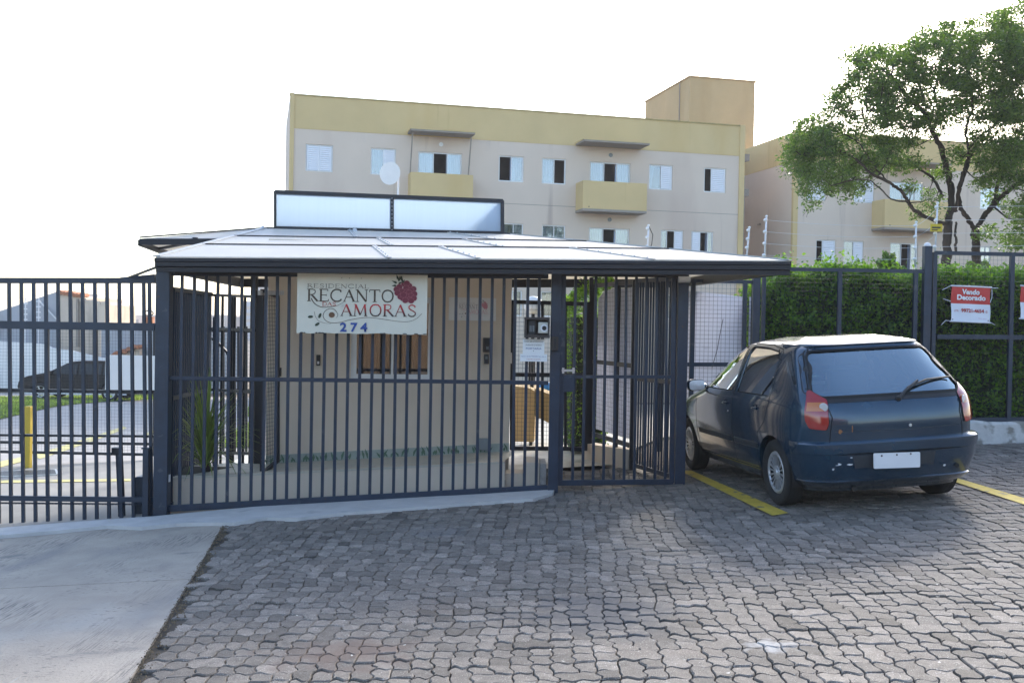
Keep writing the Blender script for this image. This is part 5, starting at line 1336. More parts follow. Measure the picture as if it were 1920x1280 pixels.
# banners on the right fence
YBn = YR - .06
M['banner_red'] = mat('banner_red', (.55, .05, .04), .6, var=.05); M['banner_white'] = mat('banner_white', (.74, .75, .80), .6, var=.04); M['txt'] = mat('white_print', (.8, .78, .78), .6)
def banner(x0, x1, y0, ym, y1, label, full, YY=YBn):
    a = P(x0, y1, YY); b = P(x1, y0, YY); zm = P((x0 + x1) / 2, ym, YY).z; t_ = thing('banner', V(((a.x + b.x) / 2, YY, a.z)), label, 'banner')
    W_ = b.x - a.x; H_ = b.z - a.z
    def bend(u, v): return V((a.x + W_ * u + .006 * sin(v * 7), YY + .010 * sin(u * 9 + v * 4) * sin(pi * min(1, max(0, v))) , a.z + H_ * v - .012 * (u) + .012 * (1 - v) * 0))
    def sheet_(v0, v1, m, nm):
        mb = MB(); n, k = 14, 6; vs = [bend(i / n, v0 + (v1 - v0) * j / k) for j in range(k + 1) for i in range(n + 1)]
        mb.add(vs, [(j * (n + 1) + i, j * (n + 1) + i + 1, (j + 1) * (n + 1) + i + 1, (j + 1) * (n + 1) + i) for j in range(k) for i in range(n)]); mb.build(nm, M[m], t_, smooth=True)
    vm = (zm - a.z) / H_
    sheet_(0.03, vm, 'banner_white', 'lower_panel'); sheet_(vm, .97, 'banner_red', 'upper_panel')
    for v in (.985, .015): MB().tube([bend(-.03, v), bend(1.03, v)], .010, 8).build('batten', M['galv'], t_, smooth=True)
    def pl_(cu_, cv_): return lambda u, v: bend(cu_ + u / W_, cv_ + v / H_) + V((0, -.008, 0))
    if full:
        text_mesh('lettering', 'Vendo', .085, M['txt'], pl_(.5, .83), t_, bold=.0035, width=W_ * .46)
        text_mesh('lettering', 'Decorado', .085, M['txt'], pl_(.51, .675), t_, bold=.0035, width=W_ * .74)
        text_mesh('lettering', '99721-4654', .06, M['ink_red'], pl_(.54, .32), t_, bold=.002, width=W_ * .60)
        text_mesh('lettering', '(19)', .035, M['ink_red'], pl_(.12, .31), t_, width=W_ * .1)
        text_mesh('lettering', '@', .035, M['ink_red'], pl_(.90, .31), t_, width=W_ * .05)
        text_mesh('lettering', '10x sem', .022, mat('pale_print', (.6, .45, .5), .7), pl_(.8, .12), t_, width=W_ * .22)
        mb = MB()
        for p0, p1 in (((-.03, .985), (-.24, .86)), ((1.03, .97), (1.2, .975)), ((0, .56), (-.2, .62)), ((1, .56), (1.06, .72)), ((1.06, .72), (1.04, .93)), ((-.03, .02), (-.14, .03)), ((-.14, .03), (-.24, -.10)), ((1.02, .03), (1.15, -.04))): mb.tube([bend(*p0), bend(*p1)], .004, 5)
        mb.build('cord', M['galv'], t_)
        mb = MB()
        for u in (.03, .95): mb.lathe([(.007, .004), (0, .006)], bend(u, .07) + V((0, -.006, 0)), (0, -1, 0), 8)
        mb.build('eyelet', M['black'], t_)
    else:
        text_mesh('lettering', 'Vendo', .085, M['txt'], pl_(.5, .83), t_, bold=.0035, width=W_ * .46); text_mesh('lettering', 'Decorado', .085, M['txt'], pl_(.53, .65), t_, bold=.0035, width=W_ * .86)
banner(1783, 1857, 536, 569, 603, 'red and white banner reading Vendo Decorado tied to the hedge fence', True)
banner(1913, 1990, 536, 567, 598, 'second red and white banner cut off by the right edge of the photograph', False)
# ================================================================ blue hatchback
def interp(tab, z):
    if z <= tab[0][0]: return tab[0][1]
    for (a, b), (c, d) in zip(tab, tab[1:]):
        if z <= c: return b + (d - b) * (z - a) / (c - a)
    return tab[-1][1]
def smooth_tab(tab, z, e=.018):
    return (interp(tab, z - e) + 2 * interp(tab, z) + interp(tab, z + e)) / 4
REAR = [(.18, -1.66), (.26, -1.74), (.36, -1.79), (.50, -1.80), (.60, -1.80), (.66, -1.805), (.74, -1.81), (.82, -1.80), (.90, -1.775), (.95, -1.745), (1.02, -1.675), (1.12, -1.565), (1.22, -1.455), (1.30, -1.365), (1.355, -1.30), (1.39, -1.22), (1.42, -1.05), (1.435, -.85)]
FRONT = [(.18, 1.62), (.26, 1.78), (.40, 1.84), (.55, 1.84), (.66, 1.80), (.73, 1.70), (.79, 1.52), (.85, 1.28), (.89, 1.10), (.92, .98), (.96, .90), (1.05, .745), (1.15, .57), (1.25, .385), (1.32, .24), (1.37, .10), (1.40, -.02), (1.42, -.18), (1.435, -.40)]
WIDTH = [(.18, .70), (.24, .755), (.34, .785), (.46, .80), (.60, .808), (.72, .806), (.84, .795), (.92, .775), (.98, .752), (1.08, .712), (1.18, .672), (1.28, .628), (1.34, .592), (1.375, .555), (1.40, .50), (1.42, .43), (1.435, .30)]
EA, EB = 5.3, 9.5
def cprof(z):
    return smooth_tab(REAR, z), smooth_tab(FRONT, z), smooth_tab(WIDTH, z)
def csurf(phi, z, off=0.0):
    """phi: 0 = rear centre, +90 deg = right side, 180 = front"""
    yr, yf, w_ = cprof(z); cy_, hy = (yr + yf) / 2, (yf - yr) / 2
    w_ += off; hy += off
    s, c = sin(phi), cos(phi)
    x = w_ * math.copysign(abs(s) ** (2 / EA), s); y = cy_ - hy * math.copysign(abs(c) ** (2 / EB), c)
    return V((x, y, z))
def side_pt(y, z, sgn_, off=0.0):
    yr, yf, w_ = cprof(z); cy_, hy = (yr + yf) / 2, (yf - yr) / 2
    t = min(.9999, abs((y - cy_) / hy)); return V((sgn_ * ((w_) * (1 - t ** EB) ** (1 / EA) + off), y, z))
def rear_pt(x, z, off=0.0):
    yr, yf, w_ = cprof(z); cy_, hy = (yr + yf) / 2, (yf - yr) / 2
    t = min(.9999, abs(x / w_)); e = V((x, cy_ - hy * (1 - t ** EA) ** (1 / EB), z))
    return e + V((0, -off, 0))
def front_pt(x, z, off=0.0):
    yr, yf, w_ = cprof(z); cy_, hy = (yr + yf) / 2, (yf - yr) / 2
    t = min(.9999, abs(x / w_)); return V((x, cy_ + hy * (1 - t ** EA) ** (1 / EB) + off, z))
# phi list by arc length at mid height
def phis(n):
    m = 2000; pts = [csurf(2 * pi * k / m, .6) for k in range(m + 1)]; L = [0]
    for a, b in zip(pts, pts[1:]): L.append(L[-1] + (b - a).length)
    out = []; j = 0
    for k in range(n):
        t = L[-1] * k / n
        while L[j + 1] < t: j += 1
        out.append(2 * pi * (j + (t - L[j]) / (L[j + 1] - L[j])) / m)
    return out
PH = phis(168)
def shell(zs, off, mb, close=True):
    n = len(PH); vs = []; fs = []
    for z in zs: vs += [csurf(p, z, off) for p in PH]
    for i in range(len(zs) - 1):
        for k in range(n): fs.append((i * n + k, i * n + (k + 1) % n, (i + 1) * n + (k + 1) % n, (i + 1) * n + k))
    if close: fs += [tuple(range(n - 1, -1, -1)), tuple(range((len(zs) - 1) * n, len(zs) * n))]
    mb.add(vs, fs)
def bool_op(o, cutter, op='DIFFERENCE'):
    m = o.modifiers.new('b', 'BOOLEAN'); m.operation = op; m.solver = 'EXACT'; m.object = cutter
    dg = bpy.context.evaluated_depsgraph_get(); me = bpy.data.meshes.new_from_object(o.evaluated_get(dg))
    o.modifiers.clear(); old = o.data; o.data = me; bpy.data.meshes.remove(old)
def tmp(mb): return mb.build('tmp', None, None, local=True)
carp = bpy.data.materials.new('car_paint_blue'); carp.use_nodes = True
_n = carp.node_tree.nodes; _L = carp.node_tree.links; _b = _n['Principled BSDF']
_b.inputs['Roughness'].default_value = .34; _b.inputs['Metallic'].default_value = .35; _b.inputs['Coat Weight'].default_value = 1.0; _b.inputs['Coat Roughness'].default_value = .07
_t = _n.new('ShaderNodeTexCoord'); _x = _n.new('ShaderNodeTexNoise'); _x.inputs['Scale'].default_value = 3.5; _x.inputs['Detail'].default_value = 8
_L.new(_t.outputs['Object'], _x.inputs['Vector'])
_r = _n.new('ShaderNodeValToRGB'); _L.new(_x.outputs['Fac'], _r.inputs[0]); _r.color_ramp.elements[0].color = (.004, .032, .066, 1); _r.color_ramp.elements[1].color = (.008, .048, .090, 1)
_r.color_ramp.elements[0].position = .35; _r.color_ramp.elements[1].position = .7
# dusty film low down (wear), and bright sky reflection painted pale into the roof colour
_s = _n.new('ShaderNodeSeparateXYZ'); _L.new(_t.outputs['Object'], _s.inputs[0])
_m = _n.new('ShaderNodeMapRange'); _m.inputs[1].default_value = .34; _m.inputs[2].default_value = .16; _L.new(_s.outputs[2], _m.inputs[0])
_q = _n.new('ShaderNodeMath'); _q.operation = 'MULTIPLY'; _L.new(_m.outputs[0], _q.inputs[0]); _L.new(_x.outputs['Fac'], _q.inputs[1])
_k = _n.new('ShaderNodeMix'); _k.data_type = 'RGBA'; _L.new(_q.outputs[0], _k.inputs[0]); _L.new(_r.outputs[0], _k.inputs[6]); _k.inputs[7].default_value = (.13, .11, .09, 1)
_m2 = _n.new('ShaderNodeMapRange'); _m2.inputs[1].default_value = 1.36; _m2.inputs[2].default_value = 1.40; _L.new(_s.outputs[2], _m2.inputs[0])
_x2 = _n.new('ShaderNodeTexNoise'); _x2.inputs['Scale'].default_value = 2.2; _x2.inputs['Detail'].default_value = 6; _L.new(_t.outputs['Object'], _x2.inputs['Vector'])
_m3 = _n.new('ShaderNodeMapRange'); _m3.inputs[1].default_value = .30; _m3.inputs[2].default_value = .5; _L.new(_x2.outputs['Fac'], _m3.inputs[0])
_q2 = _n.new('ShaderNodeMath'); _q2.operation = 'MULTIPLY'; _L.new(_m2.outputs[0], _q2.inputs[0]); _L.new(_m3.outputs[0], _q2.inputs[1])
_k2 = _n.new('ShaderNodeMix'); _k2.data_type = 'RGBA'; _L.new(_q2.outputs[0], _k2.inputs[0]); _L.new(_k.outputs[2], _k2.inputs[6]); _k2.inputs[7].default_value = (.20, .21, .22, 1)
_L.new(_k2.outputs[2], _b.inputs['Base Color'])
_m4 = _n.new('ShaderNodeMapRange'); _L.new(_x.outputs['Fac'], _m4.inputs[0]); _m4.inputs[3].default_value = .18; _m4.inputs[4].default_value = .26; _L.new(_m4.outputs[0], _b.inputs['Roughness'])
M['carpaint'] = carp
M['red_lens'] = mat('red_lens', (.30, .006, .010), .12, var=.1, scale=20, coat=1.0); M['amber_lens'] = mat('amber_lens', (.55, .16, .02), .12, var=.1, coat=1.0); M['clear_lens'] = mat('clear_lens', (.55, .55, .55), .1, coat=1.0)
M['trim'] = mat('dull_trim', (.022, .028, .036), .55, var=.15, scale=14); M['gap'] = mat('panel_gap', (.004, .005, .006), .8)
M['carglass'] = glass_mat('car_glass', (.42, .52, .52), .8, .02, .05); M['dustyglass'] = glass_mat('dusty_car_glass', (.40, .60, .64), 1.0, .03, .02, (.62, .84, 1))
M['seat'] = mat('seat_cloth', (.05, .05, .055), .95); M['rustm'] = mat('rust_mark', (.30, .13, .05), .9, var=.3, scale=60); M['plate'] = mat('number_plate', (.72, .72, .73), .45, var=.03)

car = thing('parked_car', (2.96, 10.13, 0), 'dark blue hatchback with pale roof and scraped bumper, parked nose to the hedge', 'car')
def patch(mb, poly, f, step=.05, lift=0.0):
    v, t = cdt(poly, step); mb.add([f(p.x, p.y) for p in v], t)
def ribbon(mb, pts, wd, f):
    n = len(pts); L, R = [], []
    for i in range(n):
        a, b = V(pts[max(0, i - 1)]), V(pts[min(n - 1, i + 1)]); d = (b - a).normalized(); q = V((-d.y, d.x)) * wd / 2; p = V(pts[i]); L.append(f(*(p + q))); R.append(f(*(p - q)))
    mb.add(L + R, [(i, n + i, n + i + 1, i + 1) for i in range(n - 1)])
def dense(pts, step=.04, closed=False):
    out = []; q = list(pts) + ([pts[0]] if closed else [])
    for a, b in zip(q, q[1:]):
        a, b = V(a), V(b); k = max(1, int((b - a).length / step)); out += [tuple(a.lerp(b, i / k)) for i in range(k)]
    out.append(tuple(q[-1])); return out
def rounded(poly, rad=.05, n=4):
    out = []; k = len(poly)
    for i in range(k):
        a, b, c = V(poly[i - 1]), V(poly[i]), V(poly[(i + 1) % k]); r_ = min(rad, (a - b).length * .4, (c - b).length * .4)
        p, q = b + (a - b).normalized() * r_, b + (c - b).normalized() * r_
        for j in range(n + 1):
            t = j / n; out.append(tuple(p.lerp(b, t).lerp(b.lerp(q, t), t)))
    return out
zs = [.18, .20, .23, .27, .31, .35, .39, .43, .47, .51, .55, .59, .63, .67, .71, .74, .77, .80, .83, .86, .885, .91, .93, .955, .98, 1.01, 1.04, 1.07, 1.1, 1.13, 1.16, 1.19, 1.22, 1.25, 1.275, 1.30, 1.32, 1.34, 1.355, 1.37, 1.382, 1.393, 1.403, 1.412, 1.42, 1.427, 1.433, 1.437]
mb = MB(); shell(zs, 0, mb); body = tmp(mb)
mb = MB(); shell([.34, .40, .5, .6, .7, .8, .88, .93, .98, 1.04, 1.1, 1.16, 1.22, 1.28, 1.33, 1.36, 1.38, 1.39], -.045, mb); inner = tmp(mb)
bool_op(body, inner)
SIDE_F = rounded([(.86, .935), (.80, 1.00), (.60, 1.165), (.38, 1.315), (.30, 1.345), (-.06, 1.365), (-.115, 1.355), (-.115, .935)], .04)
SIDE_R = rounded([(-.205, .935), (-.205, 1.365), (-.60, 1.355), (-.90, 1.325), (-.955, 1.28), (-.99, 1.0), (-.985, .935)], .05)
REARW = rounded([(-.60, .955), (-.655, 1.0), (-.54, 1.335), (.54, 1.335), (.655, 1.0), (.60, .955)], .06)
FRONTW = rounded([(-.68, .965), (-.53, 1.345), (.53, 1.345), (.68, .965)], .06)
for poly in (SIDE_F, SIDE_R):
    c_ = tmp(MB().prism([(-1.2, y, z) for y, z in poly], (2.4, 0, 0))); bool_op(body, c_); bpy.data.objects.remove(c_)
c_ = tmp(MB().prism([(x, -2.4, z) for x, z in REARW], (0, 1.55, 0))); bool_op(body, c_); bpy.data.objects.remove(c_)
c_ = tmp(MB().prism([(x, .15, z) for x, z in FRONTW], (0, 1.2, 0))); bool_op(body, c_); bpy.data.objects.remove(c_)
WR_, WF_ = -1.10, 1.27; RW = .285
for yy in (WR_, WF_):
    for sx in (-1, 1):
        mbx = MB(); prof_ = [(yy + .335 * cos(t * pi / 18), .275 + .335 * sin(t * pi / 18)) for t in range(0, 19)] + [(yy - .335, .05), (yy + .335, .05)]
        mbx.prism([(min(sx * .52, sx * 1.02), y, z) for y, z in prof_], (.5, 0, 0)); c_ = tmp(mbx); bool_op(body, c_); bpy.data.objects.remove(c_)
bpy.data.objects.remove(inner)
bme = body.data; bme.name = 'body'; bme.materials.clear(); bme.materials.append(carp)
bme.polygons.foreach_set('use_smooth', [True] * len(bme.polygons)); bme.set_sharp_from_angle(angle=radians(32))
body.name = 'body'; body.parent = car
LOC = dict(parent=car, local=True)
def cb(mb, name, m, smooth=True, parent=None, angle=40): return mb.build(name, M[m], parent or car, smooth, angle, True)
# underbody and wheel wells
mb = MB(); mb.box((-.60, -1.6, .19), (.60, 1.6, .30)); cb(mb, 'underbody', 'black', False)
for yy in (WR_, WF_):
    for sx in (-1, 1):
        mb = MB(); pr = [(yy + .345 * cos(t * pi / 14), .275 + .345 * sin(t * pi / 14)) for t in range(-1, 16)]
        vs = [(sx * .50, y, z) for y, z in pr] + [(sx * .775, y, z) for y, z in pr]; n = len(pr)
        mb.add(vs + [(sx * .50, yy, .275)], [(i, i + 1, n + i + 1, n + i) for i in range(n - 1)] + [(i, i + 1, 2 * n) for i in range(n - 1)]); cb(mb, 'wheel_well', 'black')
# wheels
mb = MB(); T = [(.185, -.060), (.20, -.078), (.235, -.085), (.262, -.083), (.278, -.070), (.284, -.05), (.2855, -.0), (.284, .05), (.278, .070), (.262, .083), (.235, .085), (.19, .07), (.185, .05)]
mb.lathe(T, (0, 0, 0), (1, 0, 0), 48); tyre_me = mb.mesh('tyre', M['rubber'], smooth=True)
mb = MB()
for k in range(4): mb.lathe([(.2862, -.055 + .036 * k - .004), (.2835, -.055 + .036 * k), (.2862, -.055 + .036 * k + .004)], (0, 0, 0), (1, 0, 0), 48)
tread_me = mb.mesh('tread', M['gap'])
mb = MB(); mb.lathe([(0, -.078), (.03, -.078), (.035, -.07), (.06, -.068), (.145, -.072), (.152, -.075)], (0, 0, 0), (1, 0, 0), 40)
hub_back = MB(); hub_back.lathe([(0, -.045), (.18, -.045)], (0, 0, 0), (1, 0, 0), 40); hubb_me = hub_back.mesh('brake_dish', M['gap'])
M['hubcap'] = mat('hubcap_silver', (.46, .47, .49), .38, .55, var=.15, scale=30)
mb = MB(); mb.lathe([(0, -.074), (.028, -.074), (.034, -.066), (.058, -.064), (.062, -.058)], (0, 0, 0), (1, 0, 0), 40)
mb.lathe([(.150, -.058), (.156, -.070), (.170, -.072), (.182, -.064), (.186, -.052)], (0, 0, 0), (1, 0, 0), 48)
for k in range(18):
    a = 2 * pi * k / 18; wd = .26 if k % 2 == 0 else .17; r0_, r1_ = .055, .155
    def pt(r_, da, x): return (x, r_ * cos(a + da), r_ * sin(a + da))
    w0, w1 = wd * .5 * 1.0, wd * .5 * .62
    mb.add([pt(r0_, -w0 * .7, -.062), pt(r0_, w0 * .7, -.062), pt(r1_, w1 * .8, -.068), pt(r1_, -w1 * .8, -.068), pt(r0_, -w0 * .7, -.050), pt(r0_, w0 * .7, -.050), pt(r1_, w1 * .8, -.055), pt(r1_, -w1 * .8, -.055)],
           [(0, 1, 2, 3), (0, 3, 7, 4), (1, 5, 6, 2)])
cap_me = mb.mesh('hubcap', M['hubcap'], smooth=True); cap_me.set_sharp_from_angle(angle=radians(30))
for yy, sx, st_ in ((WR_, -1, 0), (WR_, 1, 0), (WF_, -1, 1), (WF_, 1, 1)):
    wh = link_mesh('wheel', tyre_me, car, (sx * .705, yy, .283)); 
    if sx > 0: wh.rotation_euler = (rnd.uniform(0, 6), 0, pi)
    else: wh.rotation_euler = (rnd.uniform(0, 6), 0, 0)
    if st_: wh.rotation_euler.z += radians(-2)
    link_mesh('hubcap', cap_me, wh); link_mesh('tread_grooves', tread_me, wh); link_mesh('brake_disc', hubb_me, wh)
# side glass with rubber frames, doors
def sp_(sx, off): return lambda y, z: side_pt(y, z, sx, off)
for sx in (-1, 1):
    for poly, nm in ((SIDE_F, 'side_window'), (SIDE_R, 'side_window')):
        mb = MB(); patch(mb, poly, sp_(sx, -.012), .10); g = cb(mb, nm, 'carglass')
        mb = MB(); ribbon(mb, dense(poly, .04, True), .022, sp_(sx, -.003)); cb(mb, 'window_seal', 'gap', parent=g)
    mb = MB()
    for line in ([(.875, .905), (.90, .80), (.905, .50), (.86, .27)], [(-.16, 1.375), (-.16, .90), (-.165, .26)], [(-.99, 1.31), (-1.025, 1.0), (-1.03, .88), (-.96, .72), (-.80, .60), (-.745, .45), (-.72, .27)], [(.86, .27), (-.72, .27)], [(-.16, 1.388), (-.62, 1.378), (-.94, 1.345), (-.99, 1.31)], [(-.16, 1.388), (.28, 1.368), (.42, 1.322), (.64, 1.168), (.875, .975)]):
        ribbon(mb, dense(line), .008, sp_(sx, .0015))
    cb(mb, 'door_gaps', 'gap')
    mb = MB()
    for a, b in ((.84, -.14), (-.19, -.80)):
        n = 24; vs = []
        for i in range(n + 1):
            y = a + (b - a) * i / n; e = .004 if i in (0, n) else .012
            vs += [side_pt(y, .455, sx, .000), side_pt(y, .462, sx, e), side_pt(y, .505, sx, e), side_pt(y, .512, sx, .0)]
        mb.add(vs, [(4 * i + j, 4 * i + 4 + j, 4 * i + 5 + j, 4 * i + 1 + j) for i in range(n) for j in range(3)])
    cb(mb, 'rub_strip', 'trim')
    for y0 in (-.02, -.80):
        y0 = {-.02: .02, -.80: -.74}[y0]
        mb = MB(); c0 = side_pt(y0, .815, sx, 0)
        mb.lathe([(.044, .002), (.040, .004), (.030, -.004), (0, -.010)], c0, (sx, 0, 0), 20); hd = cb(mb, 'door_handle', 'carpaint')
        mb = MB(); mb.tube([c0 + V((sx * .004, .048, .004)), c0 + V((sx * .018, .02, .006)), c0 + V((sx * .018, -.03, .006)), c0 + V((sx * .004, -.05, .004))], .011, 8); cb(mb, 'grip', 'carpaint', parent=hd)
        if y0 > -.5: mb = MB(); mb.lathe([(0, .004), (.008, .004), (.009, 0)], side_pt(-.06, .745, sx, 0), (sx, 0, 0), 10); cb(mb, 'lock', 'steel', parent=hd)
    # mirror
    mb = MB(); b0 = V((sx * .80, .77, .955)); 
    pr = [(.0, 0), (.05, .006), (.072, .02), (.078, .045), (.070, .075), (.04, .092), (0, .10)]
    base = V((sx * .86, .70, .96)); vs = []; n = 20
    for r_, h in pr:
        for k in range(n):
            a = 2 * pi * k / n; vs.append(base + V((math.copysign(abs(cos(a)) ** .6, cos(a)) * r_ * 1.25, -.03 + h, math.copysign(abs(sin(a)) ** .6, sin(a)) * r_ * .82)))
    mb.add(vs, [(i * n + k, i * n + (k + 1) % n, (i + 1) * n + (k + 1) % n, (i + 1) * n + k) for i in range(len(pr) - 1) for k in range(n)])
    mb.tube([V((sx * .755, .74, .945)), V((sx * .80, .72, .95))], .025, 8); mir = cb(mb, 'wing_mirror', 'carpaint')
    mb = MB(); vs = [base + V((math.copysign(abs(cos(2 * pi * k / n)) ** .6, cos(2 * pi * k / n)) * .083, -.034, math.copysign(abs(sin(2 * pi * k / n)) ** .6, sin(2 * pi * k / n)) * .053)) for k in range(n)]
    mb.poly(vs); cb(mb, 'mirror_glass', 'mirror' if 'mirror' in M else 'steel', False, mir)
# rear and front glass
rp_ = lambda off: (lambda x, z: rear_pt(x, z, off))
mb = MB(); patch(mb, REARW, rp_(-.012), .10); g = cb(mb, 'rear_window', 'dustyglass')
mb = MB(); ribbon(mb, dense(REARW, .04, True), .030, rp_(.0015)); cb(mb, 'window_seal', 'gap', parent=g)
mb = MB(); patch(mb, [(x * .97, z) for x, z in rounded([(-.66, .915), (-.72, 1.0), (-.62, 1.28), (-.575, 1.32), (-.565, 1.20), (-.675, 1.0), (-.60, .945), (.60, .945), (.675, 1.0), (.565, 1.20), (.575, 1.32), (.62, 1.28), (.72, 1.0), (.66, .915)], .02)], rp_(.003), .06); cb(mb, 'window_border', 'trim_gloss' if 'trim_gloss' in M else 'black', parent=g)
mb = MB(); patch(mb, FRONTW, lambda x, z: front_pt(x, z, -.012), .12); cb(mb, 'windscreen', 'carglass')
# tailgate seams
mb = MB()
TG = [(-.605, 1.345), (-.70, 1.06), (-.60, .965), (-.555, .80), (-.575, .68), (-.58, .60), (.58, .60), (.575, .68), (.555, .80), (.60, .965), (.70, 1.06), (.605, 1.345)]
ribbon(mb, dense(TG), .009, rp_(.0015)); cb(mb, 'tailgate_seam', 'gap')
mb = MB(); ribbon(mb, dense([(-.55, .685), (.0, .672), (.55, .685)], .04), .006, rp_(.001)); cb(mb, 'tailgate_crease', 'trim')
# roof edge spoiler lip over the rear window
mb = MB(); n = 30; vs = []
for i in range(n + 1):
    x = -.585 + 1.17 * i / n; k = 1 - abs(x / .60) ** 6 * .5
    p = rear_pt(x, 1.375, 0); q = rear_pt(x, 1.335, 0)
    vs += [rear_pt(x, 1.395, 0) + V((0, .0, .004)), p + V((0, -.055 * k, .008)), p + V((0, -.075 * k, -.004)), p + V((0, -.06 * k, -.018)), q + V((0, -.0, -.002))]
mb.add(vs, [(5 * i + j, 5 * i + 5 + j, 5 * i + 6 + j, 5 * i + 1 + j) for i in range(n) for j in range(4)]); cb(mb, 'roof_spoiler', 'carpaint')
# wiper
mb = MB(); a, b, c_ = rear_pt(.03, .925, .02), rear_pt(.10, .985, .045), rear_pt(.26, 1.055, .03)
mb.tube([a, b, c_], [.014, .012, .010], 8); mb.tube([rear_pt(.14, 1.005, .025), rear_pt(.34, 1.055, .022), rear_pt(.60, 1.065, .018)], [.010, .011, .008], 6); mb.lathe([(.024, 0), (.022, .02), (0, .024)], rear_pt(.03, .925, 0), (0, -1, 0), 12)
cb(mb, 'wiper', 'black')
def LA_(a): return 26 + (a * 100 - 33.5) * 1.0
# tail lights wrap round the corner: (angle deg, z)
def lamp_f(sx, off): return lambda a, z: csurf(radians(sx * LA_(a)), z, off)
for sx in (-1, 1):
    TL = rounded([(.335, .945), (.52, 1.02), (.575, 1.015), (.60, .88), (.585, .78), (.53, .715), (.345, .70), (.325, .755)], .02, 3)
    mb = MB(); patch(mb, TL, lamp_f(sx, .010), .02); tl_ = cb(mb, 'tail_light', 'red_lens')
    mb = MB(); ribbon(mb, dense(TL, .02, True), .006, lambda a, z: csurf(radians(sx * LA_(a)), z, .005)); 
    vs = []; dd_ = dense(TL, .02, True); n = len(dd_)
    f0, f1 = lamp_f(sx, 0), lamp_f(sx, .010)
    mb.add([f0(*p) for p in dd_] + [f1(*p) for p in dd_], [(i, i + 1, n + i + 1, n + i) for i in range(n - 1)]); cb(mb, 'lamp_rim', 'gap', parent=tl_)
    mb = MB(); patch(mb, [(.355, .855), (.355, .925), (.57, .925), (.574, .855)], lamp_f(sx, .0115), .02); cb(mb, 'indicator_lens', 'amber_lens', parent=tl_)
    mb = MB(); c0 = csurf(radians(sx * LA_(.375)), .885, .012); nn_ = (csurf(radians(sx * LA_(.375)), .885, .05) - csurf(radians(sx * LA_(.375)), .885, 0)).normalized()
    mb.lathe([(0, .006), (.030, .006), (.036, 0)], c0, nn_, 20); cb(mb, 'reverse_lens', 'clear_lens', parent=tl_)
# bumper: swollen lower rear
mb = MB(); zb_ = [(.205, -.02), (.215, .015), (.26, .028), (.275, .036), (.285, .022), (.42, .030), (.50, .034), (.505, .042), (.55, .048), (.585, .047), (.600, .034), (.607, .0)]
PB_ = next(d / 2 for d in range(60, 360) if csurf(radians(d / 2), .4).y > -1.455)
ph2 = [radians(PB_ * (-1 + 2 * k / 96)) for k in range(97)]
vs = []
for z, o_ in zb_:
    for p in ph2:
        f_ = min(1, (radians(PB_) - abs(p)) / radians(10) * .5 + .45)
        vs.append(csurf(p, z, o_ * f_ - .004 * 0))
n = len(ph2); mb.add(vs, [(i * n + k, i * n + k + 1, (i + 1) * n + k + 1, (i + 1) * n + k) for i in range(len(zb_) - 1) for k in range(n - 1)]); bmp = cb(mb, 'rear_bumper', 'carpaint', angle=35)
def bf_(off): 
    tb = zb_
    return lambda x, z: rear_pt(x, z, off + interp(tb, z))
mb = MB(); ribbon(mb, dense([(-.62, .503), (.62, .503)], .04), .012, bf_(.004)); cb(mb, 'bumper_groove', 'gap', parent=bmp)
mb = MB(); patch(mb, [(-.42, .490), (.30, .490), (.28, .385), (-.40, .385)], bf_(.003), .05); cb(mb, 'plate_recess', 'trim', parent=bmp)
pc = rear_pt(-.06, .435, .055)
np_ = MB(); q = [(-.20, -.062), (.20, -.062), (.20, .062), (-.20, .062)]; a_ = radians(-2)
np_.prism([(pc.x + u * cos(a_) - v * sin(a_), pc.y - .016, pc.z + u * sin(a_) + v * cos(a_)) for u, v in rounded(q, .012)], (0, .008, 0)); cb(np_, 'number_plate', 'plate', False, bmp)
mb = MB()
for u in (-.13, .0, .12): mb.lathe([(0, .003), (.007, .003), (.008, 0)], (pc.x + u, pc.y - .016, pc.z + .045), (0, -1, 0), 8)
cb(mb, 'plate_bolts', 'brown', False, bmp)
# scratches, rust, dent
mb = MB()
for x, z, w_, h in ((-.54, .425, .035, .014), (-.44, .42, .03, .008), (-.43, .475, .012, .006), (-.57, .385, .010, .010), (.38, .36, .015, .01)):
    pts = [(x + w_ * cos(t) * (.6 + .4 * rnd.random()), z + h * sin(t) * (.6 + .4 * rnd.random())) for t in [k * pi / 5 for k in range(10)]]; mb.poly([bf_(.0045)(*p) for p in pts])
cb(mb, 'paint_scrape', 'plate', False, bmp)
mb = MB()
for x, z, w_, h, in ((-.50, .685, .020, .022), (-.40, .70, .007, .035)):
    pts = [(x + w_ * cos(t) * (.6 + .4 * rnd.random()), z + h * sin(t) * (.6 + .4 * rnd.random())) for t in [k * pi / 5 for k in range(10)]]; mb.poly([rear_pt(*p, .002) for p in pts])
cb(mb, 'rust_patch', 'rustm', False)['kind'] = 'stuff'
mb = MB(); mb.lathe([(0, .006), (.012, .005), (.014, 0)], rear_pt(.10, .705, 0), (0, -1, 0), 12); cb(mb, 'tailgate_lock', 'steel'); mb = MB(); mb.lathe([(0, .001), (.02, .001)], bf_(.005)(.5, .35), (0, -1, 0), 12); cb(mb, 'tow_hole', 'gap', False, bmp)
mb = MB(); mb.tube([(-.35, -1.70, .20), (-.35, -1.50, .20)], .02, 10); mb.box((-.3, -1.62, .19), (.3, -1.45, .24)); cb(mb, 'exhaust', 'black', False)
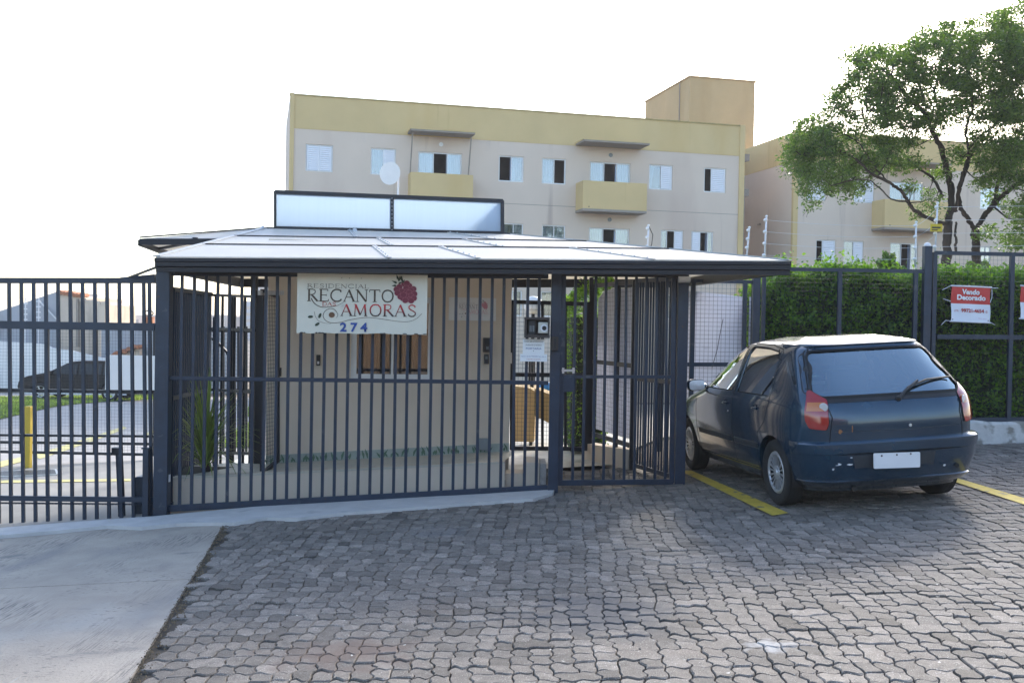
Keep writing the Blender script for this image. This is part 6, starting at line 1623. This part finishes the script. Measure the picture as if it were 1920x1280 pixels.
# cabin
def seat(x, y, w_, h=.60):
    m_ = MB(); m_.prism([(x - w_ / 2, y - .24, .50), (x - w_ / 2, y + .24, .56), (x - w_ / 2, y + .24, .42), (x - w_ / 2, y - .24, .38)], (w_, 0, 0)); m_.prism([(x - w_ / 2 + .02, y - .22, .50), (x - w_ / 2 + .02, y - .34, .50 + h), (x - w_ / 2 + .02, y - .42, .50 + h), (x - w_ / 2 + .02, y - .36, .45)], (w_ - .04, 0, 0))
    if h > .55: m_.box((x - .12, y - .42, .50 + h + .03), (x + .12, y - .35, .50 + h + .19))
    o = cb(m_, 'seat', 'seat', False); bevel(o, .03, 3)
seat(-.34, .12, .46); seat(.34, .12, .46); seat(0, -.68, 1.16, .45)
mb = MB(); mb.prism([(-.66, .55, .80), (-.66, .62, .90), (-.66, .95, .92), (-.66, .95, .55), (-.66, .60, .55)], (1.32, 0, 0)); cb(mb, 'dashboard', 'black', False)
mb = MB(); mb.box((-.56, -1.55, .90), (.56, -1.02, .915)); cb(mb, 'parcel_shelf', 'seat', False)
mb = MB(); mb.tube([V((-.34 + .17 * cos(t * pi / 10), .42 + .05 * sin(t * pi / 10), .88 + .16 * sin(t * pi / 10))) for t in range(21)], .013, 6); cb(mb, 'steering_wheel', 'black')
# front lights and grille (seen only from the side)
for sx in (-1, 1):
    mb = MB(); patch(mb, [(1.28, .62), (1.44, .62), (1.44, .74), (1.30, .74)], lambda a, z: csurf(sx * a * 2.1, z, .004), .05); cb(mb, 'headlight', 'clear_lens')
mb = MB(); patch(mb, [(-.35, .52), (.35, .52), (.35, .64), (-.35, .64)], lambda x, z: front_pt(x, z, .004), .05); cb(mb, 'grille', 'black')
mb = MB(); mb.tube([V((.12, -.2, 1.44)), V((.12, -.55, 1.62))], .004, 5)
# place it: yawed and tipped with the slope
yaw = V((-.145, .989, 0)).normalized(); nrm = V((-.065, 0, 1)).normalized(); yv = (yaw - nrm * yaw.dot(nrm)).normalized(); xv = yv.cross(nrm)
Rm = Matrix((xv, yv, nrm)).transposed()
base = V((2.94, 10.10, 0)); base.z = gz(base.x, base.y) + .004
car.matrix_world = Matrix.Translation(base) @ Rm.to_4x4()

# ---------------- dark estate car far inside the yard
YC_ = 42.5
fc = thing('parked_car', (0, 0, 0), 'dark brown estate car parked side on before the white yard wall, nose to the left', 'car')
far_me = []
S_ = 1.0
def far_part(mbx, name, m, smooth=True): return mbx.build(name, M[m], fc, smooth, 40, True)
M['darkbrown'] = mat('dark_car_paint', (.009, .007, .007), .5, 0, spec=.25)
prof2 = [(-2.2, .35), (-2.24, .55), (-2.23, .80), (-2.19, 1.0), (-2.05, 1.28), (-1.92, 1.42), (-1.7, 1.46), (-.9, 1.485), (-.2, 1.48), (.15, 1.45), (.42, 1.36), (.75, 1.19), (1.05, 1.03), (1.35, .98), (1.75, .90), (2.0, .81), (2.13, .68), (2.17, .50), (2.14, .30), (2.0, .25), (1.66, .25), (1.62, .45), (1.50, .60), (1.30, .66), (1.10, .60), (.98, .45), (.94, .25), (-.92, .25), (-.96, .45), (-1.08, .60), (-1.28, .66), (-1.48, .60), (-1.60, .45), (-1.64, .25), (-2.1, .25)]
mb = MB(); secs = [(-.86, .0), (-.84, .03), (.84, .03), (.86, .0)]
def sec(x, tight): return [(x * (1 - .16 * max(0, (z - .95)) / .5), y, z) for y, z in prof2]
A_, B_ = sec(-.86, 0), sec(.86, 0); n = len(prof2)
mb.add(A_ + B_, [tuple(range(n)), tuple(range(2 * n - 1, n - 1, -1))] + [(i, n + i, n + (i + 1) % n, (i + 1) % n) for i in range(n)])
o = far_part(mb, 'body', 'darkbrown', False); bevel(o, .045, 2)
for sx in (-1, 1):
    for poly in ([(1.0, .98), (.42, 1.32), (-.05, 1.37), (-.05, .98)], [(-.12, .98), (-.12, 1.37), (-.95, 1.37), (-.95, .98)], [(-1.02, .98), (-1.02, 1.36), (-1.75, 1.34), (-2.0, 1.0)]):
        mb = MB(); mb.poly([(sx * (.86 * (1 - .16 * max(0, z - .95) / .5) + .006), y, z) for y, z in poly]); far_part(mb, 'side_window', 'black', False)
    mb = MB(); mb.beam((sx * .62, -1.7, 1.52), (sx * .62, .1, 1.52), .03, .03)
    for y in (-1.6, 0): mb.beam((sx * .62, y, 1.44), (sx * .62, y, 1.52), .03, .03)
    far_part(mb, 'roof_rail', 'galv', False)
    mb = MB(); mb.box((sx * .80, -1.9, .24), (sx * .865, 1.9, .29)); far_part(mb, 'sill_strip', 'galv', False)
    for y in (-1.28, 1.30):
        wh = MB(); wh.lathe([(.20, -.10), (.30, -.11), (.325, -.06), (.325, .06), (.30, .11), (.2, .10)], (0, 0, 0), (1, 0, 0), 24); w_ = link_mesh('wheel', wh.mesh('tyre', M['rubber'], smooth=True), fc, (sx * .78, y, .325))
        hb = MB(); hb.lathe([(0, .105 * sx), (.06, .11 * sx)], (0, 0, 0), (1, 0, 0), 16)
        for k in range(5): a = 2 * pi * k / 5; hb.beam((sx * .10, 0, 0), (sx * .10, .2 * cos(a), .2 * sin(a)), .05, .02, (1, 0, 0))
        hb.lathe([(.19, sx * .10), (.215, sx * .11), (.215, sx * .05)], (0, 0, 0), (1, 0, 0), 20); link_mesh('rim', hb.mesh('rim', M['hubcap']), w_)
mb = MB(); mb.box((.86, .86, .98), (1.02, .98, 1.10)); mb.box((-1.02, .86, .98), (-.86, .98, 1.10)); far_part(mb, 'wing_mirror', 'darkbrown', False)
fp = G(159, 748); fc.location = (fp.x, fp.y, fp.z); fc.rotation_euler = (0, 0, radians(90)); 
YY = fp.y
sc_ = 1.0
# ================================================================ vegetation
import numpy as np
def leaves(name, centres, sizes, m, rs, parent=None, aspect=.5, updir=.4, kind='stuff', off=None, fold=True):
    """centres Nx3, sizes N: pointed leaf of two folded triangles pairs"""
    n = len(centres); c = np.array(centres); s = np.array(sizes)[:, None]
    g = np.random.default_rng(rs); nrm = g.normal(size=(n, 3)); nrm[:, 2] = np.abs(nrm[:, 2]) + updir; nrm /= np.linalg.norm(nrm, axis=1)[:, None]
    t = np.cross(nrm, g.normal(size=(n, 3))); t /= np.linalg.norm(t, axis=1)[:, None]; b = np.cross(nrm, t)
    off = V((0, 0, 0)) if parent is None else wloc(parent); c = c - np.array(off)
    v = np.stack([c - t * s * .5, c + b * s * aspect * .5 + nrm * s * .08, c + t * s * .5, c - b * s * aspect * .5 + nrm * s * .08], 1).reshape(-1, 3)
    me = bpy.data.meshes.new(name); me.vertices.add(4 * n); me.vertices.foreach_set('co', v.ravel())
    i = np.arange(n)[:, None] * 4; idx = (i + np.array([0, 1, 2, 0, 2, 3])).ravel()
    me.loops.add(6 * n); me.loops.foreach_set('vertex_index', idx); me.polygons.add(2 * n)
    me.polygons.foreach_set('loop_start', np.arange(2 * n) * 3); me.materials.append(m)
    me.update(calc_edges=True); ti = np.clip(g.normal(.45, .24, size=n), 0, 1)
    a = me.attributes.new('tint', 'FLOAT', 'FACE'); a.data.foreach_set('value', np.repeat(ti, 2))
    o = link_mesh(name, me, parent)
    if kind: o['kind'] = kind
    return o

# ---- hedge behind the boundary fence
g = np.random.default_rng(5)
hx0 = P(1412, 700, 12.9).x; hx1 = 11.0
def htop(x):
    return 2.44 + .10 * noise.noise(V((x * 1.3, 0, 1))) + .17 * noise.noise(V((x * 5, 2, 1))) - .32 * sstep(hx0 + .35, hx0, x) + .10 * sstep(4.5, 6, x) * 0
hd = thing('hedge', ((hx0 + hx1) / 2, 13.4, gz(6, 13.4)), 'tall clipped green hedge with bright sunlit top growing behind the boundary fence', 'hedge')
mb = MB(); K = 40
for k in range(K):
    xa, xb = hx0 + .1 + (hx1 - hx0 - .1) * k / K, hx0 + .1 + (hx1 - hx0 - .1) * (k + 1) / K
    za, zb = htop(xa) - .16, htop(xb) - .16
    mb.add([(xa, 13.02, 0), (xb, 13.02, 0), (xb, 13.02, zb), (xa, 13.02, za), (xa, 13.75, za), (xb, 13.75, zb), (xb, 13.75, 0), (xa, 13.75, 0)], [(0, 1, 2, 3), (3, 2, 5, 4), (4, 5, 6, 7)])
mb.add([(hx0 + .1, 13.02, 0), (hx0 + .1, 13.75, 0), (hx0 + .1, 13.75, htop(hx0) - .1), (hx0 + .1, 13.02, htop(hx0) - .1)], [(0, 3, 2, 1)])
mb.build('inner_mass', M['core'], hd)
N = 60000; cx_ = g.uniform(hx0 - .02, hx1, N); u = g.uniform(0, 1, N); cs_, sz = [], []
for i in range(N):
    x = cx_[i]; t = htop(x)
    if u[i] < .66:
        z = .3 + (t - .3) * (g.random() ** .85); d = .09 * noise.noise(V((x * 2.5, z * 2.5, 4))) + .10 * noise.noise(V((x * 7, z * 7, 9)))
        y = 12.91 - d + abs(g.normal(0, .045)) + .05 * sstep(t - .3, t, z)
    else:
        y = g.uniform(12.9, 13.85); z = t + g.normal(-.04, .045) + .05 * noise.noise(V((x * 6, y * 6, 2))) - .12 * sstep(.25, 0, y - 12.9) * .5
        if g.random() < .16: z += abs(g.normal(0, .09))
    cs_.append((x, y, z)); sz.append(g.uniform(.038, .075))
for i in range(1600):
    z = g.uniform(.3, htop(hx0) - .05); y = g.uniform(12.9, 13.8); cs_.append((hx0 + g.normal(0, .06), y, z)); sz.append(g.uniform(.03, .06))
leaves('foliage', cs_, sz, M['hleaf'], 1, hd, .55, .1)
# sprigs on top
mb = MB()
for k in range(60):
    x = g.uniform(hx0, hx1); y = g.uniform(12.95, 13.7); z = htop(x) - .12; mb.tube([(x, y, z), (x + g.normal(0, .03), y, z + g.uniform(.12, .22))], .003, 4)
mb.build('twigs', M['bark'], hd)
# dried climber in the hedge by the tall post
# ---- hedge seen through the entrance gate
h2 = thing('garden_hedge', (.75, 14.5, 0), 'small bright green hedge beyond the entrance gate left of the ragged white board', 'hedge')
xa, xb = P(1056, 700, 13.6).x, P(1112, 700, 13.6).x
cs_, sz = [], []
for i in range(9000):
    x = g.uniform(xa, xb + .25); y = g.uniform(13.4, 15.6); tp = 1.98 + .12 * noise.noise(V((x * 3, y * 3, 0))) + .35 * sstep(xa, xb + .1, x)
    z = g.uniform(.05, tp) if g.random() < .65 else tp + g.normal(-.03, .05); cs_.append((x + .08 * noise.noise(V((z * 3, y * 3, 5))), y, z)); sz.append(g.uniform(.04, .07))
leaves('foliage', cs_, sz, M['hleaf'], 3, h2, .55, .3)
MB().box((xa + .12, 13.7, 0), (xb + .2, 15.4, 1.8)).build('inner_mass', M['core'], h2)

# ---- spiky plant in the planter
pp = P(385, 893, 10.55)
sp = thing('spiky_plant', pp, 'spiky strap leaved plant arching in the planter soil by the left side fence', 'plant')
mb = MB(); ts = []; r = random.Random(9)
for k in range(210):
    an = r.uniform(0, 2 * pi); el = r.uniform(.35, 1.5) if k % 3 else r.uniform(1.1, 1.55); Lf = r.uniform(.42, .74); h0 = r.uniform(.05, .45)
    p = pp + V((.02 * cos(an), .02 * sin(an), h0)); d = V((cos(an) * cos(el), sin(an) * cos(el), sin(el))); wd = r.uniform(.006, .010); pts = []
    droop = r.uniform(.16, .34) * (1.2 - sin(el) * .6)
    for j in range(7): pts.append(p.copy()); p = p + d * (Lf / 6); d = (d + V((0, 0, -droop))).normalized()
    s_ = V((-sin(an), cos(an), 0)); vs = []
    for j, q in enumerate(pts): w_ = wd * (1 - (j / 6) ** 2.2) + .001; vs += [q - s_ * w_, q + s_ * w_]
    mb.add(vs, [(2 * j, 2 * j + 1, 2 * j + 3, 2 * j + 2) for j in range(6)]); ts += [min(1, max(0, r.gauss(.45, .25)))] * 6
o = mb.build('strap_leaf', M['dryleaf'], sp); set_tint(o.data, ts); o['kind'] = 'stuff'
MB().tube([pp, pp + V((.01, 0, .3)), pp + V((0, 0, .52))], [.045, .035, .03], 8).build('stem', M['bark'], sp, smooth=True)

# ---- spreading tree
YT = 23.0
def tp_(x, y, dy=0): return P(x, y, YT + dy)
def crop7(cx, cy_, dy=0): return tp_(1380 + .4843 * cx, .4843 * cy_, dy)
tree = thing('spreading_tree', V((tp_(1838, 470).x, YT, gz(9, YT))), 'large spreading tree with dark forking limbs and airy green crown before the second block', 'tree')
limbs = []   # (points, r0, r1)
def limb(pts, r0, r1, jit=.05):
    q = curve3([crop7(*p) for p in pts]); limbs.append((q, r0, r1)); return q
def curve3(P_, n=7):
    out = []
    for i in range(len(P_) - 1):
        p0, p1, p2, p3 = P_[max(0, i - 1)], P_[i], P_[i + 1], P_[min(len(P_) - 1, i + 2)]
        for k in range(n):
            t = k / n; out.append(.5 * ((2 * p1) + (p2 - p0) * t + (2 * p0 - 5 * p1 + 4 * p2 - p3) * t * t + (3 * p1 - p0 - 3 * p2 + p3) * t ** 3))
    out.append(P_[-1]); return out
limb([(812, 1180, 0), (815, 1040, 0), (818, 940, 0), (822, 860, 0)], .27, .22)
limb([(822, 870, 0), (835, 760, .1), (818, 660, .2), (795, 580, .1), (762, 510, -.1), (738, 450, -.3), (690, 400, -.5), (640, 350, -.6), (600, 300, -.7)], .20, .04)
limb([(822, 870, 0), (760, 850, -.2), (700, 820, -.4), (665, 780, -.5), (640, 740, -.7), (590, 705, -.9), (530, 675, -1.1), (470, 620, -1.2), (400, 585, -1.3), (320, 580, -1.4), (250, 600, -1.5)], .12, .022)
limb([(590, 705, -.9), (540, 650, -.6), (480, 560, -.4), (420, 520, -.3), (350, 500, -.2)], .05, .015)
limb([(665, 780, -.5), (600, 770, -.9), (520, 700, -1.4), (440, 700, -1.6), (370, 720, -1.8)], .045, .012)
limb([(800, 760, .1), (760, 690, .5), (700, 650, .8), (640, 590, 1.1), (560, 540, 1.4), (500, 480, 1.5)], .09, .02)
limb([(850, 820, 0), (870, 700, -.3), (890, 640, -.4), (900, 580, -.4), (890, 500, -.3), (915, 420, -.1), (905, 330, 0), (880, 230, .1)], .10, .025)
limb([(900, 580, -.4), (940, 530, -.7), (1000, 480, -.9), (1030, 400, -1.0), (1060, 300, -.8)], .055, .018)
limb([(762, 510, -.1), (780, 430, .4), (770, 350, .6), (800, 250, .8), (830, 170, .9)], .07, .02)
limb([(738, 450, -.3), (720, 370, -.8), (690, 280, -1.0), (680, 200, -1.1)], .06, .018)
limb([(640, 350, -.6), (560, 320, -.8), (500, 260, -.9), (450, 230, -1.0)], .035, .012)
limb([(690, 400, -.5), (600, 420, -1.2), (520, 430, -1.6), (420, 430, -1.8)], .04, .012)
limb([(930, 1180, .6), (932, 1040, .6), (930, 940, .6), (926, 880, .6)], .26, .21)
limb([(926, 890, .6), (900, 850, .5), (868, 800, .4), (862, 740, .3), (880, 690, .5), (905, 610, .9), (930, 560, 1.1)], .13, .05)
limb([(926, 890, .6), (960, 840, .6), (1000, 790, .5), (1040, 750, .4), (1090, 715, .2), (1150, 680, 0), (1220, 620, -.2)], .15, .05)
limb([(1000, 790, .5), (1010, 720, .9), (1050, 640, 1.1), (1090, 590, 1.2), (1130, 500, 1.2), (1150, 380, 1.1), (1140, 260, 1)], .12, .03)
limb([(905, 610, .9), (960, 570, 1.2), (990, 500, 1.5), (1060, 440, 1.7), (1100, 350, 1.8)], .05, .018)
limb([(852, 860, 0), (850, 920, -.2), (852, 980, -.1)], .05, .04)
E = [(1605, 105, 30, 22), (1650, 135, 55, 45), (1700, 110, 42, 34), (1745, 105, 50, 50), (1800, 80, 50, 42), (1860, 70, 52, 48), (1920, 60, 55, 60), (1990, 90, 60, 70),
     (1615, 170, 42, 30), (1690, 185, 55, 38), (1765, 175, 55, 42), (1850, 165, 50, 45), (1920, 170, 60, 60), (1995, 200, 50, 80),
     (1560, 195, 26, 20), (1585, 215, 26, 16), (1650, 225, 42, 22), (1700, 225, 40, 20), (1530, 240, 40, 18), (1515, 270, 42, 26), (1575, 262, 50, 26), (1497, 300, 26, 28), (1530, 318, 36, 26), (1580, 310, 48, 28), (1630, 285, 50, 24),
     (1600, 345, 36, 16), (1520, 352, 20, 20), (1560, 345, 24, 16), (1690, 300, 38, 20), (1690, 268, 30, 14), (1740, 240, 30, 20), (1780, 215, 40, 18), (1855, 220, 40, 22), (1920, 260, 50, 45), (1790, 292, 26, 12),
     (1850, 315, 28, 22), (1898, 330, 30, 28), (1935, 370, 36, 50), (1842, 345, 20, 14), (1640, 315, 30, 14), (1700, 350, 16, 8), (1755, 365, 20, 10), (1990, 330, 50, 60),
     (1905, 110, 40, 50), (1890, 200, 40, 40), (1895, 270, 34, 34), (1840, 265, 34, 22), (1810, 130, 50, 40), (1760, 325, 26, 10), (1530, 285, 40, 30), (1668, 262, 30, 16), (1525, 385, 10, 7), (1600, 366, 14, 8), (1880, 292, 22, 16), (1745, 395, 14, 10), (1722, 402, 12, 9)]
allp = [p for q, a, b in limbs for p in q]
allr = [a + (b - a) * i / (len(q) - 1) for q, a, b in limbs for i in range(len(q))]
clumps = []; g = np.random.default_rng(12)
for ex, ey, rx, ry in E:
    for k in range(max(2, int(rx * ry / 52))):
        a = g.uniform(0, 2 * pi); r_ = sqrt(g.uniform(0, 1)) * .97
        clumps.append(tp_(ex + rx * r_ * cos(a), ey + ry * r_ * sin(a), g.uniform(-2.4, 2.4) * (.35 + .65 * min(1, (rx + ry) / 100))))
twig = MB(); cs_, sz = [], []
cand = [(p, r) for p, r in zip(allp, allr) if p.z > 2.2]
subs = []
for ci, c_ in enumerate(clumps):
    pool = cand if ci < 40 else cand + subs
    best = min(pool, key=lambda q: (q[0] - c_).length + (0.5 if q[0].z > c_.z + .3 else 0))
    p0 = best[0]; L = (c_ - p0).length
    mid = p0.lerp(c_, .5) + V((g.normal(0, .08), g.normal(0, .08), -.08 * L + g.normal(0, .06)))
    r0 = min(best[1] * .6, .010 + .012 * L); twig.tube([p0, mid, c_], [r0, r0 * .7, .005], 5, False)
    subs.append((mid, r0 * .7)); subs.append((c_, .008))
    m_ = int(g.uniform(58, 98)); R_ = g.uniform(.18, .38)
    for k in range(m_):
        d = g.normal(size=3); d /= np.linalg.norm(d); d *= R_ * g.random() ** .45; d[2] *= .62
        cs_.append((c_.x + d[0], c_.y + d[1], c_.z + d[2])); sz.append(g.uniform(.06, .115))
    for k in range(3):
        d = V(g.normal(size=3)).normalized() * R_ * .8; twig.tube([c_, c_ + d], .004, 3, False)
leaves('crown', cs_, sz, M['leaf'], 7, tree, .42, .5)
tb = MB()
limbs = [(q, a * .42, b * (.42 if b > .1 else .8)) for q, a, b in limbs]
for q, a, b in limbs[:12] + limbs[-1:]: 
    n = len(q); tb.tube([p + V((g.normal(0, .012), g.normal(0, .012), 0)) for p in q], [(a + (b - a) * (i / (n - 1)) ** .8) * (1 + .08 * g.normal()) for i in range(n)], 9)
tb.build('trunk', M['bark'], tree, smooth=True)
twig.build('branches', M['bark'], tree, smooth=True)
# the second stem at the right is a tree of its own standing close by
t2 = thing('dark_trunk_tree', V((tp_(1830, 470, .6).x, YT + .6, gz(9, YT))), 'second dark trunk forking low, close at the right of the first tree trunk, crowns merged', 'tree')
tb = MB()
for q, a, b in limbs[12:-1]:
    n = len(q); tb.tube([p + V((g.normal(0, .012), g.normal(0, .012), 0)) for p in q], [(a + (b - a) * (i / (n - 1)) ** .8) * (1 + .08 * g.normal()) for i in range(n)], 9)
tb.build('trunk', M['bark'], t2, smooth=True)
cs_, sz = [], []
for ex, ey, rx, ry, n in ((1925, 420, 40, 45, 34), (1895, 455, 26, 20, 12), (1850, 440, 14, 10, 5), (1870, 380, 14, 12, 4), (1960, 300, 40, 90, 40)):
    for k in range(n):
        a = g.uniform(0, 2 * pi); r_ = sqrt(g.random()); c_ = tp_(ex + rx * r_ * cos(a), ey + ry * r_ * sin(a), g.uniform(-.8, 1.8))
        for j in range(46):
            d = g.normal(size=3); d /= np.linalg.norm(d); d *= .28 * g.random() ** .45; cs_.append((c_.x + d[0], c_.y + d[1], c_.z + d[2] * .7)); sz.append(g.uniform(.07, .13))
leaves('crown', cs_, sz, M['leaf'], 9, t2, .42, .5)
# low shrubs under the trees, behind the hedge
for (x0, x1, y0, y1, Y, lab) in ((1640, 1690, 470, 520, 18, 'loose light green shrub behind the hedge left of the tree trunks'), (1790, 1880, 488, 530, 19, 'dark low shrub at the foot of the two tree trunks')):
    b_ = thing('shrub', P((x0 + x1) / 2, y1, Y), lab, 'shrub'); cs_, sz = [], []
    for k in range(1500):
        a = g.uniform(0, pi); r_ = sqrt(g.random()) * (.62 + .38 * abs(sin(a * 4.3 + x0))); c_ = P((x0 + x1) / 2 + (x1 - x0) / 2 * r_ * cos(a), y1 - 8 - (y1 - y0 - 8) * r_ * sin(a), Y + g.uniform(-.5, .5)); cs_.append(tuple(c_)); sz.append(g.uniform(.05, .1))
    leaves('foliage', cs_, sz, M['leaf'], 31, b_, .5, .4)
    MB().tube([P((x0 + x1) / 2, y1, Y) - V((0, 0, 1.5)), P((x0 + x1) / 2, (y0 + y1) / 2, Y)], .03, 6).build('stem', M['bark'], b_)
# ================================================================ satellite dish, fence rods, litter
sd = thing('satellite_dish', V((P(747, 366, 22).x, 22, gz(-2, 22))), 'white round antenna dish on a thin pole behind the skylight box', 'antenna')
c0 = P(731, 325, 21.9); ax = V((-.35, -.92, -.02)).normalized()
mb = MB(); R_ = .245; mb.lathe([(R_ * t / 8, .12 * (t / 8) ** 2 - .12) for t in range(9)], c0, ax, 36)
mb.build('dish', mat('dish_white', (.72, .76, .82), .35), sd, smooth=True)
MB().lathe([(0, 0), (R_ * .99, -.002), (R_, -.012)], c0 + ax * .004, ax, 36).build('radome', M['white'], sd, smooth=True, angle=30)
pl_ = P(747, 318, 22.05); MB().tube([V((pl_.x, pl_.y, gz(pl_.x, 22))), pl_ + V((0, 0, .05))], .022, 8).build('pole', M['galv'], sd)
mb = MB(); mb.beam(c0 - ax * .12, pl_ - V((0, 0, .04)), .035, .03); mb.box(pl_ + V((-.03, -.03, -.07)), pl_ + V((.03, .03, .02))); mb.build('clamp', M['grey'], sd)
def rod(px, y0, y1, Y, lab, lean=2):
    a, b = P(px, y1, Y), P(px + lean, y0, Y); t_ = thing('electric_fence_rod', a, lab, 'fence rod', 'electric fence rods')
    MB().tube([a, b], .012, 8).build('rod', M['galv'], t_, smooth=True)
    n = 4 if abs(y1 - y0) > 60 else 3
    for k in range(n):
        c_ = a.lerp(b, (k + .7) / n) ; MB().lathe([(.012, -.022), (.022, -.012), (.028, 0), (.022, .012), (.012, .022)], c_ + V((-.012, 0, 0)), (0, 0, 1), 10).build('insulator', M['white'], t_, smooth=True)
    MB().lathe([(.0, .02), (.016, .014), (.02, 0), (.012, -.01)], b, (0, 0, 1), 10).build('tip', M['white'], t_, smooth=True)
    return a, b
rods = [rod(1214, 423, 474, 14.2, 'electric fence rod with a hanging wire rising just behind the right slope of the canopy'), rod(1399, 427, 492, 13.9, 'shorter of the two close electric fence rods in front of the gap between the blocks', 6), rod(1433, 406, 494, 13.7, 'taller of the two close electric fence rods in front of the gap between the blocks', 4), rod(1716, 417, 500, 13.3, 'electric fence rod rising left of the yellow warning plate'), rod(1753, 381, 480, 13.2, 'electric fence rod that carries the yellow warning plate', 5)]
MB().tube([P(1217, 425, 14.2), P(1224, 440, 14.2), P(1222, 458, 14.2), P(1215, 474, 14.2)], .006, 6).build('hanging_wire', M['black'], bpy.data.objects['electric_fence_rod'] if False else None)
o = bpy.data.objects['hanging_wire']; tag(o, 'thin black wire drooping from the electric fence rod behind the canopy', 'wire')
wr = MB()
for k in range(4):
    t = (k + .7) / 4
    for (a0, a1), (b0, b1) in ((rods[2], rods[3]), (rods[3], rods[4])):
        p, q = a0.lerp(a1, t), b0.lerp(b1, t); pts = [p.lerp(q, s / 8) - V((0, 0, .03 * sin(pi * s / 8))) for s in range(9)]; wr.tube(pts, .0022, 4)
    p = rods[4][0].lerp(rods[4][1], t); wr.tube([p, p + V((4, -.2, .1))], .0022, 4)
tag(wr.build('fence_wires', M['galv']), 'thin bare electric wires strung between the fence rods above the hedge', 'wire')
yp = thing('warning_plate', P(1755, 435, 13.15), 'small yellow electric fence warning plate on the rod above the tall post', 'sign')
a, b = P(1744.5, 434, 13.15), P(1767, 420, 13.15); MB().box((a.x, 13.15, a.z), (b.x, 13.158, b.z)).build('plate', mat('plate_yellow', (.62, .46, .02), .5), yp)
w_, h_ = b.x - a.x, b.z - a.z; mb = MB(); mb.box((a.x + w_ * .12, 13.146, a.z + h_ * .42), (a.x + w_ * .85, 13.1495, a.z + h_ * .62)); mb.box((a.x + w_ * .12, 13.146, a.z + h_ * .16), (a.x + w_ * .6, 13.1495, a.z + h_ * .28)); mb.build('print', M['black'], yp)
# small litter and pale paint splash on the pavers
r = random.Random(6); mb = MB()
for k in range(46):
    p = G(r.uniform(330, 1900), r.uniform(960, 1275)); 
    if p.x < edge_x(p.y) + .1: continue
    s = r.uniform(.006, .016); a = r.random() * 6; z = p.z + .012
    mb.add([(p.x + s * cos(a + i * 1.57) * (1 if i % 2 else .5), p.y + s * sin(a + i * 1.57) * (1 if i % 2 else .5), z + .003 * (i % 2)) for i in range(4)], [(0, 1, 2, 3)])
tag(mb.build('litter', mat('litter_pale', (.55, .52, .46), .8, var=.3, scale=30)), kind='stuff')

# ================================================================ air
hzm = bpy.data.materials.new('haze'); hzm.use_nodes = True; n = hzm.node_tree.nodes
n.remove(n['Principled BSDF']); pv = n.new('ShaderNodeVolumePrincipled'); pv.inputs['Color'].default_value = (.95, .96, 1, 1); pv.inputs['Density'].default_value = .0006; pv.inputs['Anisotropy'].default_value = .3
hzm.node_tree.links.new(pv.outputs[0], [x for x in n if x.type == 'OUTPUT_MATERIAL'][0].inputs['Volume'])
hz = MB().box((-760, -160, -22), (760, 1300, 16.5)).build('haze', hzm); hz['kind'] = 'stuff'
